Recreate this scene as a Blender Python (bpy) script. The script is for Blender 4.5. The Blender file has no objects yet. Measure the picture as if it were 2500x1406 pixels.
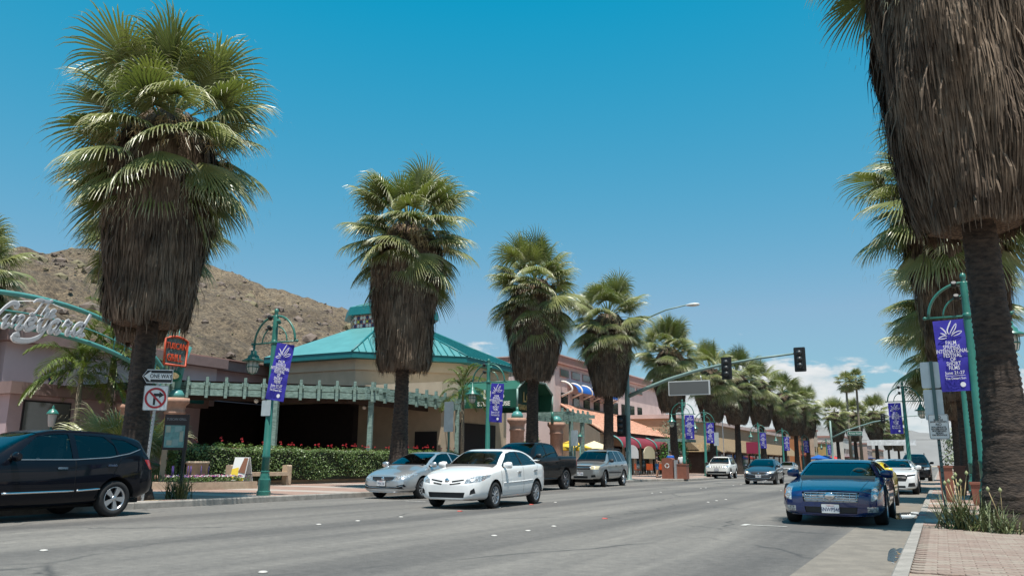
import bpy, bmesh, math, random
import numpy as np
from mathutils import Vector, Matrix
from mathutils.bvhtree import BVHTree
R = math.radians
SC = bpy.context.scene
COL = SC.collection
random.seed(7)

# ------------------------------------------------------------------ camera
# world: the street runs along +Y, +X is to its right, metres
YAW, PITCH, ROLL = R(27.784), R(12.332), 0.008
cd = bpy.data.cameras.new('camera'); cam = bpy.data.objects.new('camera', cd); COL.objects.link(cam)
cd.lens = 28.0; cd.sensor_width = 36.0; cd.clip_start = 0.05; cd.clip_end = 40000
_f = Vector((-math.sin(YAW)*math.cos(PITCH), math.cos(YAW)*math.cos(PITCH), math.sin(PITCH)))
_r0 = Vector((math.cos(YAW), math.sin(YAW), 0)); _u0 = _r0.cross(_f)
_r = _r0*math.cos(ROLL)+_u0*math.sin(ROLL); _u = _u0*math.cos(ROLL)-_r0*math.sin(ROLL)
cam.matrix_world = Matrix(((_r.x,_u.x,-_f.x,0),(_r.y,_u.y,-_f.y,0),(_r.z,_u.z,-_f.z,1.1),(0,0,0,1)))
SC.camera = cam

# ------------------------------------------------------------------ sky, sun, exposure
SUN = Vector((0.17, -0.23, 0.96)).normalized()
EL = math.asin(SUN.z); AZ = math.atan2(SUN.x, SUN.y)
W = bpy.data.worlds.new('World'); SC.world = W; W.use_nodes = True
nt = W.node_tree; N = nt.nodes; LK = nt.links; N.clear()
wo = N.new('ShaderNodeOutputWorld'); bg = N.new('ShaderNodeBackground'); bg.inputs['Strength'].default_value = 0.091
sky = N.new('ShaderNodeTexSky'); sky.sky_type = 'NISHITA'; sky.sun_disc = False
sky.sun_elevation = EL; sky.sun_rotation = AZ; sky.altitude = 150; sky.air_density = 1.0; sky.dust_density = 0.7; sky.ozone_density = 1.6
def wmath(op, a, b=None, c=None):
    n = N.new('ShaderNodeMath'); n.operation = op
    for i, v in enumerate((a, b, c)):
        if v is None: continue
        if isinstance(v, (int, float)): n.inputs[i].default_value = v
        else: LK.new(v, n.inputs[i])
    return n.outputs[0]
tint = N.new('ShaderNodeMix'); tint.data_type = 'RGBA'; tint.blend_type = 'MULTIPLY'; tint.inputs[0].default_value = 1
LK.new(sky.outputs[0], tint.inputs[6]); tint.inputs[7].default_value = (0.62, 1.13, 0.98, 1)
KX = 0.091*2**0.45      # display scale of the sky
sr = N.new('ShaderNodeSeparateColor'); LK.new(tint.outputs[2], sr.inputs[0]); cb = N.new('ShaderNodeCombineColor')
LK.new(wmath('MAXIMUM', wmath('MINIMUM', wmath('SUBTRACT', wmath('MULTIPLY', sr.outputs[0], 2.3), 0.19/KX), wmath('ADD', wmath('MULTIPLY', sr.outputs[0], 0.35), 0.19/KX)), 0.0), cb.inputs[0])
LK.new(wmath('MULTIPLY', wmath('POWER', wmath('MULTIPLY', sr.outputs[1], KX), 0.5), 0.638/KX), cb.inputs[1])
LK.new(wmath('MULTIPLY', wmath('POWER', wmath('MULTIPLY', sr.outputs[2], KX), 0.3), 0.74/KX), cb.inputs[2])
tc = N.new('ShaderNodeTexCoord'); sp = N.new('ShaderNodeSeparateXYZ'); LK.new(tc.outputs['Generated'], sp.inputs[0])
az = wmath('ARCTAN2', sp.outputs[0], sp.outputs[1]); el = wmath('ARCSINE', sp.outputs[2])
cv = N.new('ShaderNodeCombineXYZ'); LK.new(wmath('MULTIPLY', az, 9.0), cv.inputs[0]); LK.new(wmath('MULTIPLY', el, 26.0), cv.inputs[1])
n1 = N.new('ShaderNodeTexNoise'); n1.inputs['Scale'].default_value = 0.9; n1.inputs['Detail'].default_value = 7; n1.inputs['Roughness'].default_value = 0.56
LK.new(cv.outputs[0], n1.inputs['Vector'])
n2 = N.new('ShaderNodeTexNoise'); n2.inputs['Scale'].default_value = 2.1; n2.inputs['Detail'].default_value = 6
LK.new(cv.outputs[0], n2.inputs['Vector'])
top = wmath('ADD', wmath('MULTIPLY', wmath('SUBTRACT', n1.outputs[0], 0.5), 0.24), 0.108)      # lumpy top of the low cloud bank, radians
dif = wmath('SUBTRACT', top, el)
mr = N.new('ShaderNodeMapRange'); mr.interpolation_type = 'SMOOTHSTEP'; LK.new(dif, mr.inputs[0])
mr.inputs[1].default_value = -0.004; mr.inputs[2].default_value = 0.016; mr.inputs[3].default_value = 0; mr.inputs[4].default_value = 0.92
mb2 = N.new('ShaderNodeMapRange'); LK.new(el, mb2.inputs[0]); mb2.inputs[1].default_value = 0.0; mb2.inputs[2].default_value = 0.06; mb2.inputs[3].default_value = 0.75; mb2.inputs[4].default_value = 1.0
cmask = wmath('MULTIPLY', mr.outputs[0], mb2.outputs[0])
cr = N.new('ShaderNodeValToRGB'); LK.new(n2.outputs[0], cr.inputs[0])
cr.color_ramp.elements[0].position = 0.36; cr.color_ramp.elements[0].color = (5.0, 5.6, 5.9, 1)
cr.color_ramp.elements[1].position = 0.60; cr.color_ramp.elements[1].color = (7.0, 7.0, 7.0, 1)
cmx = N.new('ShaderNodeMix'); cmx.data_type = 'RGBA'; LK.new(cmask, cmx.inputs[0]); LK.new(cb.outputs[0], cmx.inputs[6]); LK.new(cr.outputs[0], cmx.inputs[7])
LK.new(cmx.outputs[2], bg.inputs[0]); LK.new(bg.outputs[0], wo.inputs[0])
sl = bpy.data.lights.new('sun', 'SUN'); sl.energy = 5.0; sl.angle = R(0.53); sl.color = (1.0, 0.955, 0.88)
so = bpy.data.objects.new('sun', sl); COL.objects.link(so); so.rotation_euler = (-SUN).to_track_quat('-Z', 'Y').to_euler(); so.location = (0, 0, 60)
VS = SC.view_settings; VS.view_transform = 'Standard'; VS.look = 'None'; VS.gamma = 1; VS.exposure = 0.45; VS.use_curve_mapping = False
SC.cycles.max_bounces = 8; SC.cycles.transparent_max_bounces = 12; SC.cycles.use_denoising = True

# ------------------------------------------------------------------ materials
MATS = {}
def mat(name, col, rough=0.6, metal=0.0, var=0.0, vscale=8.0, bump=0.0, bscale=40.0, spec=0.5, coat=0.0, trans=0.0, stretch=None, col2=None, emit=0.0):
    if name in MATS: return MATS[name]
    m = bpy.data.materials.new(name); m.use_nodes = True; MATS[name] = m
    t = m.node_tree; nd = t.nodes; b = nd['Principled BSDF']
    b.inputs['Base Color'].default_value = (*col, 1); b.inputs['Roughness'].default_value = rough; b.inputs['Metallic'].default_value = metal
    b.inputs['Specular IOR Level'].default_value = spec; b.inputs['Coat Weight'].default_value = coat; b.inputs['Coat Roughness'].default_value = 0.03
    if trans: b.inputs['Transmission Weight'].default_value = trans
    if emit: b.inputs['Emission Color'].default_value = (*col, 1); b.inputs['Emission Strength'].default_value = emit
    tcn = nd.new('ShaderNodeTexCoord'); src = tcn.outputs['Object']
    if stretch:
        mp = nd.new('ShaderNodeMapping'); mp.inputs['Scale'].default_value = stretch; t.links.new(src, mp.inputs[0]); src = mp.outputs[0]
    if var or col2:
        n = nd.new('ShaderNodeTexNoise'); n.inputs['Scale'].default_value = vscale; n.inputs['Detail'].default_value = 6; n.inputs['Roughness'].default_value = 0.6
        t.links.new(src, n.inputs['Vector']); rp = nd.new('ShaderNodeValToRGB'); t.links.new(n.outputs[0], rp.inputs[0])
        rp.color_ramp.elements[0].position = 0.32; rp.color_ramp.elements[1].position = 0.68
        lo = [c*(1-var) for c in col]; hi = [min(1, c*(1+var)) for c in (col2 or col)]
        rp.color_ramp.elements[0].color = (*lo, 1); rp.color_ramp.elements[1].color = (*hi, 1)
        t.links.new(rp.outputs[0], b.inputs['Base Color'])
    if bump:
        n = nd.new('ShaderNodeTexNoise'); n.inputs['Scale'].default_value = bscale; n.inputs['Detail'].default_value = 5
        t.links.new(src, n.inputs['Vector']); bp = nd.new('ShaderNodeBump'); bp.inputs['Strength'].default_value = bump; bp.inputs['Distance'].default_value = 0.02
        t.links.new(n.outputs[0], bp.inputs['Height']); t.links.new(bp.outputs[0], b.inputs['Normal'])
    return m

# ------------------------------------------------------------------ mesh helpers
class MB:
    """collects geometry; build() links it as one mesh object"""
    def __init__(s): s.v = []; s.f = []; s.m = []; s.sm = []; s.mi = 0; s.smooth = False
    def add(s, vs, fs):
        o = len(s.v); s.v.extend(tuple(v) for v in vs)
        for f in fs: s.f.append(tuple(i+o for i in f)); s.m.append(s.mi); s.sm.append(s.smooth)
        return s
    def box(s, c, d, rz=0.0, M=None):
        hx, hy, hz = d[0]/2, d[1]/2, d[2]/2
        vs = [Vector((x, y, z)) for z in (-hz, hz) for y in (-hy, hy) for x in (-hx, hx)]
        if M is None: M = Matrix.Rotation(rz, 4, 'Z') if rz else None
        if M is not None: vs = [M @ v for v in vs]
        c = Vector(c); vs = [v+c for v in vs]
        return s.add(vs, [(0,2,3,1),(4,5,7,6),(0,1,5,4),(2,6,7,3),(0,4,6,2),(1,3,7,5)])
    def prism(s, poly, o, ux, uy, t):
        """polygon poly (2d) in the plane ux,uy at o, thickness t along ux x uy (centred)"""
        o, ux, uy = Vector(o), Vector(ux), Vector(uy); n = ux.cross(uy).normalized()*t/2; k = len(poly)
        vs = [o+ux*p[0]+uy*p[1]-n for p in poly]+[o+ux*p[0]+uy*p[1]+n for p in poly]
        return s.add(vs, [tuple(range(k-1, -1, -1)), tuple(range(k, 2*k))]+[(i, (i+1) % k, k+(i+1) % k, k+i) for i in range(k)])
    def tube(s, pts, r, n=8, cap=True):
        pts = [Vector(p) for p in pts]; k = len(pts); rs = r if isinstance(r, (list, tuple)) else [r]*k
        vs = []; ref = None
        for i, p in enumerate(pts):
            d = (pts[min(i+1, k-1)]-pts[max(i-1, 0)]).normalized()
            if ref is None: ref = Vector((0,0,1)) if abs(d.z) < 0.9 else Vector((1,0,0))
            a = (ref-d*ref.dot(d)).normalized(); b = d.cross(a); ref = a
            for j in range(n):
                t = 2*math.pi*j/n; vs.append(p+(a*math.cos(t)+b*math.sin(t))*rs[i])
        fs = [(i*n+j, i*n+(j+1) % n, (i+1)*n+(j+1) % n, (i+1)*n+j) for i in range(k-1) for j in range(n)]
        sm = s.smooth; s.smooth = True; s.add(vs, fs); s.smooth = sm
        if cap: 
            o = len(s.v)-len(vs); 
            s.f.append(tuple(o+j for j in range(n-1, -1, -1))); s.m.append(s.mi); s.sm.append(False)
            s.f.append(tuple(o+(k-1)*n+j for j in range(n))); s.m.append(s.mi); s.sm.append(False)
        return s
    def lathe(s, prof, c=(0,0,0), n=16, axis='z', smooth=True, M=None, cap=True):
        """prof: list of (radius, height)"""
        vs = []
        for r, h in prof:
            for j in range(n):
                t = 2*math.pi*j/n; x, y = r*math.cos(t), r*math.sin(t)
                v = Vector((x, y, h)) if axis == 'z' else Vector((h, x, y)) if axis == 'x' else Vector((y, h, x))
                if M is not None: v = M @ v
                vs.append(v+Vector(c))
        k = len(prof)
        fs = [(i*n+j, i*n+(j+1) % n, (i+1)*n+(j+1) % n, (i+1)*n+j) for i in range(k-1) for j in range(n)]
        sm = s.smooth; s.smooth = smooth; s.add(vs, fs); s.smooth = sm
        if cap:
            o = len(s.v)-len(vs)
            if prof[0][0] > 1e-4: s.f.append(tuple(o+j for j in range(n-1, -1, -1))); s.m.append(s.mi); s.sm.append(False)
            if prof[-1][0] > 1e-4: s.f.append(tuple(o+(k-1)*n+j for j in range(n))); s.m.append(s.mi); s.sm.append(False)
        return s
    def mesh(s, name, mats):
        me = bpy.data.meshes.new(name); me.from_pydata(s.v, [], s.f)
        for m in (mats if isinstance(mats, (list, tuple)) else [mats]): me.materials.append(m)
        me.polygons.foreach_set('material_index', s.m); me.polygons.foreach_set('use_smooth', s.sm); me.update()
        return me
    def build(s, name, mats, parent=None, loc=None):
        return link(name, s.mesh(name, mats), parent, loc)
def link(name, me, parent=None, loc=None, rotz=None):
    o = bpy.data.objects.new(name, me); COL.objects.link(o)
    if parent is not None: o.parent = parent
    if loc is not None: o.location = loc
    if rotz is not None: o.rotation_euler = (0, 0, rotz)
    return o
def tag(o, label, cat, group=None):
    o['label'] = label; o['category'] = cat
    if group: o['group'] = group
    return o
def thing(name, label, cat, loc=(0,0,0), rotz=0.0, group=None):
    o = link(name, None, None, loc, rotz); o.empty_display_size = 0.2
    return tag(o, label, cat, group)
ORD = 'first second third fourth fifth sixth seventh eighth ninth tenth eleventh twelfth thirteenth fourteenth fifteenth sixteenth seventeenth eighteenth nineteenth twentieth'.split()
def struct(o): o['kind'] = 'structure'; return o
def dup(root, loc, rotz, label, scale=1.0):
    r = root.copy(); COL.objects.link(r); r.location = loc; r.rotation_euler = (0, 0, rotz); r.scale = (scale,)*3; r['label'] = label
    for ch in root.children:
        c = ch.copy(); COL.objects.link(c); c.parent = r
        for g in ch.children:
            d = g.copy(); COL.objects.link(d); d.parent = c
    return r
_TC = {}
TMP = bpy.data.scenes.new('workbench')
def eval_mesh(ob):
    """mesh of an object with its modifiers applied, worked out in a side scene"""
    TMP.collection.objects.link(ob); vl = TMP.view_layers[0]; vl.update(); dg = vl.depsgraph; dg.update()
    me = bpy.data.meshes.new_from_object(ob.evaluated_get(dg)); TMP.collection.objects.unlink(ob); return me
def text_mesh(body, size, m, bold=0.0, shear=0.0, sx=1.0, ext=0.004, align='CENTER'):
    key = (body, size, m.name, bold, shear, sx, ext, align)
    if key in _TC: return _TC[key]
    cu = bpy.data.curves.new('lettering', 'FONT'); cu.body = body; cu.size = size; cu.align_x = align; cu.align_y = 'CENTER'
    cu.extrude = ext; cu.offset = bold; cu.shear = shear; cu.resolution_u = 3
    ob = bpy.data.objects.new('lettering', cu); me = eval_mesh(ob)
    bpy.data.objects.remove(ob); bpy.data.curves.remove(cu)
    me.name = 'lettering'; me.materials.clear(); me.materials.append(m)
    if sx != 1.0:
        for v in me.vertices: v.co.x *= sx
    _TC[key] = me; return me
def text(body, size, m, parent, loc, ux, uy, **k):
    """lettering lying in the plane ux (reading direction), uy (up)"""
    o = link(k.pop('name', 'lettering'), text_mesh(body, size, m, **k), parent)
    ux, uy = Vector(ux).normalized(), Vector(uy).normalized(); n = ux.cross(uy)
    o.matrix_local = Matrix(((ux.x,uy.x,n.x,loc[0]),(ux.y,uy.y,n.y,loc[1]),(ux.z,uy.z,n.z,loc[2]),(0,0,0,1)))
    return o
def circ(r, n=20, cx=0, cy=0, a0=0.0, a1=2*math.pi):
    full = abs(a1-a0-2*math.pi) < 1e-6
    return [(cx+r*math.cos(a0+(a1-a0)*i/(n if full else n-1)), cy+r*math.sin(a0+(a1-a0)*i/(n if full else n-1))) for i in range(n)]
def rrect(w, h, r, n=4):
    return [(sx*(w/2-r)+r*math.cos(a), sy*(h/2-r)+r*math.sin(a)) for sx, sy, q in ((1,1,0),(-1,1,1),(-1,-1,2),(1,-1,3)) for a in [math.pi/2*(q+i/n) for i in range(n+1)]]
def ribbon(pts, w, t=0.02, n=6, o=(0,0,0), ux=(1,0,0), uy=(0,1,0), mb=None, pen=None):
    """a flat raised stroke along 2d points (smoothed), width w or list"""
    P = [Vector((p[0], p[1], 0)) for p in pts]; Q = []; k = len(P)
    ws = w if isinstance(w, (list, tuple)) else [w]*k; WQ = []
    for i in range(k-1):
        p0, p1, p2, p3 = P[max(i-1, 0)], P[i], P[i+1], P[min(i+2, k-1)]
        for j in range(n):
            u = j/n; Q.append(0.5*((2*p1)+(p2-p0)*u+(2*p0-5*p1+4*p2-p3)*u*u+(3*p1-p0-3*p2+p3)*u**3)); WQ.append(ws[i]*(1-u)+ws[i+1]*u)
    Q.append(P[-1]); WQ.append(ws[-1])
    mb = mb or MB(); o, ux, uy = Vector(o), Vector(ux), Vector(uy); nn = ux.cross(uy).normalized()*t
    L, Rr = [], []
    for i, q in enumerate(Q):
        d = (Q[min(i+1, len(Q)-1)]-Q[max(i-1, 0)]).normalized(); s = Vector((-d.y, d.x, 0)); wd = WQ[i]
        if pen is not None: wd = WQ[i]*(0.35+0.65*abs(d.x*math.sin(pen)-d.y*math.cos(pen)))
        L.append(q+s*wd/2); Rr.append(q-s*wd/2)
    m = len(Q); g = lambda p, z: o+ux*p.x+uy*p.y+nn*z
    vs = [g(p, 0) for p in L]+[g(p, 0) for p in Rr]+[g(p, 1) for p in L]+[g(p, 1) for p in Rr]
    fs = []
    for i in range(m-1):
        fs += [(2*m+i, 3*m+i, 3*m+i+1, 2*m+i+1), (i, i+1, m+i+1, m+i), (i, 2*m+i, 2*m+i+1, i+1), (m+i, m+i+1, 3*m+i+1, 3*m+i)]
    fs += [(0, m, 3*m, 2*m), (m-1, 3*m-1, 4*m-1, 2*m-1)]
    mb.add(vs, fs); return mb
# ------------------------------------------------------------------ the setting
def nodes_mat(name, rough=0.85):
    m = bpy.data.materials.new(name); m.use_nodes = True; t = m.node_tree; b = t.nodes['Principled BSDF']; b.inputs['Roughness'].default_value = rough
    MATS[name] = m; return m, t, b
class NG:
    def __init__(s, t): s.t = t
    def n(s, ty, **k):
        nd = s.t.nodes.new('ShaderNode'+ty)
        for a, v in k.items(): setattr(nd, a, v)
        return nd
    def set(s, nd, i, v):
        if hasattr(v, 'is_output') or hasattr(v, 'links'): s.t.links.new(v, nd.inputs[i])
        else: nd.inputs[i].default_value = v
    def noise(s, vec, scale, detail=6, rough=0.6):
        nd = s.n('TexNoise'); s.set(nd, 'Vector', vec); nd.inputs['Scale'].default_value = scale; nd.inputs['Detail'].default_value = detail; nd.inputs['Roughness'].default_value = rough
        return nd.outputs[0]
    def map(s, vec, scale, loc=(0,0,0)):
        nd = s.n('Mapping'); s.set(nd, 0, vec); nd.inputs['Scale'].default_value = scale; nd.inputs['Location'].default_value = loc; return nd.outputs[0]
    def ramp(s, f, stops):
        nd = s.n('ValToRGB'); s.set(nd, 0, f); e = nd.color_ramp.elements
        while len(e) < len(stops): e.new(0.5)
        for i, (p, c) in enumerate(stops): e[i].position = p; e[i].color = (*c, 1) if len(c) == 3 else c
        return nd.outputs[0]
    def mix(s, f, a, b, mode='MIX'):
        nd = s.n('Mix', data_type='RGBA', blend_type=mode); s.set(nd, 0, f); 
        for i, v in ((6, a), (7, b)): s.set(nd, i, (*v, 1) if isinstance(v, tuple) and len(v) == 3 else v)
        return nd.outputs[2]
    def math(s, op, a, b=0.0):
        nd = s.n('Math', operation=op); s.set(nd, 0, a); s.set(nd, 1, b); return nd.outputs[0]
    def bump(s, h, st, dist=0.01):
        nd = s.n('Bump'); s.set(nd, 'Height', h); nd.inputs['Strength'].default_value = st; nd.inputs['Distance'].default_value = dist; return nd.outputs[0]
def asphalt():
    m, t, b = nodes_mat('asphalt', 0.9); g = NG(t); o = g.n('TexCoord').outputs['Object']
    fine = g.ramp(g.noise(o, 55, 4, 0.7), [(0.3, (0.110,0.104,0.097)), (0.72, (0.212,0.201,0.189))])
    streak = g.ramp(g.noise(g.map(o, (0.9, 0.05, 1)), 1.6, 5), [(0.32, (0.72,0.72,0.73)), (0.7, (1.16,1.15,1.13))])
    patch = g.ramp(g.noise(o, 0.22, 5), [(0.35, (0.84,0.84,0.85)), (0.68, (1.1,1.09,1.07))])
    c = g.mix(1, g.mix(1, fine, streak, 'MULTIPLY'), patch, 'MULTIPLY')
    c = g.mix(1, c, g.ramp(g.noise(o, 7.0, 5, 0.75), [(0.34, (0.80,0.80,0.80)), (0.66, (1.16,1.155,1.14))]), 'MULTIPLY')
    # oil darkened middle of each 3.65 m lane
    ln_ = g.n('TexWave', wave_type='BANDS', bands_direction='X', wave_profile='SIN'); g.set(ln_, 'Vector', g.map(o, (1,1,1), (0.33,0,0))); ln_.inputs['Scale'].default_value = 0.0861; ln_.inputs['Distortion'].default_value = 1.2; ln_.inputs['Detail'].default_value = 3; ln_.inputs['Detail Scale'].default_value = 0.6
    c = g.mix(1, c, g.ramp(ln_.outputs['Fac'], [(0.55, (1.03,1.025,1.01)), (0.95, (0.70,0.70,0.71))]), 'MULTIPLY')
    # meandering sealed cracks and hairlines
    w = g.n('Mix', data_type='VECTOR'); w.inputs[0].default_value = 0.30
    nv = g.n('TexNoise'); g.set(nv, 'Vector', o); nv.inputs['Scale'].default_value = 0.9; nv.inputs['Detail'].default_value = 6
    g.set(w, 4, o); g.set(w, 5, nv.outputs['Color'])
    vo = g.n('TexVoronoi', feature='DISTANCE_TO_EDGE'); g.set(vo, 'Vector', g.map(w.outputs[1], (0.30, 0.16, 1))); vo.inputs['Scale'].default_value = 1.0
    cm = g.ramp(vo.outputs['Distance'], [(0.0, (1,1,1)), (0.010, (0,0,0))])
    cgate = g.ramp(g.noise(o, 0.35, 3), [(0.43, (0,0,0)), (0.56, (0.8,0.8,0.8))])
    c = g.mix(g.math('MULTIPLY', cm, cgate), c, (0.035,0.035,0.036))
    c = g.mix(g.ramp(g.noise(g.map(o, (1.0, 0.35, 1), (7,3,0)), 2.4, 5, 0.7), [(0.66, (0,0,0)), (0.74, (0.35,0.35,0.35))]), c, (0.06,0.06,0.06))
    t.links.new(c, b.inputs['Base Color']); t.links.new(g.bump(g.noise(o, 130, 3, 0.8), 0.55, 0.006), b.inputs['Normal'])
    return m
def concrete(name, base, dark):
    m, t, b = nodes_mat(name, 0.9); g = NG(t); o = g.n('TexCoord').outputs['Object']
    c = g.ramp(g.noise(o, 3.2, 8, 0.65), [(0.3, dark), (0.62, base)])
    c = g.mix(1, c, g.ramp(g.noise(o, 60, 3), [(0.3, (0.82,0.82,0.82)), (0.7, (1.12,1.12,1.12))]), 'MULTIPLY')
    t.links.new(c, b.inputs['Base Color']); t.links.new(g.bump(g.noise(o, 70, 4), 0.3, 0.006), b.inputs['Normal']); return m
def brick_pave(name, c1, c2, mortar, scale):
    m, t, b = nodes_mat(name, 0.88); g = NG(t); o = g.n('TexCoord').outputs['Object']
    bt = g.n('TexBrick'); g.set(bt, 'Vector', o); bt.inputs['Scale'].default_value = scale
    bt.inputs['Color1'].default_value = (*c1,1); bt.inputs['Color2'].default_value = (*c2,1); bt.inputs['Mortar'].default_value = (*mortar,1)
    bt.inputs['Mortar Size'].default_value = 0.012; bt.inputs['Brick Width'].default_value = 0.45; bt.inputs['Row Height'].default_value = 0.22
    c = g.mix(1, bt.outputs['Color'], g.ramp(g.noise(o, 0.7, 6), [(0.3, (0.78,0.77,0.76)), (0.7, (1.14,1.13,1.1))]), 'MULTIPLY')
    band = g.n('TexWave', wave_type='BANDS', bands_direction='Y'); g.set(band, 'Vector', o); band.inputs['Scale'].default_value = 0.085; band.inputs['Distortion'].default_value = 0
    c = g.mix(g.ramp(band.outputs['Fac'], [(0.80, (0,0,0)), (0.81, (0.9,0.9,0.9))]), c, (0.34,0.305,0.27))
    t.links.new(c, b.inputs['Base Color']); t.links.new(g.bump(bt.outputs['Fac'], 0.3, -0.004), b.inputs['Normal']); return m
M_ASPH = asphalt(); M_CONC = concrete('kerb_concrete', (0.31,0.285,0.255), (0.185,0.172,0.155)); M_GUT = concrete('gutter_concrete', (0.20,0.177,0.148), (0.135,0.12,0.102))
M_PAVL = brick_pave('sidewalk_brick', (0.27,0.165,0.13), (0.31,0.205,0.165), (0.26,0.20,0.17), 2.2)
M_SAND = mat('sandy_soil', (0.36,0.27,0.17), 0.95, var=0.3, vscale=6, bump=0.6, bscale=50)
M_DESERT = mat('desert_ground', (0.33,0.27,0.20), 0.95, var=0.25, vscale=0.2)
M_WHITE = mat('white_paint_worn', (0.45,0.44,0.41), 0.7, var=0.35, vscale=12)

def sheet(name, poly, z, m):
    mb = MB(); mb.add([(x, y, z) for x, y in poly], [tuple(range(len(poly)))]); return struct(mb.build(name, m))
sheet('ground', [(-19000,-2000),(19000,-2000),(19000,29000),(-19000,29000)], -0.06, M_DESERT)
sheet('road', [(-17.5,-40),(1.0,-40),(1.0,900),(-17.5,900)], 0.0, M_ASPH)
LK_PATH = [(-16.2,-30),(-16.2,49.0),(-15.9,50.2),(-15.2,51.0),(-14.7,51.8),(-14.6,53),(-14.6,59),(-14.8,60.3),(-15.6,61.3),(-16.1,62.2),(-16.2,63.2),(-16.2,600)]
RK_PATH = [(-0.5,-20),(-0.5,40.5),(-0.7,41.5),(-1.4,42.4),(-1.9,43.4),(-2.0,44.5),(-2.0,55),(-1.8,56.2),(-1.0,57.2),(-0.55,58.2),(-0.5,59.5),(-0.5,600)]
def slab(name, path, xfar, top, m):
    poly = path+[(xfar, path[-1][1]), (xfar, path[0][1])]
    if xfar < path[0][0]: poly = poly[::-1]; poly = poly

    mb = MB(); mb.prism(poly, (0,0,top/2-0.02), (1,0,0), (0,1,0), top+0.04); return struct(mb.build(name, m))
off = lambda P, d: [(x+d, y) for x, y in P]
slab('sidewalk_left', off(LK_PATH, -0.15), -60.0, 0.148, M_PAVL)
def kerb(name, path, side):
    root = link(name, None); root['kind'] = 'structure'; root.empty_display_size = 0.2; cache = {}
    pts = []
    for (a, b) in zip(path[:-1], path[1:]):
        L = math.hypot(b[0]-a[0], b[1]-a[1]); k = max(1, round(L/3.05))
        if L > 200: k = 60
        for i in range(k): pts.append((a[0]+(b[0]-a[0])*i/k, a[1]+(b[1]-a[1])*i/k))
    pts.append(path[-1]); 
    for i in range(len(pts)-1):
        a, b = Vector((*pts[i], 0)), Vector((*pts[i+1], 0)); d = b-a; L = d.length; d.normalize(); key = (round(L, 2), round(d.x, 2), round(d.y, 2))
        if key not in cache:
            n = Vector((-d.y, d.x, 0))*side; g = 0.006; e = L-g
            prof = [(0.0,-0.05),(0.012,0.125),(0.035,0.15),(0.16,0.152),(0.16,-0.05)]; mb = MB(); vs = []
            for s in (g, e): vs += [d*s+n*p[0]+Vector((0,0,p[1])) for p in prof]
            mb.add(vs, [(j, (j+1) % 5, 5+(j+1) % 5, 5+j) if side < 0 else (j, 5+j, 5+(j+1) % 5, (j+1) % 5) for j in range(5)]+([(4,3,2,1,0),(5,6,7,8,9)] if side < 0 else [(0,1,2,3,4),(9,8,7,6,5)]))
            cache[key] = mb.mesh('kerb_segment', M_CONC)
        link('kerb_segment', cache[key], root, a)
    return root
kerb('kerb_left', LK_PATH, 1); kerb('kerb_right', RK_PATH, -1)
# right sidewalk: bed, brick sheet beyond, single interlocking pavers near by
slab('sidewalk_right', off(RK_PATH, 0.15), 14.0, 0.132, mat('paver_joint_sand', (0.27,0.21,0.17), 0.95, var=0.2, vscale=30))
sheet('sidewalk_brick_right', off([p for p in RK_PATH], 0.16)[1:-1][0:0]+[(-0.34,15.2),(14,15.2),(14,600),(-0.34,600)], 0.146, M_PAVL)
M_PAV = [mat('paver_rose', (0.238,0.182,0.15), 0.88, var=0.16, vscale=14, bump=0.3, bscale=90), mat('paver_tan', (0.256,0.21,0.172), 0.88, var=0.16, vscale=14, bump=0.3, bscale=90), mat('paver_red', (0.222,0.164,0.134), 0.88, var=0.16, vscale=14, bump=0.3, bscale=90)]
root = link('paving_right', None); root['kind'] = 'structure'
def paver_poly(w=0.216, h=0.106, a=0.016):
    return [(-w/2,-h/2),(-w/4,-h/2-a),(0,-h/2),(w/4,-h/2+a),(w/2,-h/2),(w/2-a*.6,0),(w/2,h/2),(w/4,h/2+a),(0,h/2),(-w/4,h/2-a),(-w/2,h/2),(-w/2-a*.6,0)]
pm = []
for m in M_PAV:
    P = paver_poly(); mb = MB(); k = len(P); vs = [(x, y, 0) for x, y in P]+[(x, y, 0.014) for x, y in P]+[(x*.95, y*.9, 0.019) for x, y in P]
    mb.add(vs, [tuple(range(2*k, 3*k))]+[(i,(i+1)%k,k+(i+1)%k,k+i) for i in range(k)]+[(k+i,k+(i+1)%k,2*k+(i+1)%k,2*k+i) for i in range(k)]); pm.append(mb.mesh('paver', m))
rest = MB(); cnt = 0; rp = random.Random(3)
for j in range(62):
    y = 8.6+j*0.112
    for i in range(18):
        x = -0.22+i*0.224+(0.112 if j % 2 else 0)
        if x > 0.01*0+0.45+ (y-8.6)*0.135+0.25: continue
        if math.hypot(x-1.15, y-15.2) < 1.35: continue
        if cnt < 300:
            o = link('paver', rp.choice(pm), root, (x, y, 0.130+rp.uniform(-.0015,.002))); o.rotation_euler = (rp.uniform(-.01,.01), rp.uniform(-.01,.01), rp.uniform(-.012,.012)); cnt += 1
        else:
            P = paver_poly(); k = len(P); z = 0.148+rp.uniform(-.0015,.002); rest.mi = rp.randrange(3)
            rest.add([(x+a, y+b, z) for a, b in P]+[(x+a, y+b, 0.13) for a, b in P], [tuple(range(k))]+[(i, k+i, k+(i+1)%k, (i+1)%k) for i in range(k)])
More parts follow.
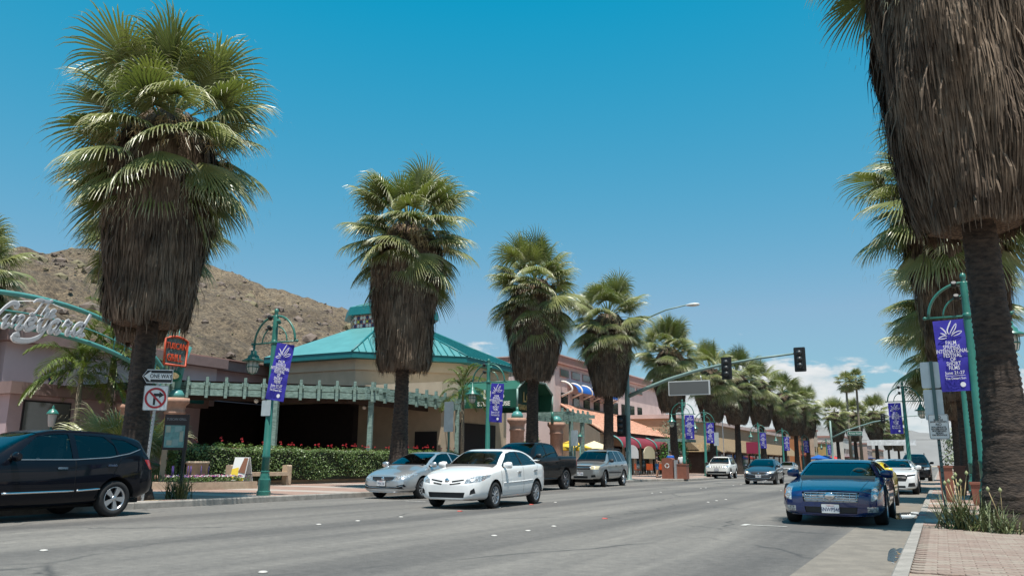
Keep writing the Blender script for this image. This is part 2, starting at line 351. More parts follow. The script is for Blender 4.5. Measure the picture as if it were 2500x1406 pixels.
# wide field to the side of the close pavers
for j in range(62):
    y = 8.6+j*0.112
    for i in range(16):
        x = -0.22+i*0.224+(0.112 if j % 2 else 0)
        if x <= 0.45+(y-8.6)*0.135+0.25 or math.hypot(x-1.15, y-15.2) < 1.35: continue
        P = paver_poly(); k = len(P); z = 0.148+rp.uniform(-.0015,.002); rest.mi = rp.randrange(3)
        rest.add([(x+a, y+b, z) for a, b in P]+[(x+a, y+b, 0.13) for a, b in P], [tuple(range(k))]+[(i, k+i, k+(i+1)%k, (i+1)%k) for i in range(k)])
o = rest.build('paver_field', M_PAV, root); o['kind'] = 'stuff'
# gutter pan along the right kerb, parking marks, lane dots
sheet('gutter_right', [(-1.45,-20),(-0.49,-20),(-0.49,41),(-1.45,41)], 0.004, M_GUT)
def mark(name, poly, label):
    mb = MB(); mb.add([(x, y, 0.008) for x, y in poly], [tuple(range(len(poly)))]); return struct(mb.build(name, M_WHITE))
mark('parking_mark', [(-3.35,15.4),(-3.24,15.4),(-3.24,15.55),(-2.55,15.55),(-2.55,15.64),(-3.24,15.64),(-3.24,15.8),(-3.35,15.8)], '')
mark('parking_mark', [(-13.6,19.3),(-12.9,19.3),(-12.9,19.42),(-13.6,19.42)], ''); mark('parking_mark', [(-13.5,33.6),(-12.8,33.6),(-12.8,33.74),(-13.5,33.74)], '')
dm = MB(); dm.lathe([(0.052,0.0),(0.05,0.008),(0.036,0.017),(0.012,0.020),(0.0,0.0205)], n=14); DOT = dm.mesh('lane_dot', mat('dot_ceramic', (0.45,0.43,0.40), 0.6))
rm = MB(); rm.prism([(-.05,-.05),(.05,-.05),(.05,.05),(-.05,.05)], (0,0,.003), (1,0,0), (0,1,0), .006); rm.add([(-.05,-.05,.006),(.05,-.05,.006),(.05,.05,.006),(-.05,.05,.006),(-.045,-.02,.02),(.045,-.02,.02),(.045,.02,.02),(-.045,.02,.02)], [(4,5,6,7),(0,1,5,4),(1,2,6,5),(2,3,7,6),(3,0,4,7)])
REF = rm.mesh('lane_reflector', mat('reflector_red', (0.5,0.10,0.08), 0.3))
for rowname, xs, ys in (('nearer', -6.1, (6.29, 11.1, 12.19, 13.28, 15.68, 24.0, 25.1, 26.2, 36.5, 37.6)), ('farther', -9.75, (6.36, 11.33, 12.39, 13.74, 16.09, 17.92, 19.7, 21.19, 30.0, 31.1, 37, 38.1, 43.6, 45.6, 47.8, 52, 58))):
    for i, y in enumerate(ys):
        red = y in (15.68, 16.09, 19.7)
        o = link('road_reflector' if red else 'road_dot', REF if red else DOT, None, (xs+random.uniform(-.03,.03), y, 0.002)); o.scale = (.95,)*3
        tag(o, ('square red road reflector, %s marker from the viewer in the %s dotted row' if red else 'round white ceramic lane dot, %s marker from the viewer in the %s dotted row') % (ORD[i], rowname), 'lane marker', ('red reflectors in the %s dotted row' if red else 'white dots of the %s dotted row') % rowname)
# puddles in the right gutter
M_WATER = mat('still_water', (0.03,0.035,0.03), 0.02, spec=0.8)
def blob(name, cx, cy, rx, ry, z, m, seed, label, cat):
    rr = random.Random(seed); n = 26; mb = MB(); ph = [rr.uniform(0, 6.3) for _ in range(4)]
    vs = []
    for i in range(n):
        a = 2*math.pi*i/n; k = 1+0.22*math.sin(2*a+ph[0])+0.14*math.sin(3*a+ph[1])+0.1*math.sin(5*a+ph[2]); vs.append((rx*k*math.cos(a), ry*k*math.sin(a), 0))
    mb.add(vs, [tuple(range(n))]); return tag(mb.build(name, m, None, (cx, cy, z)), label, cat)
blob('puddle', -0.82, 20.6, 0.26, 1.7, 0.009, M_WATER, 1, 'bright puddle reflecting sky in the gutter behind the blue roadster', 'puddle')
blob('puddle', -0.60, 11.6, 0.075, 1.1, 0.009, mat('muddy_water', (0.045,0.045,0.04), 0.22, spec=.6), 8, 'narrow wet puddle with litter beside the nearest kerb', 'puddle')
lt = MB(); rr = random.Random(9)
for i in range(30):
    x, y = -0.57+rr.gauss(0,.02), 11.3+rr.gauss(0,.5); a = rr.uniform(0,6.3); s = rr.uniform(.010,.028); lt.mi = rr.choice((0,0,0,1,2,3))
    lt.add([(x+s*math.cos(a+q)*(1 if k%2 else .6), y+s*math.sin(a+q)*(1 if k%2 else .6), .0125+.0005*k) for k, q in enumerate((0,1.57,3.14,4.71))], [(0,1,2,3)])
o = lt.build('litter', [mat('dry_leaf', (0.30,0.18,0.08), .9), mat('litter_red', (0.32,0.10,0.10), .6), mat('litter_yellow', (0.42,0.33,0.12), .6), mat('litter_white', (0.6,0.6,0.6), .6)]); o['kind'] = 'stuff'; tag(o, 'scraps of leaf and paper in the gutter puddle', 'litter')
tag(link('paint_band', MB().box((0,0,0), (0.166,0.34,0.02)).mesh('paint_band', mat('kerb_red', (0.35,0.10,0.10), .8, var=.3, vscale=20)), None, (-0.418,18.2,0.145)), 'faded red paint band across the right kerb', 'paint band')
# ------------------------------------------------------------------ hill and far range
def vnoise(x, y, seed):
    rs = np.random.RandomState(seed); T = rs.rand(256, 256); xi, yi = np.floor(x).astype(int), np.floor(y).astype(int); fx, fy = x-xi, y-yi
    fx = fx*fx*(3-2*fx); fy = fy*fy*(3-2*fy); g = lambda a, b: T[a & 255, b & 255]
    return (g(xi,yi)*(1-fx)+g(xi+1,yi)*fx)*(1-fy)+(g(xi,yi+1)*(1-fx)+g(xi+1,yi+1)*fx)*fy
def fbm(x, y, o, seed, ridged=False):
    s = 0; a = 1.0; t = 0
    for i in range(o):
        n = vnoise(x, y, seed+i)*2-1; n = (1-abs(n))*2-1 if ridged else n
        s = s+a*n; t += a; a *= 0.5; x = x*2.03+3.1; y = y*2.03+1.7
    return s/t
def grid_mesh(name, X, Y, Z, m, smooth=True):
    h, w = X.shape; me = bpy.data.meshes.new(name); V = np.stack([X,Y,Z], -1).reshape(-1,3)
    i = np.arange(h-1)[:,None]*w+np.arange(w-1)[None,:]; F = np.stack([i,i+1,i+w+1,i+w], -1).reshape(-1,4)
    me.from_pydata(V.tolist(), [], F.tolist()); me.materials.append(m); me.polygons.foreach_set('use_smooth', [smooth]*len(me.polygons)); me.update(); return me
def hill_mat():
    m, t, b = nodes_mat('rocky_hillside', 0.95); g = NG(t); o = g.n('TexCoord').outputs['Object']
    c = g.ramp(g.noise(o, 0.02, 9, 0.7), [(0.3, (0.145,0.112,0.082)), (0.52, (0.275,0.215,0.152)), (0.7, (0.39,0.31,0.22))])
    vo = g.n('TexVoronoi'); g.set(vo, 'Vector', o); vo.inputs['Scale'].default_value = 0.16
    c = g.mix(g.ramp(vo.outputs['Distance'], [(0.18, (0.65,0.65,0.65)), (0.42, (0,0,0))]), c, (0.10,0.078,0.068))
    c = g.mix(1, c, g.ramp(g.noise(o, 0.35, 6, 0.75), [(0.34, (0.55,0.53,0.52)), (0.66, (1.25,1.22,1.15))]), 'MULTIPLY')
    v2 = g.n('TexVoronoi'); g.set(v2, 'Vector', o); v2.inputs['Scale'].default_value = 0.42
    c = g.mix(g.ramp(v2.outputs['Distance'], [(0.16, (0.75,0.75,0.75)), (0.34, (0,0,0))]), c, (0.075,0.062,0.05))
    c = g.mix(1, c, g.ramp(g.noise(o, 0.9, 3, 0.8), [(0.36, (0.62,0.61,0.60)), (0.64, (1.3,1.28,1.22))]), 'MULTIPLY')
    t.links.new(c, b.inputs['Base Color']); t.links.new(g.bump(g.noise(o, 0.22, 8, 0.75), 1.0, 7.0), b.inputs['Normal']); return m
RY = np.array([-300, 0, 150, 250, 327, 345, 367, 383, 408, 460, 514, 544, 577, 625, 664, 713, 751, 854, 1000, 1200, 1500]); RZ = np.array([60, 100, 125, 140, 148, 153, 155, 162, 164, 170, 176, 176, 171, 160, 151, 146, 136, 108, 75, 40, 0])
xs = np.linspace(-760, -170, 170); ys = np.linspace(-60, 1250, 350); X, Y = np.meshgrid(xs, ys)
gx = np.clip((-170-X)/430, 0, 1.4); prof = np.where(gx < 1, gx**0.92, 1-(gx-1)*0.5)
Z = np.interp(Y, RY, RZ)*prof
amp = np.clip(gx*3, 0, 1)
Z = Z+amp*(fbm(X/95, Y/95, 7, 11, True)*25*np.clip(1.15-gx, .25, 1)+fbm(X/18, Y/18, 4, 30, True)*4.2)-1.5*(1-amp)
HILLZ = (xs, ys, Z)
hill = struct(link('hill', grid_mesh('hill', X, Y, Z, hill_mat())))
rb = MB(); rr = random.Random(5); ico = [(0,0,1),(.9,0,.4),(.28,.85,.45),(-.72,.53,.35),(-.72,-.53,.4),(.28,-.85,.5),(.7,.5,-.4),(-.3,.8,-.4),(-.9,0,-.4),(-.3,-.8,-.4),(.7,-.5,-.4)]
icf = [(0,1,2),(0,2,3),(0,3,4),(0,4,5),(0,5,1),(1,6,2),(2,7,3),(3,8,4),(4,9,5),(5,10,1),(6,7,2),(7,8,3),(8,9,4),(9,10,5),(10,6,1)]
BN = fbm(X/60, Y/60, 3, 55)
for i in range(8200):
    ix, iy = rr.randrange(20, 150), rr.randrange(60, 330); s = min(6.5, rr.paretovariate(1.9)*0.7); rb.mi = 0 if rr.random() < .62 else 1
    if BN[iy, ix] < rr.uniform(-.35,.25): continue
    x, y, z = xs[ix]+rr.uniform(-2,2), ys[iy]+rr.uniform(-2,2), Z[iy, ix]; a = rr.uniform(0, 6.3); ca, sa = math.cos(a), math.sin(a)
    rb.add([(x+s*(p[0]*ca-p[1]*sa)*rr.uniform(.7,1.2), y+s*(p[0]*sa+p[1]*ca)*rr.uniform(.7,1.2), z+s*.75*p[2]) for p in ico], icf)
o = rb.build('boulders', [mat('boulder_brown', (0.15,0.115,0.095), .95, var=.3, vscale=.5), mat('desert_scrub', (0.17,0.145,0.085), .95, var=.3, vscale=.5)]); o['kind'] = 'stuff'; tag(o, 'dark boulders and scrub strewn over the desert hill', 'boulders')
xs = np.linspace(-9000, 5000, 140); ys = np.linspace(12000, 16000, 30); X, Y = np.meshgrid(xs, ys)
Z = (np.interp(X, [-9000,-5000,-2500,-1200,-600,0,2000,5000], [300,520,560,640,520,420,300,250])*np.clip(1-abs(Y-14000)/2000, 0, 1)**.8)*(1+.25*fbm(X/900, Y/900, 5, 77, True))
struct(link('far_mountains', grid_mesh('far_mountains', X, Y, Z, mat('far_rock', (0.19,0.185,0.18), .95, var=.12, vscale=.002))))

# ------------------------------------------------------------------ palms
def leaf_mat(name, c_lo, c_hi, tip, rough=0.36):
    m, t, b = nodes_mat(name, rough); g = NG(t)
    at = g.n('Attribute', attribute_name='tip'); oi = g.n('ObjectInfo'); o = g.n('TexCoord').outputs['Object']
    c = g.mix(g.noise(o, 2.5, 4), c_lo, c_hi)
    c = g.mix(1, c, g.ramp(oi.outputs['Random'], [(0, (0.80,0.84,0.78)), (1, (1.2,1.14,1.1))]), 'MULTIPLY')
    c = g.mix(g.ramp(at.outputs['Fac'], [(0.76, (0,0,0)), (1.0, (0.7,0.7,0.7))]), c, tip)
    t.links.new(c, b.inputs['Base Color']); b.inputs['Specular IOR Level'].default_value = 0.48
    tr = g.n('BsdfTranslucent'); t.links.new(g.mix(1, c, (1.2,1.5,0.6), 'MULTIPLY'), tr.inputs[0])
    mx = g.n('MixShader'); mx.inputs[0].default_value = 0.16; t.links.new(b.outputs[0], mx.inputs[1]); t.links.new(tr.outputs[0], mx.inputs[2])
    t.links.new(mx.outputs[0], t.nodes['Material Output'].inputs[0]); return m
M_LEAF = leaf_mat('palm_leaf', (0.125,0.155,0.050), (0.29,0.30,0.135), (0.55,0.50,0.36))
M_LEAFD = leaf_mat('palm_leaf_dry', (0.20,0.13,0.05), (0.30,0.21,0.09), (0.40,0.32,0.20), 0.6)
M_FEATHER = leaf_mat('feather_palm_leaf', (0.09,0.135,0.028), (0.17,0.21,0.05), (0.26,0.26,0.08), 0.4)
def thatch_mat():
    m, t, b = nodes_mat('dead_frond_thatch', 0.85); g = NG(t); o = g.n('TexCoord').outputs['Object']
    at = g.n('Attribute', attribute_name='tip')
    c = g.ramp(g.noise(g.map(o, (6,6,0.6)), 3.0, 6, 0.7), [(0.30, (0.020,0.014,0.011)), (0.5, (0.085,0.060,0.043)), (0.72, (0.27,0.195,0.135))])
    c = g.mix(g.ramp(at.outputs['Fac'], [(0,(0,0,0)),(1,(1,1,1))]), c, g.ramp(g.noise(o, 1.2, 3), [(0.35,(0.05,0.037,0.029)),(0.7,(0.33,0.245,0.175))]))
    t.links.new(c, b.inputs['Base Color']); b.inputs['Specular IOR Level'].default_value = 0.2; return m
M_THATCH = thatch_mat()
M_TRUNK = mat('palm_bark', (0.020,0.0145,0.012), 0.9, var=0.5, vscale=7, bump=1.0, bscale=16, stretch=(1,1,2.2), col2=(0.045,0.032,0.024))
M_TRUNKG = mat('slim_palm_bark', (0.20,0.165,0.12), 0.9, var=0.35, vscale=9, bump=0.6, bscale=18, stretch=(1,1,3))
M_STALK = mat('flower_stalk_tan', (0.42,0.31,0.16), 0.8, var=0.25, vscale=9)
def attr_mesh(name, V, F, T, m, smooth=False):
    me = bpy.data.meshes.new(name); me.from_pydata(V, [], F); a = me.attributes.new('tip', 'FLOAT', 'POINT'); a.data.foreach_set('value', T)
    for mm in (m if isinstance(m, list) else [m]): me.materials.append(mm)
    me.polygons.foreach_set('use_smooth', [smooth]*len(F)); me.update(); return me
def fan_frond(pitch, seed, m, pet=1.15, blade=1.42, nseg=40, fan=104, sag=1.0, wid=0.055, steps=6):
    """a fan leaf: x outward, z up, pitch baked in so that gravity bends it"""
    rr = random.Random(seed); V, F, T = [], [], []
    d = Vector((math.cos(pitch), 0, math.sin(pitch))); p = Vector((0,0,0)); path = [p.copy()]
    for i in range(7):
        d = (d+Vector((0,0,-0.045*sag*math.cos(pitch)-.01))).normalized(); p = p+d*pet/7; path.append(p.copy())
    for i, q in enumerate(path):               # petiole, a flat V section
        w = 0.034*(1-0.45*i/7); n = Vector((-d.z,0,d.x)); V += [q+Vector((0,w,0))+n*.012, q-n*.014, q+Vector((0,-w,0))+n*.012]; T += [0,0,0]
        if i: o = len(V)-6; F += [(o,o+3,o+4,o+1),(o+1,o+4,o+5,o+2)]
    u = d; nrm = Vector((-u.z, 0, u.x)); base = p
    for k in range(nseg):
        a = R(fan)*(2*(k+.5)/nseg-1)+rr.uniform(-.02,.02); side = abs(a)/R(fan)
        dr = (u*math.cos(a)+Vector((0,1,0))*math.sin(a)-nrm*(0.30*side+0.10*side*side)+nrm*.10*math.cos(a)).normalized()
        L = blade*(1-0.34*side**2)*rr.uniform(.9,1.08); q = base.copy(); lat = dr.cross(nrm).normalized(); fold = rr.uniform(.25,.5)
        fr = 0.50-0.1*side; o0 = len(V)
        for s in range(steps+1):
            f = s/steps; w = wid*(0.30+1.5*f) if f < fr else wid*(0.30+1.5*fr)*(1-(f-fr)/(1-fr))**0.75
            w = max(w, 0.004); up = lat.cross(dr).normalized()
            zz = (1 if k % 2 else -1)*0.012*min(1, f*3)
            V += [q+lat*w*.5-up*w*fold*.5, q+up*(w*fold*.5+0*zz), q-lat*w*.5-up*w*fold*.5]; T += [f]*3
            if s: o = len(V)-6; F += [(o,o+3,o+4,o+1),(o+1,o+4,o+5,o+2)]
            grav = 0.035+1.15*max(0, f-fr*.8)**1.2*sag*rr.uniform(.8,1.25)
            dr = (dr+Vector((0,0,-grav))).normalized(); lat = (lat-dr*lat.dot(dr)).normalized(); q = q+dr*L/steps
        if rr.random() < .35:                   # a loose thread at the tip
            e = q+dr*.16+Vector((rr.uniform(-.05,.05),rr.uniform(-.05,.05),-.06)); o = len(V); V += [q+lat*.004, q-lat*.004, e]; T += [1,1,1]; F += [(o,o+1,o+2)]
    return attr_mesh('frond', [tuple(v) for v in V], F, T, m)
PITCH_SET = [80, 66, 50, 34, 18, 2, -16, -34, -52]
FROND = {(pt, s): fan_frond(R(pt), pt*10+s, M_LEAF, pet=(1.25 if pt > 60 else 1.40 if pt > -20 else 1.25)+.15*s, blade=1.36, sag=1.0+.2*s) for pt in PITCH_SET for s in (0,1)}
FROND_DRY = {(pt, s): fan_frond(R(pt), pt*10+s+5, M_LEAFD, pet=1.0, blade=1.1, nseg=26, sag=1.6) for pt in (-52, -68) for s in (0,1)}
def crown_layout(seed, n=94):
    """(pitch class, azimuth, roll, origin height offset, scale, dry)"""
    rr = random.Random(seed); out = []; ga = 2.39996
    for i in range(n):
        f = i/(n-1); pt = 80-146*f**0.92+rr.uniform(-13,13); pt = max(-58, min(84, pt))
        cl = min(PITCH_SET, key=lambda c: abs(c-pt)); dry = False
        out.append((cl, i*ga+rr.uniform(-.3,.3), rr.uniform(-.45,.45), 0.5-1.15*f+rr.uniform(-.18,.18), rr.uniform(.80,1.12), dry))
    for i in range(15): out.append((rr.choice((-52,-68,-68)), rr.uniform(0,6.3), rr.uniform(-.3,.3), -0.45-rr.uniform(0,.75), rr.uniform(.75,1.05), True))
    return out
def skirt_mesh(seed, prof, nb, wid=0.05, ln=(.45,.95), n=40):
    """shaggy petticoat: core surface + hanging blades. prof: list of (z, r) bottom to top"""
    rr = random.Random(seed); V, F, T = [], [], []; k = len(prof); ph = [rr.uniform(0,6.3) for _ in range(6)]
    lump = lambda a, z: 1+.06*math.sin(2*a+ph[0]+z*.5)+.06*math.sin(3*a+ph[1]-z*1.3)+.045*math.sin(7*a+ph[2]+z*2.1)+.025*math.sin(13*a+ph[4]-z*3.7)
    for z, r in prof:
        for j in range(n): a = 2*math.pi*j/n; q = r*lump(a, z)*.93; V.append((q*math.cos(a), q*math.sin(a), z)); T.append(0)
    F += [(i*n+j, i*n+(j+1)%n, (i+1)*n+(j+1)%n, (i+1)*n+j) for i in range(k-1) for j in range(n)]
    o = len(V); V.append((0,0,prof[0][0]+.12)); T.append(0); F += [(o, (j+1)%n, j) for j in range(n)]
    zs = [p[0] for p in prof]; rs = [p[1] for p in prof]
    for i in range(nb):
        z = prof[0][0]+.3+(prof[-1][0]-prof[0][0]-.1)*(rr.random()**.92); a = rr.uniform(0, 6.2832); L = rr.uniform(*ln)
        z0 = z; zb = max(prof[0][0]-rr.uniform(.0,.10)-(.22 if rr.random() < .05 else 0)-.10*max(0, math.sin(5*a+ph[5])), z-L); w = wid*rr.uniform(.5,1.3); pts = []
        tuft = .5+.5*math.sin(a*17+3*math.sin(z*1.9+a*5))*math.sin(a*7.3-z*2.6+ph[3]); tl = rr.uniform(-.12,.12); lift = rr.uniform(.0,.10)+.13*tuft; lift += rr.uniform(.1,.3) if rr.random() < .02 else 0
        for s, zz in enumerate((z0, (z0+zb)/2, zb)):
            r = np.interp(zz, zs, rs)*lump(a, zz)*.95+.03+lift*(0.2,.8,1.0)[s]; aa = a+tl*(0,.5,1)[s]/max(r,.3)*.5
            ww = w*(1.0,.9,.25)[s]/2; ca, sa = math.cos(aa), math.sin(aa); tw = rr.uniform(-.35,.35)
            pts += [(r*ca-sa*ww+ca*ww*tw, r*sa+ca*ww+sa*ww*tw, zz), (r*ca+sa*ww-ca*ww*tw, r*sa-ca*ww-sa*ww*tw, zz)]
        o = len(V); V += pts; b = min(1, rr.random()*.55+.45*tuft*rr.uniform(.4,1.2)); T += [b*.5, b*.5, b*.8, b*.8, b, b]; F += [(o,o+1,o+3,o+2),(o+2,o+3,o+5,o+4)]
    return attr_mesh('skirt', V, F, T, M_THATCH)
PROF_A = [(4.25,.92),(4.45,1.04),(5.0,1.10),(5.8,1.18),(6.8,1.30),(7.8,1.38),(8.6,1.30),(9.3,1.0),(9.7,.6)]
PROF_B = [(4.9,.80),(5.2,.96),(6.0,1.18),(7.0,1.36),(7.9,1.44),(8.7,1.32),(9.3,1.0),(9.7,.6)]
PROF_R = [(4.95,.78),(5.2,.92),(6.2,1.16),(7.2,1.33),(8.2,1.42),(9.2,1.40),(10.2,1.1),(10.7,.7)]
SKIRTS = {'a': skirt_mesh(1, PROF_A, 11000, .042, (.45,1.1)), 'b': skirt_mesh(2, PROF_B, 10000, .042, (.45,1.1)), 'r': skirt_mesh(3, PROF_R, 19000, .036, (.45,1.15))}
def trunk_mesh(seed, h, r0=.60, r1=.37, n=22, ring=.11):
    rr = random.Random(seed); mb = MB(); pr = []; z = -.05
    while z < h:
        f = z/h; r = r1+(r0-r1)*math.exp(-max(z,0)*1.15)+.06*(1-f); pr.append((r+rr.uniform(-.008,.012), z)); pr.append((r-.012+rr.uniform(-.006,.004), z+ring*.55)); z += ring*(1 if z > .4 else .7)
    mb.lathe(pr, n=n, cap=False); me = mb.mesh('trunk', M_TRUNK)
    ph = rr.uniform(0, 6)
    for v in me.vertices: a = math.atan2(v.co.y, v.co.x); k = 1+.04*math.sin(3*a+ph)+.025*math.sin(5*a+v.co.z)+rr.uniform(-.012,.012); v.co.x *= k; v.co.y *= k
    return me
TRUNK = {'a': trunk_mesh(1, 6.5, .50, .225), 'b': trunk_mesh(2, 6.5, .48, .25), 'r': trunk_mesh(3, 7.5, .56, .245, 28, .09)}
def stalk_mesh(seed):
    rr = random.Random(seed); mb = MB()
    for s in range(3):
        a = rr.uniform(-.5,.5); L = rr.uniform(2.0,2.7); pts = []; d = Vector((math.cos(a)*.75, math.sin(a)*.75, .65)); p = Vector((0,0,0))
        for i in range(9): pts.append(p.copy()); p = p+d.normalized()*L/9; d += Vector((0,0,-.30))
        mb.tube(pts, [.016*(1-.6*i/9) for i in range(9)], 5)
        for i in range(4, 9):
            for j in range(7):
                e = pts[i]+Vector((rr.uniform(-.16,.16), rr.uniform(-.16,.16), rr.uniform(-.22,-.02))); mb.tube([pts[i], (pts[i]+e)/2+Vector((rr.uniform(-.04,.04),rr.uniform(-.04,.04),.02)), e], [.006,.008,.005], 3)
    return mb.mesh('flower_stalk', M_STALK)
STALK = [stalk_mesh(1), stalk_mesh(2)]
# joined crowns for the far palms
def crown_mesh(seed):
    V, F, T, MI = [], [], [], []
    for cl, az_, roll, dz, sc, dry in crown_layout(seed, 66):
        src = FROND_DRY[(cl, 0)] if dry else FROND[(cl, 0)]
        Mx = Matrix.Translation((0,0,dz)) @ Matrix.Rotation(az_, 4, 'Z') @ Matrix.Rotation(roll, 4, 'X') @ Matrix.Scale(sc, 4); o = len(V)
        V += [tuple(Mx @ v.co) for v in src.vertices]; T += [d.value for d in src.attributes['tip'].data]
        F += [tuple(i+o for i in p.vertices) for p in src.polygons]; MI += [1 if dry else 0]*len(src.polygons)
    me = attr_mesh('crown', V, F, T, [M_LEAF, M_LEAFD]); me.polygons.foreach_set('material_index', MI); return me
CROWN = [crown_mesh(101), crown_mesh(202)]
def fan_palm(x, y, label, seed, kind='a', near=True, s=1.0, z=0.15, hz=9.45, group='fan palms lining the street', cs=1.0, sksc=1.0):
    t = thing('fan_palm', label, 'palm tree', (x, y, z), 0, group); t.scale = (s, s, s); rr = random.Random(seed)
    t.rotation_euler = (rr.uniform(-.024,.024), rr.uniform(-.024,.024), 0); cs *= rr.uniform(.93,1.07); rot = rr.uniform(0, 6.3); link('trunk', TRUNK[kind], t, (0,0,0), rot)
    k = link('skirt', SKIRTS[kind], t, (0,0,0), rr.uniform(0, 6.3)); k['kind'] = 'stuff'; q_ = sksc*rr.uniform(.86,.98); k.scale = (q_, q_, 1)
    if near:
        for cl, az_, roll, dz, sc, dry in crown_layout(seed):
            o = link('dry_frond' if dry else 'frond', FROND_DRY[(cl, rr.randrange(2))] if dry else FROND[(cl, rr.randrange(2))], t, (0,0,hz+dz))
            o.rotation_mode = 'QUATERNION'; o.rotation_quaternion = (Matrix.Rotation(az_, 4, 'Z') @ Matrix.Rotation(rr.uniform(-.16,.16), 4, 'Y') @ Matrix.Rotation(roll, 4, 'X')).to_quaternion(); o.scale = (sc*cs,)*3
        for i in range(5): o = link('flower_stalk', STALK[i % 2], t, (0,0,hz+rr.uniform(-.3,.1)), rr.uniform(0,6.3) if i > 1 else R(-60+30*i))
    else:
        o = link('crown', CROWN[seed % 2], t, (0,0,hz), rr.uniform(0, 6.3)); o['kind'] = 'stuff'; o.scale = (cs*1.12,)*3
    return t
fan_palm(-17.3, 13.2, 'large shaggy fan palm behind the black crossover and one way sign', 11, 'a', cs=1.04, hz=9.3)
fan_palm(-17.3, 24.15, 'shaggy fan palm rising in front of the teal roofed restaurant', 12, 'a')
fan_palm(-17.3, 35.0, 'shaggy fan palm beside the green steakhouse awning behind the black pickup', 13, 'b')
fan_palm(-17.3, 45.2, 'shaggy fan palm just before the traffic signal pole', 14, 'b')
fan_palm(-17.3, 59.1, 'fan palm behind the brown recycling bin on the corner', 15, 'b', True, .97)
far = [(70.5,'fan palm next up the street from the one behind the recycling bin',.93),(80.4,'fan palm just left of the white flag, half hidden by neighbours',.98),(93.6,'fan palm standing just right of the white flag',1.05),(107,'distant fan palm left of the second signal mast, tall pale skirt',1.0),(117,'distant fan palm second before the far signal mast',1.0),(128,'distant fan palm right beside the far signal mast pole',1.0)]
for i, (y, lb, s) in enumerate(far): fan_palm(-17.3, y, lb, 20+i, 'b', False, s)
fan_palm(-14.2, 140, 'far fan palm above the green street name sign', 31, 'b', False, .95); fan_palm(-13.1, 158, 'far fan palm between the two distant signal heads', 32, 'b', False, 1.05)
fan_palm(-10.6, 172, 'far fan palm rightmost of the left hand row', 33, 'b', False, 1.15); fan_palm(-11.4, 230, 'tiny fan palm beyond the white street banner', 34, 'b', False, 1.0); fan_palm(-10.3, 260, 'tiniest fan palm at the end of the street', 35, 'a', False, 1.2)
fan_palm(1.02, 15.35, 'huge dark skirted fan palm with thick trunk at the right edge', 41, 'r', hz=10.9, cs=.88)
fan_palm(1.2, 27.5, 'fan palm second along the right sidewalk with ragged drooping fronds', 42, 'a', s=.98, cs=1.18)
fan_palm(1.0, 37.5, 'fan palm third along the right sidewalk, partly behind the banner', 43, 'a', s=.84, cs=1.3)
fan_palm(0.9, 48.5, 'fan palm fourth along the right sidewalk behind the sign post', 44, 'a', False, .78, cs=1.35)
fan_palm(1.2, 60, 'fan palm fifth along the right sidewalk, slim against the clouds', 45, 'b', False)
fan_palm(-24.0, 18.25, 'fan palm half hidden behind the large left palm', 46, 'b', cs=1.05, s=1.0, sksc=.8)
fan_palm(-39.5, 20.3, 'fan palm cut off by the left picture edge above the arch', 47, 'a', s=1.0)
# two tall slim palms far off
def slim_palm(x, y, h, label, seed):
    t = thing('slim_palm', label, 'palm tree', (x, y, 0), 0, 'tall slim palms far up the street')
    MB().tube([(0,0,0),(0,0,h*.5),(0.1,0,h)], [.30,.20,.16], 8).build('trunk', M_TRUNKG, t)
    o = link('crown', CROWN[seed % 2], t, (0.1,0,h)); o['kind'] = 'stuff'; o.scale = (.76,.76,.72)
    return t
slim_palm(-13.3, 150, 15.2, 'tall slim palm against clouds, shorter and left of its twin', 0)
slim_palm(-11.8, 152, 15.8, 'tall slim palm against clouds, taller and right of its twin', 1)
# feather palms
def feather_frond(seed, L=2.4, pitch=60, m=M_FEATHER):
    rr = random.Random(seed); V, F, T = [], [], []; d = Vector((math.cos(R(pitch)),0,math.sin(R(pitch)))); p = Vector((0,0,0)); n = 26
    for i in range(n):
        q = p+d*L/n; f = i/n; w = .018*(1-f)+.004; o = len(V); V += [p+Vector((0,w,0)), p-Vector((0,w,0)), q+Vector((0,w,0)), q-Vector((0,w,0))]; T += [0]*4; F.append((o,o+2,o+3,o+1))
        if f > .16:
            for s in (-1,1):
                for e in range(3):
                    ll = .62*math.sin(math.pi*min(1,(f-.08)*1.02)**.7)*rr.uniform(.8,1.1)+.08; dd = (d*.55+Vector((0,s,0))*rr.uniform(.6,1.0)+Vector((0,0,rr.uniform(.0,.5)))).normalized(); a = p+d*L/n*rr.random(); lat = dd.cross(Vector((0,0,1))).normalized()*.016; o = len(V)
                    V += [a+lat, a-lat]; T += [0,0]
                    for k in range(3):
                        a = a+dd*ll/3; dd = (dd+Vector((0,0,-.42))).normalized(); ww = (1,.8,.1)[k]; V += [a+lat*ww, a-lat*ww]; T += [(k+1)/3*.8]*2; b = len(V)-4; F.append((b,b+2,b+3,b+1))
        p = q; d = (d+Vector((0,0,-.075-.03*f))).normalized()
    return attr_mesh('frond', [tuple(v) for v in V], F, T, m)
FEATHER = [feather_frond(i, 2.5, pt) for i, pt in enumerate((78,62,45,25))]
def feather_palm(x, y, h, label, seed, s=1.0, r=.14):
    t = thing('feather_palm', label, 'palm tree', (x, y, .15), 0, 'feathery queen palms by the shops'); rr = random.Random(seed)
    MB().tube([(0,0,-.05),(.03,0,h*.5),(0,0,h)], [r*1.25,r,r*.8], 10).build('trunk', M_TRUNKG, t)
    MB().tube([(0,0,h),(0,0,h+.45),(0,0,h+.8)], [r*.75,r*.65,r*.3], 8).build('crownshaft', mat('crownshaft', (0.16,0.19,0.07), .5), t)
    for i in range(22):
        o = link('frond', FEATHER[min(3, i//5)], t, (0,0,h+.75-.03*i), i*2.4+rr.uniform(-.3,.3)); k = s*rr.uniform(.85,1.1); o.scale = (k,k,k)
    return t
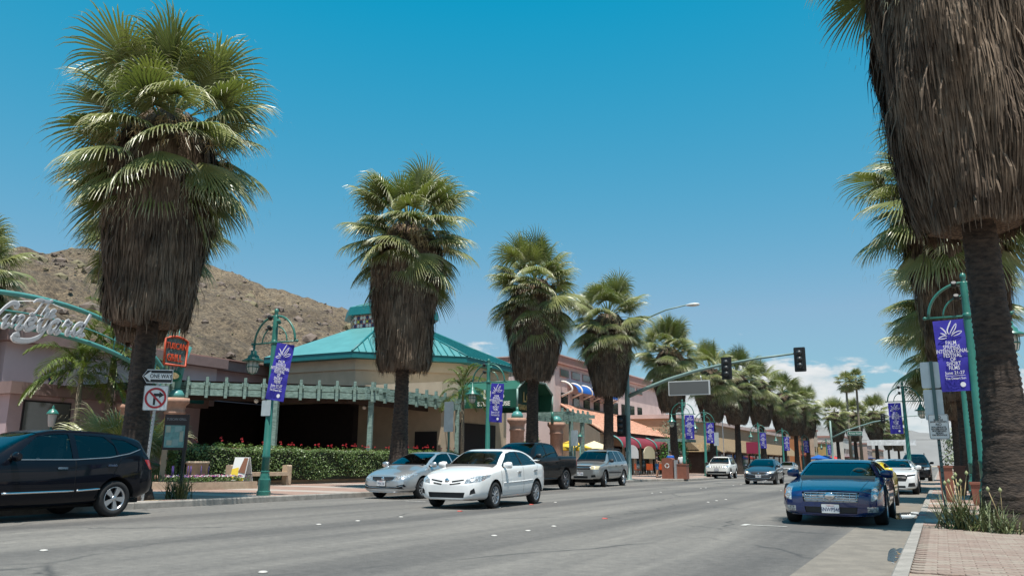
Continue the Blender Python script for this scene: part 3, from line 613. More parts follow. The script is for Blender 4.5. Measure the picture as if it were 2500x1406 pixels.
feather_palm(-33.2, 22.3, 4.2, 'feathery queen palm with arching fronds under the arch sign lettering', 1, 1.08)
feather_palm(-34.2, 24.5, 5.0, 'taller feathery queen palm with stout grey trunk behind the arch', 2, 1.35, .2)
feather_palm(-22.8, 37.6, 4.2, 'small queen palm with thin trunk beside the steakhouse awning', 3, .72, .1)
def fan_shrub(x, y, label, seed, s=.75, n=26):
    t = thing('fan_palm_shrub', label, 'palm shrub', (x, y, .15)); rr = random.Random(seed)
    MB().tube([(0,0,-.05),(0,0,.5)], [.22,.14], 8).build('trunk', M_TRUNK, t)
    for i in range(n):
        o = link('frond', FROND[(rr.choice((66,50,34,18,2)), rr.randrange(2))], t, (0,0,.45), i*2.4); o.scale = (s*rr.uniform(.85,1.15),)*3
    return t
fan_shrub(-26.5, 19.6, 'bushy low fan palm left of the shaggy trunk behind the black crossover', 1, 1.0); fan_shrub(-28.6, 22.0, 'greyish low fan palm behind the bushy one by the mauve wall', 3, .95, 20)
fan_shrub(-24.6, 20.9, 'little fan palm sprouting at the stone pillar foot', 2, .5, 14)
# ------------------------------------------------------------------ street furniture
M_TEAL = mat('teal_metal', (0.028,0.145,0.115), 0.38, var=0.12, vscale=6, spec=0.5, coat=.15)
M_LAMPG = mat('lamp_glass', (0.62,0.60,0.54), 0.35, trans=0.0)
M_BLACK = mat('black_metal', (0.012,0.013,0.015), 0.45)
M_GALV = mat('galvanised_steel', (0.42,0.44,0.45), 0.5, metal=.5, var=.15, vscale=12)
M_SIGNW = mat('sign_white', (0.72,0.73,0.72), 0.5)
M_SIGNB = mat('sign_black', (0.012,0.012,0.014), 0.5)
M_SIGNR = mat('sign_red', (0.42,0.025,0.035), 0.5)
M_ALU = mat('sign_back_aluminium', (0.50,0.56,0.58), 0.5, metal=.4, var=.08, vscale=5)
M_PURPLE = mat('banner_purple', (0.036,0.030,0.36), 0.75, var=.18, vscale=3, bump=.25, bscale=5)
M_BWHITE = mat('banner_white', (0.75,0.74,0.78), 0.8)
def arc(cx, cz, r, a0, a1, n=14): return [(cx+r*math.cos(R(a0+(a1-a0)*i/n)), 0, cz+r*math.sin(R(a0+(a1-a0)*i/n))) for i in range(n+1)]
def lamp_post(x, y, label, side, z=.15, lean=0.0, group='teal street lamps'):
    """side=-1: lantern toward -X, banner arm toward +X"""
    t = thing('street_lamp', label, 'street lamp', (x, y, z), 0, group); s = side; t.rotation_euler = (0, lean, 0)
    MB().lathe([(.19,-.02),(.19,.10),(.165,.13),(.165,.42),(.14,.46),(.13,.52),(.115,.60),(.125,.64),(.10,.70)], n=8, smooth=False).build('base', M_TEAL, t)
    MB().lathe([(.112,.68),(.106,1.0),(.118,1.02),(.118,1.08),(.104,1.10),(.078,4.6),(.075,4.62),(.075,5.05),(.062,5.08)], n=14).build('pole', M_TEAL, t)
    MB().lathe([(.062,5.07),(.045,5.11),(.06,5.16),(.065,5.2),(.05,5.26),(.0,5.29)], n=12).build('finial', M_TEAL, t)
    MB().tube(arc(0, 4.28, .78, 0, 180, 22), .033, 8).build('outer_arch', M_TEAL, t)
    MB().tube(arc(0, 4.28, .48, 0, 180, 18), .021, 7).build('inner_arch', M_TEAL, t)
    MB().tube([(-.86,0,4.28),(.86,0,4.28)], .026, 8).build('crossbar', M_TEAL, t)
    MB().lathe([(.05,4.2),(.09,4.22),(.09,4.34),(.05,4.36)], n=12).build('collar', M_TEAL, t)
    for e in (-1, 1): MB().lathe([(.0,-.045),(.035,-.03),(.045,0),(.035,.03),(0,.045)], (e*.86,0,4.28), 10).build('end_ball', M_TEAL, t)
    lx = s*.78
    ln = MB().lathe([(.035,4.30),(.035,4.10),(.085,4.08),(.09,3.98),(.16,3.93),(.165,3.87),(.31,3.80),(.315,3.77),(.13,3.78)], (lx,0,0), 20).build('lantern', M_TEAL, t)
    MB().lathe([(.145,3.78),(.16,3.60),(.12,3.46),(.0,3.40)], (lx,0,0), 16).build('glass', M_LAMPG, ln)
    cg = MB()
    for k in range(4):
        a = k*math.pi/4; cg.tube([(lx+q*math.cos(a), q*math.sin(a), h) for q, h in ((.165,3.79),(.172,3.6),(.13,3.45),(0,3.385),(-.13,3.45),(-.172,3.6),(-.165,3.79))], .009, 5)
    cg.lathe([(.168,3.61),(.182,3.62),(.182,3.59),(.168,3.6)], (lx,0,0), 16); cg.build('cage', M_TEAL, ln)
    for dx, zz in ((-.2,5.02),(.16,4.88),(-.18,4.72)):
        mb = MB().lathe([(.03,-.09),(.055,-.06),(.06,.06),(.05,.065)], (dx,-.05,zz), 10, M=Matrix.Rotation(R(50), 4, 'X')); mb.tube([(0,0,zz-.03),(dx,-.03,zz-.05)], .014, 5); mb.build('spotlight', M_BLACK if dx < 0 else M_TEAL, t)
    return t
# one banner: cloth, emblem, lettering; hangs along X from its top edge, printed side towards -Y
BW, BH = .62, 1.62
def banner_cloth(seed, tw):
    rr = random.Random(seed); nx, nz = 7, 22; V = []; ph = rr.uniform(0, 6)
    for j in range(nz+1):
        f = j/nz
        for i in range(nx+1):
            u = i/nx-.5; V.append((u*BW, .022*math.sin(7*f+ph+2*u)*f+.008*math.sin(23*f+9*u), -f*BH))
    F = [(j*(nx+1)+i, (j+1)*(nx+1)+i, (j+1)*(nx+1)+i+1, j*(nx+1)+i+1) for j in range(nz) for i in range(nx)]
    mb = MB(); mb.smooth = True; mb.add(V, F); return mb.mesh('cloth', M_PURPLE)
CLOTH = [banner_cloth(1, 0), banner_cloth(2, 0)]
def emblem_mesh():
    mb = MB(); k = dict(o=(0,0,0), ux=(1,0,0), uy=(0,0,1), t=.004)
    for pts, w in (([(-.02,0),(-.04,.1),(.03,.26),(.07,.33)],[.012,.03,.03,.008]), ([(0,.0),(.06,.11),(.13,.21),(.17,.24),(.14,.13),(.05,.01)],[.01,.02,.02,.012,.02,.01]), ([(.03,-.04),(.1,.02),(.2,.06),(.27,.05),(.2,-.01),(.08,-.05)],[.01,.02,.02,.01,.02,.01]),
                   ([(-.07,.0),(-.09,.07),(-.15,.15),(-.19,.18)],[.012,.03,.024,.008]), ([(-.09,-.01),(-.15,.02),(-.2,.04)],[.02,.03,.01]), ([(-.06,-.04),(-.14,-.03),(-.22,-.06),(-.25,-.09),(-.16,-.10),(-.07,-.08)],[.01,.02,.02,.012,.02,.01])):
        ribbon(pts, w, mb=mb, **k)
    return mb.mesh('emblem', M_BWHITE)
EMB = emblem_mesh()
def banner(x, y, ztop, label, tilt=0.0, yaw=0.0, wide=1.0, var=0):
    t = thing('street_banner', label, 'banner', (x, y, ztop), yaw, 'purple festival banners on the street lamps'); t.rotation_euler = (0, tilt, yaw); t.scale = (wide, 1, 1)
    link('cloth', CLOTH[var], t)
    o = link('emblem', EMB, t, (.0,-.028,-.33)); o.scale = (.92,1,.95)
    for ln, zz, sz, bx in (('PALM',-.53,.125,.72),('SPRINGS',-.625,.125,.72),('INTERNATIONAL',-.72,.125,.66),('FESTIVAL',-.815,.125,.72),('OF',-.91,.125,.72),('SHORT',-1.005,.125,.72),('FILMS',-1.10,.125,.72),('June 21-27',-1.21,.10,.9),('The Desert Sun',-1.335,.075,.85)):
        text(ln, sz, M_BWHITE, t, (.0,-.036,zz), (1,0,0), (0,0,1), bold=.0008, sx=bx, ext=.002)
    MB().box((0,-.036,-1.275), (.40,.004,.008)).build('rule', M_BWHITE, t)
    sl_ = MB(); sl_.prism(circ(.055,18), (.13,-.034,-1.48), (1,0,0), (0,0,1), .004); sl_.build('seal', M_BWHITE, t)
    return t
LP = [(-16.75,17.05,'teal street lamp on the sidewalk beside the folding board sign',-1),(-16.75,29.7,'teal street lamp behind the white sedan, before the green awning',-1),(-15.4,54.6,'teal street lamp on the corner beside the brown bins',-1),
      (-16.75,65.7,'teal street lamp beside the white off-roader',-1),(-16.75,88.0,'teal street lamp beside the white flag',-1),(-16.75,103,'distant teal street lamp just right of the dark grey sedan',-1),(-16.75,119,'distant teal street lamp second right of the dark grey sedan',-1),(-16.6,145,'far teal street lamp near the second signal mast',-1),
      (0.86,20.6,'teal street lamp leaning close to the huge right palm',1),(1.0,33.5,'teal street lamp pole behind the sidewalk rule sign',1),(-1.4,47.5,'teal street lamp in front of the clouds by the white coupe',1)]
for i, (x, y, lb, s) in enumerate(LP):
    lamp_post(x, y, lb, s)
    tl = {0:R(9),1:R(4)}.get(i, R(random.uniform(-2.5,2.5)))
    if i == 9: continue
    nm = ['purple banner nearest on the left, blown askew beside the folding board sign','purple banner between the feather palm and the green awning','purple banner above the brown recycling bins','purple banner over the white off-roader','purple banner right of the white flag','purple banner above the dark grey sedan','purple banner one lamp past the dark grey sedan','small far purple banner by the second signal mast','large purple banner at right with two sign backs before it','','purple banner before the clouds over the white coupe'][i]
    banner(x-s*(.47 if i != 8 else .40), y-.02, .15+4.28-.07, nm, tl, {0:R(14)}.get(i, 0.0), .92 if i == 0 else 1.0, i % 2)
# perforated posts and traffic signs
def sign_post(x, y, h, label, lean=0.0, z=.15):
    t = thing('sign_post', label, 'sign post', (x, y, z)); t.rotation_euler = (0, lean, 0)
    MB().box((0,0,h/2-.02), (.05,.05,h)).build('post', M_GALV if x < -1 else mat('post_green_grey', (.07,.12,.12), .5, metal=.3), t)
    hm = MB()
    for k in range(int(h/.09)): hm.prism(circ(.013,8), (0,-.0265,.05+k*.09), (1,0,0), (0,0,1), .003)
    hm.build('holes', M_SIGNB, t)['kind'] = 'stuff'
    return t
CU = Vector((math.cos(R(36)), math.sin(R(36)), 0)); UZ = Vector((0,0,1))       # signs beside the left lane are turned towards the camera
P = Vector((-16.75, 13.15, .15)); sign_post(P.x, P.y, 3.07, 'perforated steel post carrying the one way and no right turn signs', R(3))
up = Vector((math.sin(R(3)),0,math.cos(R(3))))
def board(name, poly, o, ux, uy, m, label, cat, parent=None, t=.006):
    mb = MB(); mb.prism(poly, o, ux, uy, t); ob = mb.build(name, m, parent)
    return tag(ob, label, cat) if label else ob
n_ = CU.cross(UZ); c = P+up*2.92+n_*.045
w = board('one_way_sign', [(-.37,0),(-.27,-.15),(-.27,-.165),(.33,-.165),(.33,.165),(-.27,.165),(-.27,.15)][::1], c, CU, UZ, M_SIGNW, 'black one way arrow sign pointing left beside the shaggy trunk', 'traffic sign')
board('black_field', [(-.355,0),(-.26,-.145),(.315,-.145),(.315,.145),(-.26,.145)], c+n_*.005, CU, UZ, M_SIGNB, None, None, w)
board('arrow', [(-.33,0),(-.175,-.125),(-.175,-.075),(.30,-.075),(.30,.075),(-.175,.075),(-.175,.125)], c+n_*.010, CU, UZ, M_SIGNW, None, None, w)
text('ONE WAY', .135, M_SIGNB, w, c+n_*.014+CU*.06, CU, UZ, bold=.002, sx=.8, ext=.002)
c = P+up*2.40+n_*.045
w = board('no_right_turn_sign', rrect(.56,.60,.04), c, CU, UZ, M_SIGNW, 'square white no right turn sign with red ring and slash', 'traffic sign')
bm_ = MB(); A = [(.27*math.cos(a), .29*math.sin(a)) for a in np.linspace(0, 2*math.pi, 5)]
ed = MB(); Po = rrect(.55,.59,.04); Pi = rrect(.535,.575,.035); k = len(Po); ed.add([c+n_*.0045+CU*p[0]+UZ*p[1] for p in Po]+[c+n_*.0045+CU*p[0]+UZ*p[1] for p in Pi], [(i,(i+1)%k,k+(i+1)%k,k+i) for i in range(k)]); ed.build('border', M_SIGNB, w)
ar = MB(); ar.prism([(-.05,-.17),(0,-.17),(0,.04),(.08,.04),(.08,-.0),(.19,.075),(.08,.15),(.08,.11),(-.05,.11)], c+n_*.006, CU, UZ, .003); ar.build('arrow', M_SIGNB, w)
rg = MB(); k = 36; rg.add([c+n_*.009+CU*r*math.cos(2*math.pi*i/k)+UZ*r*math.sin(2*math.pi*i/k) for r in (.25,.20) for i in range(k)], [(i,(i+1)%k,k+(i+1)%k,k+i) for i in range(k)])
d = Vector((math.cos(R(-45)), math.sin(R(-45)), 0)); q = Vector((-d.y, d.x, 0)); rg.prism([(d.x*a+q.x*b, d.y*a+q.y*b) for a, b in ((-.22,-.022),(.22,-.022),(.22,.022),(-.22,.022))], c+n_*.010, CU, UZ, .003); rg.build('prohibition_ring', M_SIGNR, w)
# the rule sign on the right sidewalk and the two blank sign backs on a second post
RX = Vector((1,0.04,0)).normalized(); nr = RX.cross(UZ)
P = Vector((0.02, 15.6, .13)); sign_post(P.x, P.y, 2.75, 'green tinted perforated post carrying two blank sign backs', 0, .13)
for zz, hh, lb in ((2.50,.45,'upper blank pale sign back before the large purple banner'),(1.99,.52,'lower blank pale sign back above the sidewalk rule sign')):
    s_ = board('blank_sign', rrect(.29,hh,.03), P+UZ*(zz-.0)+nr*.035+RX*(-.03 if zz > 2.3 else -.02), RX, UZ, M_ALU, lb, 'sign'); 
    MB().box(P+UZ*zz+nr*.055, (.055,.03,hh+.02)).build('mounting_rail', mat('rail_dark', (.06,.12,.12), .5), s_)
c = P+UZ*1.62+nr*.06+RX*.02
w = board('rule_sign', rrect(.31,.42,.03), c, RX, UZ, M_SIGNW, 'white sign with black lines of text about riding on the sidewalk', 'sign')
ed = MB(); Po = rrect(.296,.406,.028); Pi = rrect(.284,.394,.024); k = len(Po); ed.add([c+nr*.0045+RX*p[0]+UZ*p[1] for p in Po]+[c+nr*.0045+RX*p[0]+UZ*p[1] for p in Pi], [(i,(i+1)%k,k+(i+1)%k,k+i) for i in range(k)]); ed.build('border', M_SIGNB, w)
for ln, zz, sz in (('NO',.155,.060),('BICYCLE',.112,.038),('(EXCEPT POLICE DEPT)',.080,.030),('NO',.035,.060),('ROLLERSKATE,',-.010,.036),('ROLLERBLADE OR',-.043,.036),('SKATEBOARD',-.076,.036),('RIDING',-.109,.036),('ON SIDEWALK',-.142,.036)):
    text(ln, sz, M_SIGNB, w, c+nr*.006+UZ*zz, RX, UZ, bold=.0012, ext=.001, sx=.8 if len(ln) > 13 else .95)
# flat sign backs further along
for x, y, zz, ww, hh, lb in ((-16.6,26.4,2.65,.42,1.15,'tall grey parking sign back on a post right of the second palm'),(-16.6,38.6,2.2,.4,.8,'pale sign back on a teal post near the second stone pillar'),(-16.5,68.5,3.0,.42,1.1,'grey sign back on a post left of the white flag')):
    p_ = thing('street_sign', lb, 'street sign', (x, y, .15)); MB().box((0,0,1.6 if zz > 2.3 else 1.2), (.06,.06,3.2 if zz > 2.3 else 2.4)).build('post', M_TEAL, p_); MB().prism(rrect(ww,hh,.03), (0,-.04,zz), (1,0,0), (0,0,1), .006).build('plate', M_ALU, p_)
pl = MB().prism(rrect(.34,.44,.03), (0,0,0), (1,0,0), (0,0,1), .01).build('lamp_plate', M_ALU, None, (-16.78,16.94,2.55)); tag(pl, 'pale rectangular sign back strapped to the nearest left lamp', 'sign')
# ------------------------------------------------------------------ traffic signals
M_MAST = mat('mast_green_grey', (0.17,0.255,0.235), 0.5, var=.1, vscale=4)
def signal_head(name, x, y, z, label, sc=1.0):
    t = thing(name, label, 'traffic light', (x, y, z)); t.scale = (sc,)*3
    MB().prism(rrect(.62,1.36,.06), (0,0,0), (1,0,0), (0,0,1), .02).build('backplate', M_BLACK, t)
    MB().box((0,-.09,0), (.34,.16,1.08)).build('housing', M_BLACK, t)
    for k in (-1,0,1): MB().lathe([(.15,0),(.145,-.05),(.10,-.10),(0,-.13)], (0,-.17,k*.35), 14, 'y').build('lamp_back', mat('signal_dark_grey', (.03,.033,.036), .4), t)
    return t
def mast(x, y, label, pts, poleh):
    t = thing('signal_mast', label, 'signal mast', (x, y, .1))
    MB().lathe([(.26,-.1),(.26,.05),(.16,.09),(.155,poleh*.5),(.13,poleh)], n=14).build('pole', M_MAST, t)
    MB().tube(pts, [.13-.075*i/(len(pts)-1) for i in range(len(pts))], 10).build('mast_arm', M_MAST, t)
    return t
mp = [(0,0,4.95),(1.2,0,5.42),(2.6,0,5.90),(4.2,0,6.32),(5.8,0,6.62),(7.8,0,6.88),(10.2,0,7.08)]
ms = mast(-16.5, 46.5, 'green signal pole with long curved mast arm reaching over the road', mp, 9.0)
MB().tube([(0,0,8.4),(.6,0,9.1),(1.5,0,9.75),(2.6,0,10.12),(3.9,0,10.32)], [.07,.055,.05,.045,.04], 8).build('luminaire_arm', M_MAST, ms)
MB().lathe([(.0,0),(.08,.05),(.19,.3),(.22,.55),(.16,.8),(.0,.9)], (3.8,0,10.30), 14, 'x', M=Matrix.Diagonal((1,1,.5,1))).build('luminaire_head', mat('luminaire_grey', (.62,.63,.62), .4), ms)
signal_head('traffic_light', -6.35, 46.42, 6.80, 'black traffic light at the tip of the mast arm'); signal_head('traffic_light', -10.4, 46.42, 6.50, 'black traffic light midway along the mast arm before palm crowns', .95)
signal_head('traffic_light', -16.75, 46.1, 3.3, 'black traffic light on the side of the signal pole', .95)
cb = thing('cabinet_sign', 'grey illuminated street name sign seen from behind, hung under the mast arm', 'sign', (-12.65, 46.45, 5.45))
MB().box((0,0,0), (2.45,.16,.84)).build('box', mat('sign_frame_grey', (.52,.54,.54), .45), cb); MB().box((0,-.085,0), (2.33,.012,.72)).build('panel', mat('sign_back_grey', (.105,.11,.11), .6), cb)
for e, zz in ((-.75,5.82),(.75,6.1)): MB().tube([(e,0,.40),(e-.05,0,zz-5.40)], .03, 6).build('hanger', M_GALV, cb)
# far signal mast with green name sign
ms2 = mast(-14.3, 132, 'far grey signal mast with a thin arm over the street', [(0,0,5.0),(2.5,0,6.2),(6,0,7.3),(10,0,8.0),(14.5,0,8.3)], 7.6)
sg = thing('street_name_sign', 'small green street name sign hanging from the far mast arm', 'street sign', (-10.9, 131.9, 5.75)); MB().box((0,0,0),(2.1,.1,.62)).build('frame', M_SIGNW, sg); MB().box((0,-.06,0),(1.98,.02,.50)).build('panel', mat('street_sign_green', (.0,.12,.07), .5), sg)
text('Arenas Road', .33, M_SIGNW, sg, (0,-.075,0), (1,0,0), (0,0,1), bold=.006, ext=.002)
for e in (-.7,.7): MB().tube([(e,0,.3),(e,0,.85+.2*e)], .03, 5).build('hanger', M_GALV, sg)
signal_head('traffic_light', -6.9, 131.9, 7.9, 'far black traffic light on the second mast arm'); signal_head('traffic_light', -1.6, 131.9, 8.5, 'far black traffic light at the tip of the second mast arm beside the right banner')
bn = thing('street_span_banner', 'white printed banner stretched across the street far away', 'banner', (-7.6, 165, 5.2)); MB().box((0,0,0), (8.2,.05,1.0)).build('cloth', mat('banner_offwhite', (.70,.70,.70), .8, var=.25, vscale=1.5), bn); MB().tube([(-9,0,.5),(9,0,.5)], .03, 5).build('cable', M_BLACK, bn)
# ------------------------------------------------------------------ bins, bench, planters, small sidewalk things
M_BROWN = mat('bin_brown', (0.23,0.085,0.055), 0.6, var=.15, vscale=5); M_STONE = mat('pillar_stucco', (0.42,0.25,0.185), 0.85, var=.18, vscale=4, bump=.2, bscale=30); M_BEIGE = mat('bench_concrete', (0.46,0.35,0.25), 0.85, var=.15, vscale=6, bump=.2, bscale=40)
t = thing('recycling_bin', 'brown round topped recycling bin with white loop symbol', 'bin', (-15.7, 51.9, .15))
MB().prism([(-.36,0),(.36,0),(.36,1.22)]+[(.36*math.cos(R(a)), 1.22+.10*math.sin(R(a))) for a in range(20,180,20)]+[(-.36,1.22)], (0,0,0), (1,0,0), (0,0,1), .62).build('body', M_BROWN, t)
sy = MB()
for k in range(3): ribbon([(.13*math.cos(R(120*k+a)), .13*math.sin(R(120*k+a))) for a in (20,55,90,125)], .05, .004, o=(0,-.315,.82), ux=(1,0,0), uy=(0,0,1), mb=sy)
sy.build('symbol', M_SIGNW, t); MB().box((.5,.02,.6), (.12,.5,1.15)).build('side_panel', M_GALV, t)
t = thing('litter_bin', 'plain square brown bin beside the recycling bin', 'bin', (-14.85, 52.2, .15)); MB().box((0,0,.42), (.66,.62,.88)).build('body', M_BROWN, t); MB().box((0,0,.90), (.70,.66,.07)).build('lid', M_BROWN, t)
t = thing('bench', 'pale concrete bench against the hedge by the nearest left lamp', 'bench', (-23.05, 23.2, .15))
for e in (-1.45,1.45): MB().prism(rrect(.26,.80,.05), (0,e,.38), (1,0,0), (0,0,1), .26).build('end_block', M_BEIGE, t)
MB().box((0,0,.44), (.42,2.7,.14)).build('seat', M_BEIGE, t)
t = thing('planter_pot', 'round beige concrete planter pot beside the flower bed', 'planter', (-23.1, 20.25, .15)); MB().lathe([(.30,0),(.33,.05),(.36,.80),(.40,.81),(.40,.90),(.34,.90),(.33,.78),(0,.76)], n=24).build('pot', M_BEIGE, t)
# folding A board
t = thing('folding_board_sign', 'white folding sidewalk board with yellow drink advert beside the bench', 'sign', (-22.3, 21.55, .15), R(4))
for s in (-1,1):
    o = MB().prism([(-.32,0),(.32,0),(.32,1.08),(-.32,1.08)], (0,0,0), (1,0,0), Vector((0,-s*.24,1)).normalized()*1.0, .025).build('panel', M_SIGNW, t, (0, s*.28, 0))
    if s < 0:
        Uy = Vector((0,.24,1)).normalized(); q = lambda poly, m, z: MB().prism(poly, Vector((0,-.028-z,0)), (1,0,0), Uy, .004).build('print', m, o)
        q([(-.31,.02),(.31,.02),(.31,.36),(-.31,.30)], mat('print_gold', (.42,.33,.03), .6), 0); q([(-.31,.31),(.02,.38),(-.02,.72),(-.31,.66)], mat('print_yellow', (.75,.55,.06), .6), .003); q([(.0,.55),(.31,.5),(.31,1.06),(.14,1.06)], mat('print_brown', (.22,.10,.06), .6), .003)
        q([(-.27,.12),(.2,.12),(.2,.15),(-.27,.15)], M_SIGNW, .005); q([(-.2,.19),(.2,.19),(.2,.215),(-.2,.215)], M_SIGNW, .005); q([(-.24,.25),(.05,.25),(.05,.275),(-.24,.275)], M_SIGNW, .005)
MB().box((.33,0,.45), (.02,.36,.02)).build('brace', M_BLACK, t)
# menu board on a post
t = thing('menu_board', 'dark framed restaurant menu board on a post behind the black crossover', 'sign', (-19.3, 16.05, .15), R(35))
MB().box((0,0,1.72), (.66,.09,1.0)).build('frame', mat('frame_dark_brown', (.03,.02,.02), .5), t); MB().box((.27,0,.66), (.08,.08,1.3)).build('post', M_BLACK, t)
MB().box((-.02,-.05,1.60), (.54,.01,.62)).build('paper', mat('menu_teal', (.17,.36,.34), .5, var=.35, vscale=6), t)
text('TUSCAN GRILL', .095, mat('dull_silver', (.35,.35,.36), .5), t, (0,-.052,2.08), (1,0,0), (0,0,1), sx=.85, ext=.002)
for k, (px, pz, pw, ph) in enumerate(((-.2,1.8,.12,.18),(.08,1.8,.2,.16),(-.15,1.42,.14,.14),(.02,1.43,.16,.18),(.17,1.6,.1,.3))): MB().box((px,-.058,pz), (pw,.006,ph)).build('menu_card', mat('menu_card_%d' % (k % 2), ((.42,.45,.36),(.28,.42,.40))[k % 2], .6), t)
# grass clumps
M_GRASS = mat('strap_grass', (0.050,0.075,0.022), 0.5, var=.4, vscale=9, col2=(.10,.12,.045))
def grass_clump(x, y, n, L, spread, label, seed, z=.15, stalks=0, sd=.12):
    t = thing('grass_clump', label, 'plant', (x, y, z)); rr = random.Random(seed); mb = MB()
    for i in range(n):
        a = rr.uniform(0, 6.28); b = rr.uniform(.15,1.0)*spread; p = Vector((rr.gauss(0,sd), rr.gauss(0,sd), -.02)); d = Vector((math.cos(a)*b, math.sin(a)*b, 1)).normalized(); l = L*rr.uniform(.55,1.1); lat = d.cross(UZ).normalized()*rr.uniform(.006,.012); o = []; g = rr.uniform(.10,.30)
        vs = []; 
        for k in range(6): w_ = (1,1,.9,.7,.45,.05)[k]; vs += [p+lat*w_, p-lat*w_]; p = p+d*l/5; d = (d+Vector((0,0,-g*(k+1)*.35))).normalized()
        mb.add(vs, [(2*k,2*k+1,2*k+3,2*k+2) for k in range(5)])
    mb.build('blades', M_GRASS, t)['kind'] = 'stuff'
    for i in range(stalks):
        a = rr.uniform(0,6.28); e = Vector((math.cos(a)*.3*rr.random(), math.sin(a)*.3*rr.random(), L*rr.uniform(.9,1.25))); s_ = MB().tube([(0,0,0), e*.55+Vector((0,0,.05)), e], .006, 5); s_.build('flower_stem', M_STALK, t)
        MB().lathe([(0,-.03),(.022,-.01),(.026,.015),(0,.05)], e, 8).build('seed_head', mat('seed_pod_pale', (.32,.34,.17), .7), t)
    return t
grass_clump(0.22, 14.7, 260, .70, 1.0, 'strappy green grass clump with seed heads at the foot of the right palm', 1, .14, 7, .16); grass_clump(.75, 14.3, 120, .5, 1.2, 'lower sprawling grass tuft at the base of the huge palm', 2, .14, 2, .14)
grass_clump(-16.9, 14.3, 190, .75, .8, 'dark spiky grass clump at the kerb behind the black crossover', 3)
for x, y, r, lb, sd in ((1.2,15.2,1.12,'bare sandy soil patch around the right palm trunk',3),(-17.5,13.4,.80,'sandy planting square around the large left palm',4)):
    blob('tree_pit', x, y, r*.86, r*.86, .1515, M_SAND, sd, lb, 'soil')
# flower bed
M_FLW = [mat('petal_pink', (.62,.16,.30), .6), mat('petal_white', (.75,.72,.70), .6), mat('petal_violet', (.10,.05,.32), .6)]; M_GREEN = mat('bedding_leaf', (.065,.115,.02), .55, var=.4, vscale=20)
def leaf_heap(mb, x, y, z, r, h, n, s, rr, mi=0):
    for i in range(n):
        a = rr.uniform(0,6.28); q = r*math.sqrt(rr.random()); p = Vector((x+q*math.cos(a), y+q*math.sin(a), z+h*rr.random()*(1-.5*(q/r)**2))); d = Vector((rr.gauss(0,1),rr.gauss(0,1),rr.gauss(.4,.7))).normalized(); e = d.orthogonal().normalized()*s*rr.uniform(.6,1.2); f = d.cross(e)*.8; mb.mi = mi
        mb.add([p-e, p+f*.6, p+e, p-f*.6], [(0,1,2,3)])
bed = thing('flower_bed', 'low kerbed flower bed of pink, white and violet blooms by the stone pillar', 'flower bed', (-22.0, 19.9, .15))
MB().prism([(-.9,-1.6),(.75,-1.6),(.75,1.4),(-.9,1.4)], (0,0,.10), (1,0,0), (0,1,0), .26).build('edging', M_BEIGE, bed); MB().prism([(-.78,-1.48),(.63,-1.48),(.63,1.28),(-.78,1.28)], (0,0,.225), (1,0,0), (0,1,0), .03).build('soil', mat('dark_soil', (.05,.035,.025), .95), bed)
mb = MB(); rr = random.Random(4)
for i in range(70): leaf_heap(mb, rr.uniform(-.7,.55), rr.uniform(-1.4,1.2), .24, .14, .20, 24, .035, rr)
mb.build('foliage', M_GREEN, bed)['kind'] = 'stuff'
mb = MB()
for i in range(170): leaf_heap(mb, rr.uniform(-.7,.6), rr.uniform(-1.4,1.2), .40, .05, .06, 6, .026, rr, rr.choice((0,0,1,1,2)))
for i in range(9):
    x, y = rr.uniform(-.75,-.3), rr.uniform(-1.4,.6); mb.mi = 2; mb.tube([(x,y,.4),(x+rr.uniform(-.03,.03),y,.75)], [.015,.005], 5)
mb.build('blooms', M_FLW, bed)['kind'] = 'stuff'
# ------------------------------------------------------------------ buildings on the left side
M_CREAM = mat('cream_stucco', (0.50,0.405,0.295), 0.9, var=.10, vscale=1.2, bump=.25, bscale=25); M_MAUVE = mat('mauve_stucco', (0.40,0.30,0.315), 0.9, var=.08, vscale=1.0, bump=.2, bscale=25)
M_BRFASC = mat('mauve_brown_fascia', (0.215,0.145,0.135), 0.85, var=.12, vscale=2); M_PINK = mat('pink_stucco', (0.55,0.43,0.40), 0.9, var=.10, vscale=.8, bump=.2, bscale=20); M_ROSE = mat('rose_cornice', (0.36,0.20,0.165), 0.85, var=.1, vscale=2)
M_TROOF = mat('teal_standing_seam', (0.095,0.275,0.275), 0.45, var=.12, vscale=.8, metal=.15); M_TFASC = mat('teal_fascia', (0.008,0.135,0.145), 0.45, var=.1, vscale=1.5)
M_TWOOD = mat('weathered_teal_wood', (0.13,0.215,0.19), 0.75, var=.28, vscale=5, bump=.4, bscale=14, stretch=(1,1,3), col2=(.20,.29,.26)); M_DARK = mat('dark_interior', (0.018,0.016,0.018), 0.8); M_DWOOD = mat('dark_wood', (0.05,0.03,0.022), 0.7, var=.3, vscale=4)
M_GLASSD = mat('window_glass_dark', (0.02,0.028,0.03), 0.06, spec=.8); M_GLASSG = mat('window_glass_grey', (0.10,0.11,0.105), 0.10, spec=.8, var=.2, vscale=.6)
M_HEDGE = mat('hedge_leaf', (0.040,0.076,0.018), 0.45, var=.5, vscale=14, col2=(.11,.165,.045)); M_HCORE = mat('hedge_core', (0.012,0.02,0.008), .9)
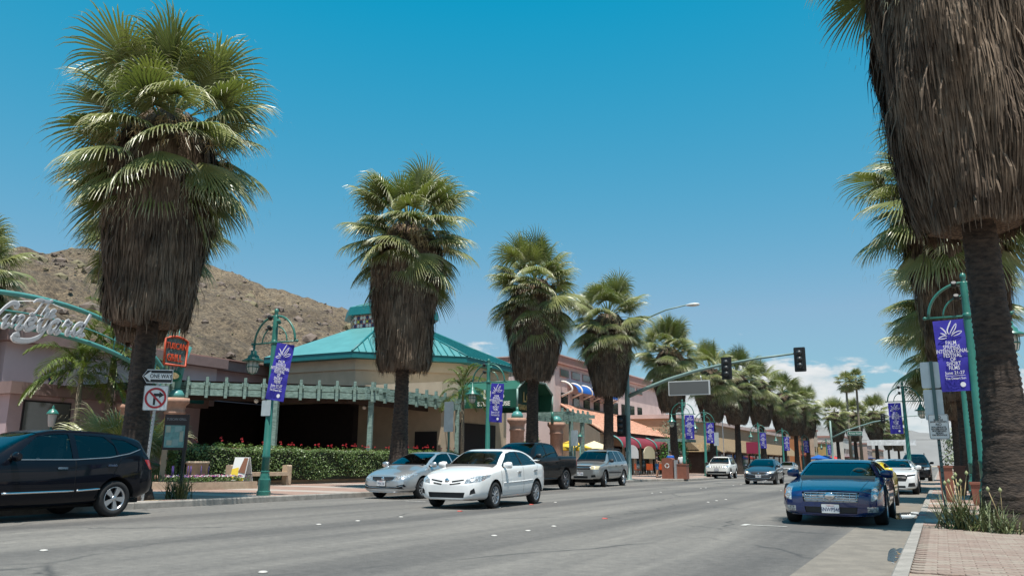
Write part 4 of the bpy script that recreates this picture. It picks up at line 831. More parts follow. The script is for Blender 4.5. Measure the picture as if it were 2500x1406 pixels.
# octagonal restaurant, faces aligned with the street grid and its diagonals
OC = Vector((-34.7, 46.9, 0)); AP = 8.7
def octpts(ap, z, c=OC): r = ap/math.cos(math.pi/8); return [Vector((c.x+r*math.cos(math.pi/8+k*math.pi/4), c.y+r*math.sin(math.pi/8+k*math.pi/4), z)) for k in range(8)]
rest = thing('restaurant', 'eight sided cream restaurant with teal standing seam roof and tiled cupola', 'building', (0,0,0))
def octring(mb, a0, z0, a1, z1):
    A, B = octpts(a0, z0), octpts(a1, z1); mb.add(A+B, [(k, (k+1) % 8, 8+(k+1) % 8, 8+k) for k in range(8)]); return mb
octring(MB(), 7.9, .1, 7.9, 7.3).build('wall', M_CREAM, rest)
octring(MB(), 8.02, 6.62, 8.02, 7.26).build('frieze', mat('cream_frieze', (0.55,0.455,0.34), .9, var=.08, vscale=1), rest)
mb = MB(); octring(mb, AP, 7.26, AP, 7.62); octring(mb, 7.85, 7.27, AP, 7.26); mb.build('fascia', M_TFASC, rest)
roof = octring(MB(), AP+.04, 7.625, 2.9, 10.25).build('roof', M_TROOF, rest)
for k in range(8):
    A, B = octpts(AP+.04, 7.625), octpts(2.9, 10.25); a0, a1, b0, b1 = A[k], A[(k+1) % 8], B[k], B[(k+1) % 8]; e = (a1-a0).normalized(); L = (a1-a0).length; up_ = ((b0+b1)/2-(a0+a1)/2); H_ = up_.length; up_.normalize(); nn = e.cross(up_).normalized(); nn = nn if nn.z > 0 else -nn
    lb = (b1-b0).length; s0 = (L-lb)/2
    if k in (3, 4, 5): continue        # faces turned away from the street
    n_r = 17
    for i in range(n_r+1):
        u = L*(i+.0)/n_r
        if i in (0, n_r): continue
        h = H_ if s0 <= u <= L-s0 else H_*(u/s0 if u < s0 else (L-u)/s0)
        p0, p1 = a0+e*u+nn*.03, a0+e*u+up_*h+nn*.03; mbx = MB(); w_ = e*.022; q = nn*.035
        mbx.add([p0-w_-q,p0+w_-q,p0+w_+q,p0-w_+q,p1-w_-q,p1+w_-q,p1+w_+q,p1-w_+q], [(0,1,2,3),(7,6,5,4),(0,4,5,1),(1,5,6,2),(2,6,7,3),(3,7,4,0)]); mbx.build('seam', M_TFASC, roof)
    hp = MB().tube([a0+Vector((0,0,.03)), b0+Vector((0,0,.03))], .07, 6); hp.build('hip_cap', M_TFASC, roof)
cup = octring(MB(), 2.8, 10.15, 2.8, 11.35).build('cupola', M_CREAM, rest)
mb = MB(); octring(mb, 3.25, 11.15, 3.15, 11.75); octring(mb, 2.8, 11.16, 3.25, 11.15); mb.build('cupola_fascia', M_TFASC, cup)
A = octpts(3.15, 11.75); mb = MB(); mb.add(A+[Vector((OC.x,OC.y,13.0))], [(k, (k+1) % 8, 8) for k in range(8)]); 
for k in range(8):
    for i in range(1, 5): p0 = A[k].lerp(A[(k+1) % 8], i/5)+Vector((0,0,.02)); mb.tube([p0, p0.lerp(Vector((OC.x,OC.y,13.0)), .62)+Vector((0,0,.02))], .025, 4)
mb.build('cupola_roof', M_TROOF, cup)
T_COL = [mat('tile_white', (.70,.66,.60), .3), mat('tile_navy', (.02,.025,.10), .3), mat('tile_green', (.01,.13,.07), .3), mat('tile_yellow', (.70,.50,.06), .3), mat('tile_rose', (.42,.14,.12), .3)]
A = octpts(2.8, 10.75)
for k in (5, 6, 7, 4):
    a0, a1 = A[k], A[(k+1) % 8]; e = (a1-a0).normalized(); L = (a1-a0).length; nn = Vector((e.y, -e.x, 0)); nn = nn if nn.dot(a0-Vector((OC.x,OC.y,10.75))) > 0 else -nn
    MB().add([a0+nn*.01-UZ*.5, a1+nn*.01-UZ*.5, a1+nn*.01+UZ*.38, a0+nn*.01+UZ*.38], [(0,1,2,3)]).build('tile_band', T_COL[4], cup)
    d = L/9
    for i in range(9):
        for j in range(3):
            c_ = a0+e*(d*(i+.5))+UZ*(-.36+.29*j)+nn*.02; big = (j == 1 and i % 3 == 1); m_ = T_COL[2] if big else T_COL[1] if (i+j) % 3 == 0 else T_COL[0]; s_ = .17 if not big else .20
            MB().prism([(0,-s_*.86),(s_,0),(0,s_*.86),(-s_,0)], c_, e, UZ, .02).build('tile', m_, cup)
            if big: MB().prism([(-.09,-.08),(.09,-.08),(.09,.08),(-.09,.08)], c_+nn*.012, e, UZ, .02).build('tile', T_COL[3], cup)
A = octpts(7.93, 0)
for k in (6, 5): MB().add([A[k]+UZ*.1, A[(k+1) % 8]+UZ*.1, A[(k+1) % 8]+UZ*4.6, A[k]+UZ*4.6], [(0,1,2,3)]).build('panelling', MATS['stained_panelling'] if 'stained_panelling' in MATS else mat('stained_panelling', (.022,.015,.014), .8, var=.3, vscale=3), rest)  # near-black sheets: patio shade painted over the lower restaurant walls
# openings of the restaurant wall under the pergola, arched vent above
def on_wall(face, u, z, proud=.02):
    A = octpts(7.9, 0); a0, a1 = A[face], A[(face+1) % 8]; e = (a1-a0).normalized(); nn = Vector((e.y,-e.x,0)); nn = nn if nn.dot((a0+a1)/2-OC) > 0 else -nn
    if e.dot(Vector((.5,1,0))) < 0: e = -e; a0, a1 = a1, a0
    return a0+e*u*(a1-a0).length+nn*proud+UZ*z, e
# faces: 7 looks along +X/-Y diagonal, 0 faces +X (street), 6 faces -Y
for face, u, w_, h_ in ((7,.28,1.5,2.3),(7,.72,1.9,2.2),(6,.35,1.4,2.2),(6,.75,1.4,2.2),(0,.25,1.6,2.4)):
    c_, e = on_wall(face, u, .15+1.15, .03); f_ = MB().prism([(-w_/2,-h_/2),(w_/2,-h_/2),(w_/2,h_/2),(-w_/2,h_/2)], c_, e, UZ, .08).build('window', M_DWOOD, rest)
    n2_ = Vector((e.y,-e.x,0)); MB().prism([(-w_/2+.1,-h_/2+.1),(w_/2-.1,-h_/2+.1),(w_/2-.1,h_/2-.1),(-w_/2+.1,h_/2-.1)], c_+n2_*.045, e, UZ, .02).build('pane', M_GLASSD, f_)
c_, e = on_wall(7, .82, 5.3, .03); MB().prism([(-.5,-.7),(.5,-.7)]+[(.5*math.cos(R(a)), .2+.5*math.sin(R(a))) for a in range(0,181,20)], c_, e, UZ, .06).build('arched_vent', M_DARK, rest)
# lower restaurant wall reaching the entrance
en = thing('entrance_wing', 'cream wall with dark doorway under the green steakhouse awning', 'building', (0,0,0))
MB().box((-28.3, 43.0, 2.9), (6.2, 7.6, 5.5)).build('wall', M_CREAM, en)
MB().box((-25.17, 43.4, 1.75), (.06, 4.4, 3.3)).build('doorway', M_DARK, en); MB().box((-26.2,39.17,1.5), (1.5,.06,2.6)).build('side_door', M_DARK, en)
# pergola ------------------------------------------------------------
per = thing('pergola', 'weathered teal wooden pergola bending around the dark restaurant patio', 'pergola', (0,0,0))
PA, PC, PD = Vector((-31.6,25.6,0)), Vector((-24.6,31.9,0)), Vector((-24.6,40.3,0))
def beam(a, b, z0, z1, w_, name, m=M_TWOOD, par=per):
    e = (b-a).normalized(); n2 = Vector((e.y,-e.x,0)); mid = (a+b)/2; Mx = Matrix(((e.x,n2.x,0,0),(e.y,n2.y,0,0),(0,0,1,0),(0,0,0,1)))
    return MB().box(mid+UZ*(z0+z1)/2, ((b-a).length, w_, z1-z0), M=Mx).build(name, m, par)
for a, b in ((PA,PC),(PC,PD)):
    e = (b-a).normalized(); n2 = Vector((e.y,-e.x,0)); beam(a-e*.5+n2*.0, b+e*.35, 4.06, 4.36, .14, 'beam'); beam(a-e*.5-n2*.0, b+e*.5, 4.39, 4.66, .12, 'beam'); beam(a-n2*1.6, b-n2*1.6, 3.95, 4.25, .16, 'inner_beam', M_DWOOD)
    L = (b-a).length; k = int(L/.84)
    for i in range(k+1):
        p = a+e*(L*i/k)+n2*.12; MB().box(p+UZ*4.44, (.13,.13,.98), math.atan2(e.y,e.x)).build('upright', M_TWOOD, per)
        r0, r1 = p+n2*.18, p-n2*2.4; q = (r1-r0).normalized()
        for s in (-1,1): beam(r0+e*s*.11, r1+e*s*.11, 4.50, 4.68, .055, 'rafter')
for p in (PA+Vector((.3,.2,0)), PA.lerp(PC,.52), PC+Vector((-.1,.1,0)), PD-Vector((0,.3,0))): MB().box(p+UZ*2.1, (.22,.22,3.95), R(20)).build('post', M_TWOOD, per)
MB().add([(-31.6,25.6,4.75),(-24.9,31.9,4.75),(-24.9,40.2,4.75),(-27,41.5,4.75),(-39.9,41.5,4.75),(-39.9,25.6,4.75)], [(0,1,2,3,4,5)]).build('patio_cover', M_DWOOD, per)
for i, (x, y) in enumerate(((-29.0,28.6),(-27.1,34.5),(-26.2,36.8))):
    f = thing('ceiling_fan', ['ceiling fan with white globe in the dark patio nearest the arch','ceiling fan with white globe hanging mid patio','ceiling fan with globe near the right pergola post'][i], 'fan', (x, y, 4.0)); MB().tube([(0,0,0),(0,0,.74)], .02, 6).build('rod', M_BLACK, f); MB().lathe([(0,-.22),(.10,-.16),(.12,-.08),(.06,0)], n=12).build('globe', mat('globe_white', (.72,.70,.64), .4), f)
    for k in range(4): a = R(90*k+20*i); MB().box((.4*math.cos(a),.4*math.sin(a),.02), (.62,.13,.015), a).build('blade', M_DWOOD, f)
for i, (px, py) in enumerate(((-33.5,31),(-31.0,33.5),(-29.5,36))):
    ta = thing('patio_table', ['patio table with chairs set deepest in the dark terrace','patio table with chairs mid terrace','patio table with chairs near the terrace end'][i], 'table', (px, py, .15)); MB().lathe([(.45,.72),(.45,.76)], n=16).build('top', M_DWOOD, ta); MB().lathe([(.25,0),(.05,.03),(.04,.72)], n=10).build('stem', M_BLACK, ta)
# hedge, planter wall with brick cap, geraniums -----------------------
pw = thing('planter_wall', 'low tan planter wall with red brick coping behind the hedge', 'wall', (0,0,0)); MB().box((-24.18,30.0,.80), (.30,20.6,1.36)).build('wall', M_CREAM, pw)
M_BRK = [mat('brick_%d' % i, c_, .85, var=.2, vscale=9) for i, c_ in enumerate(((.33,.155,.095),(.27,.125,.085),(.38,.20,.12)))]
bk = [MB().box((0,0,0), (.34,.198,.085)).mesh('brick', m) for m in M_BRK]
rr = random.Random(2)
for i in range(98): link('brick', rr.choice(bk), pw, (-24.18+rr.uniform(-.006,.006), 19.8+i*.21, 1.53))
hd = thing('hedge', 'long clipped dark green hedge in front of the planter wall', 'hedge', (0,0,0))
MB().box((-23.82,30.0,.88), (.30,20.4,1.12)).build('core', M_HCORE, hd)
V, F = [], []
for i in range(26000):
    y = rr.uniform(19.75, 40.2); f = rr.random(); zt = 1.50+.03*math.sin(y*3)
    zb = .30+.22*(.5+.5*math.sin(y*1.7)*math.sin(y*.6+1))
    if f < .72: z = zb+(zt-zb)*rr.random(); x = -23.66+.10*math.sin(y*2.3+z*3)*.5+rr.uniform(-.08,.09)
    elif f < .95: z = zt+rr.uniform(-.05,.07); x = rr.uniform(-24.05,-23.6)
    else: z = zb+(zt-zb)*rr.random(); x = rr.uniform(-24.05,-23.6); y = 19.75+rr.uniform(-.06,.06)
    p = Vector((x,y,z)); d = Vector((rr.gauss(.8,.6), rr.gauss(0,.7), rr.gauss(.5,.6))).normalized(); e = d.orthogonal().normalized(); e = Matrix.Rotation(rr.uniform(0,6.3),3,d) @ e; s_ = rr.uniform(.028,.055); g = d.cross(e)*s_*.6; e = e*s_
    o = len(V); V += [tuple(p-e), tuple(p+g), tuple(p+e), tuple(p-g)]; F.append((o,o+1,o+2,o+3))
mb = MB(); mb.add(V, F); mb.build('foliage', M_HEDGE, hd)['kind'] = 'stuff'
M_GER = mat('geranium_leaf', (.10,.17,.025), .55, var=.4, vscale=15); M_RED = mat('geranium_red', (.42,.014,.022), .6)
gm = []
for k in range(3):
    a_, b_ = MB(), MB(); 
    for i in range(9): leaf_heap(a_, rr.gauss(0,.05), rr.uniform(-.45,.45), 0, .16, .30, 16, .05, rr)
    for i in range(2+k*2): leaf_heap(b_, rr.gauss(.05,.06), rr.uniform(-.42,.42), .27+rr.uniform(0,.16), .045, .08, 12, .032, rr)
    gm.append((a_.mesh('foliage', M_GER), b_.mesh('blooms', M_RED)))
for i in range(19):
    g = thing('geranium', 'red flowering geranium bush, %s along the brick topped planter from the stone pillar' % ORD[i], 'flowers', (-24.42, 20.3+i*1.04+rr.uniform(-.2,.2), 1.50), 0, 'red geraniums above the hedge'); k = gm[0 if i < 6 else rr.choice((1,2))]; g.scale = (1,1,rr.uniform(.7,1.15))
    for nm, me in (('foliage',k[0]),('blooms',k[1])): link(nm, me, g)['kind'] = 'stuff'
# arch gate ------------------------------------------------------------
AX = -31.0
ag = thing('arch_sign', 'teal tubular arch over the passage with white script lettering The Vineyard', 'sign', (0,0,0)); M_TARCH = mat('teal_arch_paint', (0.075,0.255,0.24), .4, var=.08, vscale=2)
YC = 18.2
def archpts(z0, z1, hw, n=28, y0=-1): return [(AX, YC+hw*math.sin(R(a)), z0+(z1-z0)*(math.cos(R(a))-math.cos(R(72)))/(1-math.cos(R(72)))) for a in np.linspace(-72,72,n)]
uppts = archpts(4.9, 7.30, 7.0); lopts = archpts(4.2, 6.05, 6.9); midp = archpts(4.55, 6.62, 6.95)
MB().tube(uppts, .10, 10).build('upper_tube', M_TARCH, ag); MB().tube(lopts, .10, 10).build('lower_tube', M_TARCH, ag); MB().tube(midp, .03, 6).build('middle_rod', M_TARCH, ag)
for i in range(2, 27): 
    if i < 9 or i > 19: MB().tube([lopts[i], uppts[i]], .026, 6).build('spoke', M_TARCH, ag)
M_LGREY = mat('letter_grey', (.46,.47,.50), .35, metal=.2); M_LWHITE = mat('letter_white_edge', (.74,.74,.76), .4)
GL = {'T': [[(-.35,1.55),(-.1,1.95),(.4,2.1),(.9,2.0),(1.5,2.05),(1.9,2.3)],[(.8,2.05),(.62,1.2),(.42,.35),(.1,.0),(-.15,.2)]],
 'h': [[(.45,1.9),(.3,1.0),(.1,.0)],[(.15,.3),(.42,.85),(.68,.95),(.72,.55),(.66,.12),(.86,0),(1.1,.2)]], 'e': [[(.08,.42),(.45,.52),(.62,.8),(.42,1.0),(.14,.8),(.06,.35),(.28,0),(.62,.08),(.9,.35)]],
 'V': [[(-.75,1.35),(-.6,1.8),(-.2,2.0),(.1,1.7),(.2,.9),(.3,.0)],[(.3,.0),(.62,.85),(.95,1.6),(1.35,2.05),(1.75,1.95),(1.8,1.6)]],
 'i': [[(.0,.5),(.25,.95),(.2,.3),(.35,.0),(.65,.3)]], 'n': [[(.0,.55),(.2,.95),(.12,.0)],[(.14,.3),(.4,.85),(.62,.95),(.66,.55),(.6,.12),(.78,0),(1.02,.25)]],
 'y': [[(.0,.6),(.2,.95),(.2,.4),(.42,.05),(.68,.3),(.85,.95)],[(.85,.95),(.78,.1),(.5,-.6),(-.2,-1.0),(-1.1,-1.05),(-1.5,-.75),(-1.1,-.55)]],
 'a': [[(.78,.8),(.45,1.0),(.12,.7),(.1,.25),(.32,.0),(.6,.3),(.8,.95)],[(.8,.95),(.72,.25),(.88,0),(1.12,.22)]], 'r': [[(.0,.5),(.2,1.05),(.36,.85),(.62,.85),(.56,.3),(.72,0),(.98,.22)]],
 'd': [[(.78,.8),(.45,1.0),(.12,.7),(.1,.25),(.32,.0),(.6,.3),(.8,.95)],[(1.05,2.0),(.84,.7),(.78,.15),(.98,0),(1.2,.15)]]}
def script(word, y0, z0, s, adv, drop, w_=.20):
    x = 0
    for k, ch in enumerate(word):
        a, b = MB(), MB()
        for st in GL[ch]:
            pts = [((px+.28*py)*s, py*s) for px, py in st]; o_ = (AX+.28, y0+x*s, z0+drop*x*s)
            ribbon(pts, w_*s*1.9, .05, o=o_, ux=(0,1,0), uy=(0,0,1), mb=a, pen=R(60)); ribbon(pts, w_*s*1.25, .012, o=(AX+.335,o_[1],o_[2]), ux=(0,1,0), uy=(0,0,1), mb=b, pen=R(60))
        l = a.build('letter', M_LWHITE, ag); b.build('letter_face', M_LGREY, l); x += adv[k]
script('The', 18.25, 6.55, .30, (1.15,1.05,1.0), .02, .28); script('Vineyard', 16.6, 5.92, .46, (1.2,.76,1.12,.98,1.05,1.16,1.02,1.1), .035, .30)
MB().tube([(AX+.3,17.6,6.95),(AX+.3,18.2,7.08),(AX+.3,19.0,7.12),(AX+.3,19.5,7.0),(AX+.3,19.55,6.9)], .018, 5).build('flourish', M_LWHITE, ag)
def pillar(x, y, h, label, r=.42):
    t = thing('stone_pillar', label, 'pillar', (x, y, .15)); MB().lathe([(r*1.25,0),(r*1.25,.25),(r*1.05,.35),(r*.92,.5),(r*.92,h-.75),(r*1.02,h-.72),(r*1.02,h-.62),(r*.95,h-.58),(r*1.0,h-.35),(r*1.3,h-.2),(r*1.3,h)], n=20).build('shaft', M_STONE, t)
    MB().lathe([(r*.8,h),(r*.74,h+.2),(r*.5,h+.36),(0,h+.43)], n=16).build('dome', M_TARCH if 'restaurant' in label or 'awning' in label else M_SIGNW, t); return t
pillar(AX, 25.6, 3.72, 'pinkish stone pillar carrying the restaurant sign and arch end', .46); pillar(AX-1.6, 24.4, 3.4, 'second stone pillar just behind the menu board and restaurant sign', .40)
sp_ = thing('sign_bracket', 'teal steel post and brackets holding the orange restaurant sign', 'sign post', (0,0,0)); MB().tube([(AX,25.6,4.1),(AX,25.7,5.2),(AX,25.95,6.3)], [.13,.16,.22], 10).build('cone_post', M_TARCH, sp_); MB().tube([(AX-.2,24.35,3.6),(AX-.2,24.2,7.8)], .12, 10).build('upright', M_TARCH, sp_)
for k in range(4): MB().tube([(AX+.1,24.75+.2*k,5.0),(AX+.1,24.75+.2*k,7.4)], .025, 6).build('rod', M_TARCH, sp_)
tg = thing('tuscan_grill_sign', 'orange framed arched sign with red lettering above the stone pillar', 'sign', (AX+.3,25.1,5.95)); M_ORNG = mat('sign_orange_red', (.52,.075,.03), .5)
fr = [(-.60,-.62),(.60,-.62),(.62,.55),(.3,.66),(0,.70),(-.3,.66),(-.62,.55),(-.60,-.62)]
f_ = MB(); f_.tube([(0,a,b) for a, b in fr], .055, 6); f_.build('frame', M_ORNG, tg)
MB().prism(fr[:-1], (-.06,0,0), (0,1,0), (0,0,1), .03).build('panel', mat('vine_leaf_panel', (.012,.035,.025), .6, var=.6, vscale=18, col2=(.14,.2,.19)), tg)
text('TUSCAN', .40, M_ORNG, tg, (.0,0,.24), (0,1,0), (0,0,1), bold=.008, sx=.72, ext=.02); text('GRILL', .46, M_ORNG, tg, (.0,-.05,-.30), (0,1,0), (0,0,1), bold=.008, sx=.72, ext=.02)
od = thing('oval_sign', 'green oval plaque below the orange restaurant sign', 'sign', (AX+.25,25.1,4.85)); o = MB().lathe([(.42,-.03),(.44,0),(.42,.03)], n=24, axis='x', M=Matrix.Diagonal((1,1.1,.62,1))).build('disc', mat('sign_dark_green', (.0,.10,.05), .4), od); MB().prism([(.3*math.cos(a), .15*math.sin(a)) for a in np.linspace(0,2*math.pi,16)[:-1]], (.045,0,0), (0,1,0), (0,0,1), .01).build('gilt_motif', mat('gilt', (.42,.32,.16), .4, var=.5, vscale=14), od)
# mauve shop buildings ---------------------------------------------------
mv = thing('mauve_building', 'mauve stucco building with brown parapet behind pergola and arch', 'building', (0,0,0))
MB().box((-46,35.5,3.35), (12,22.0,6.6)).build('wall', M_MAUVE, mv); MB().box((-45.8,35.5,6.97), (12.6,22.6,.64)).build('parapet', M_BRFASC, mv); MB().box((-45.8,35.5,7.32), (12.9,22.9,.07)).build('coping', M_ROSE, mv)
MB().box((-39.93,34.0,2.4), (.12,14.5,4.6)).build('dark_panelling', mat('stained_panelling', (.022,.015,.014), .8, var=.3, vscale=3), mv)  # dark sheet before the mauve wall, deep patio shade put into its colour
for y in (28,30.5,33): f_ = MB().box((-39.80,y,1.3), (.08,1.3,2.3)).build('door', M_DWOOD, mv); MB().box((-39.75,y,1.4), (.03,1.0,1.7)).build('pane', M_GLASSD, f_)
ml = thing('mauve_shop', 'low mauve shop with brown fascia, big window and tile diamond at left', 'building', (0,0,0))
MB().box((-41,25.6,2.05), (11.6,10.2,3.9)).build('wall', M_MAUVE, ml); MB().box((-40.8,25.5,4.07), (12.2,10.6,.52)).build('fascia', M_BRFASC, ml); MB().box((-43.5,28.1,5.4), (10.4,12.6,2.3)).build('upper_wall', mat('mauve_light', (.50,.42,.44), .9, var=.06, vscale=1), ml); MB().box((-43.2,28.1,6.75), (11.0,13.2,.55)).build('upper_fascia', M_BRFASC, ml)
f_ = MB().box((-35.17,22.2,2.2), (.06,2.2,2.8)).build('window', M_DARK, ml); MB().box((-35.12,22.2,2.2), (.04,2.06,2.66)).build('pane', M_GLASSG, f_)
d_ = MB().prism([(0,-.42),(.30,0),(0,.42),(-.30,0)], (-38.27,24.2,5.05), (0,1,0), (0,0,1), .05).build('tile_diamond', T_COL[1], ml); MB().prism([(0,-.24),(.17,0),(0,.24),(-.17,0)], (-38.235,24.2,5.05), (0,1,0), (0,0,1), .03).build('tile_centre', mat('tile_ochre', (.45,.32,.08), .4), d_); MB().prism([(0,-.1),(.08,0),(0,.1),(-.08,0)], (-38.21,24.2,5.05), (0,1,0), (0,0,1), .03).build('tile_heart', T_COL[2], d_)
for y in (28.2,29.6): MB().box((-34.9,y,4.55), (.9,.34,.7)).build('teal_block', M_TFASC, ml)
MB().box((-34.9,28.9,4.15), (1.0,2.6,.3)).build('teal_ledge', M_TFASC, ml)
def post_lantern(x, y, h, label, s=1.0):
    t = thing('post_lantern', label, 'lantern', (x, y, .15)); t.scale = (s,)*3; MB().lathe([(.08,0),(.05,.1),(.035,.2),(.035,h)], n=8).build('post', M_TEAL, t)
    MB().lathe([(.06,h),(.10,h+.04),(.15,h+.42)], n=8, cap=False).build('glass', mat('lantern_glass', (.35,.36,.36), .2), t); MB().lathe([(.20,h+.42),(.19,h+.46),(.12,h+.56),(.03,h+.62),(.05,h+.66),(.0,h+.74)], n=10).build('cap', M_TEAL, t); return t
post_lantern(-26.6,17.0,2.0,'small teal lantern on a post before the mauve shop window',1.0); post_lantern(-21.0,49.7,2.2,'small lantern on a post under the second pergola',1.0)
# steakhouse awning ------------------------------------------------------
M_AWN = mat('awning_green', (0.006,0.085,0.052), .6, var=.12, vscale=1.5); M_AWNL = mat('letter_cream', (.78,.76,.68), .6); M_GOLD = mat('letter_gold', (.45,.34,.12), .4)
aw = thing('steakhouse_awning', 'dark green fabric entrance awning with white steakhouse lettering', 'awning', (0,0,0)); X0, X1, Y0, Y1 = -25.2, -21.2, 41.0, 45.8
sec = [(Y0,4.2),(Y0,5.25),(Y0+1.0,5.85),(Y1-1.0,5.85),(Y1,5.25),(Y1,4.2)]
mb = MB(); mb.add([(X0,y,z) for y, z in sec]+[(X1,y,z) for y, z in sec], [(i,i+1,7+i,6+i) for i in range(5)]); mb.build('canopy', M_AWN, aw)
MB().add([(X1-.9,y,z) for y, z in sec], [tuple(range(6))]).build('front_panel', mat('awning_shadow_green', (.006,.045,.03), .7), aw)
for (a, b) in zip(sec[:-1], sec[1:]): MB().tube([(X1,a[0],a[1]),(X1,b[0],b[1])], .06, 6).build('frame_tube', mat('frame_pale_teal', (.22,.34,.31), .5), aw)
for y in (Y0,Y1): MB().tube([(X1,y,4.2),(X1,y,3.95),(X1,y,3.5)], .085, 8).build('support_post', M_TEAL, aw)
text("LG'S", .72, M_AWNL, aw, (-22.75,Y0-.02,4.95), (1,0,0), (0,0,1), bold=.02, sx=1.05, ext=.004); text('STEAKHOUSE', .34, M_AWNL, aw, (-22.75,Y0-.02,4.42), (1,0,0), (0,0,1), bold=.012, sx=1.05, ext=.004)
text("LG'S", .85, M_GOLD, aw, (X1-.86,44.2,4.95), (0,1,0), (0,0,1), bold=.012, ext=.02); text('STEAKHOUSE', .42, M_GOLD, aw, (X1-.86,43.7,4.35), (0,1,0), (0,0,1), bold=.008, ext=.02, sx=.9)
pillar(-21.2,41.0,3.42,'stone pillar at the near corner of the green awning',.44); pillar(-21.2,46.4,3.42,'stone pillar with white globe beyond the green awning',.44)
# second pergola
p2 = thing('small_pergola', 'small teal pergola beyond the second stone pillar', 'pergola', (0,0,0))
for x in (-21.2,-22.8): beam(Vector((x,46.8,0)), Vector((x,52.2,0)), 3.75, 4.05, .12, 'beam', M_TWOOD, p2)
for i in range(6): beam(Vector((-20.6,47.1+i*.85,0)), Vector((-23.6,47.1+i*.85,0)), 4.07, 4.30, .09, 'rafter', M_TWOOD, p2); MB().box((-21.1,47.1+i*.85,4.15), (.12,.12,.8)).build('upright', M_TWOOD, p2)
for y in (48.7,50.6): MB().box((-21.2,y,1.9), (.22,.22,3.7)).build('post', M_TWOOD, p2)
# pink building -----------------------------------------------------------
pk = thing('pink_building', 'pink three storey building with blue barrel awning and rose cornice', 'building', (0,0,0))
MB().box((-38,82.0,5.0), (16,33.5,9.8)).build('wall', M_PINK, pk); MB().box((-37.9,82.0,10.25), (16.5,34.0,.75)).build('cornice', M_ROSE, pk); MB().box((-37.9,82.0,10.66), (16.7,34.2,.1)).build('coping', M_PINK, pk)
for i in range(9):
    y = 67.4+i*2.65; f_ = MB().box((-29.98,y,9.15), (.1,2.0,.72)).build('window', M_ROSE, pk); MB().box((-29.94,y,9.15), (.06,1.86,.6)).build('pane', M_GLASSG, f_)
    f_ = MB().box((-29.98,y,6.75), (.1,1.5,1.2)).build('window', M_DARK, pk); MB().box((-29.94,y,6.75), (.06,1.36,1.08)).build('pane', M_GLASSD, f_)
ba = thing('blue_awning', 'blue barrel awning with white hoops on the pink building', 'awning', (0,0,0)); M_BLUE = mat('awning_blue', (.008,.09,.36), .6)
q_ = [( -29.95+1.1*math.sin(R(a)), 7.45+.85*math.cos(R(a))) for a in np.linspace(0,90,9)]
mb = MB(); mb.smooth = True; mb.add([(x,68.0,z) for x, z in q_]+[(x,78.5,z) for x, z in q_], [(i,9+i,10+i,i+1) for i in range(8)]); mb.build('fabric', M_BLUE, ba)
for y in (66.6,68.9,71.4,73.9,76.4,78.5): MB().tube([(x+.03,y,z+.03) for x, z in q_]+[(-29.9,y,7.0)], .10, 6).build('hoop', mat('hoop_white', (.72,.66,.60), .6), ba)
# tiled roof shop ---------------------------------------------------------
M_TILE = mat('terracotta_tile', (0.52,0.265,0.175), 0.85, var=.18, vscale=3.5, col2=(.60,.35,.25))
tr = thing('tiled_shop', 'cream shop with sloping terracotta tile roof behind the signal pole', 'building', (0,0,0))
MB().add([(-23.9,60.7,.1),(-23.9,79.0,.1),(-23.9,79.0,3.5),(-23.9,60.7,3.5),(-30,66.9,.1),(-30,66.9,6.0)], [(0,1,2,3),(4,0,3,5)]).build('wall', M_CREAM, tr)
def tile_roof(name, par, a0, a1, b0, b1, cols, rows, m):
    """barrel tile sheet between eave a0-a1 and top edge b0-b1"""
    a0, a1, b0, b1 = map(Vector, (a0,a1,b0,b1)); nn = (a1-a0).cross(b0-a0).normalized(); nn = nn if nn.z > 0 else -nn; V = []; n = cols*4; R2 = rows*2
    for j in range(R2+1):
        f = (j//2+(.98 if j % 2 else 0))/rows; f = min(1, f); lift = .0 if j % 2 else .045
        for i in range(n+1): u = i/n; p = a0.lerp(a1,u).lerp(b0.lerp(b1,u), f); V.append(p+nn*(.07*abs(math.sin(math.pi*i/4))+lift))
    F = [(j*(n+1)+i, j*(n+1)+i+1, (j+1)*(n+1)+i+1, (j+1)*(n+1)+i) for j in range(R2) for i in range(n)]
    mb = MB(); mb.smooth = False; mb.add(V, F); o = mb.build(name, m, par); o['kind'] = 'stuff'; return o
tile_roof('roof', tr, (-23.3,60.2,3.55), (-23.3,79.6,3.55), (-30,66.7,6.3), (-30,84.0,6.0), 78, 24, M_TILE)
MB().tube([(-23.3,60.2,3.52),(-30,66.7,6.27)], .12, 6).build('rake_tiles', M_TILE, tr); MB().box((-23.45,69.9,3.42), (.25,19.4,.16)).build('eave_board', M_DWOOD, tr)
M_MAROON = mat('awning_maroon', (.20,.022,.035), .6, var=.12, vscale=2)
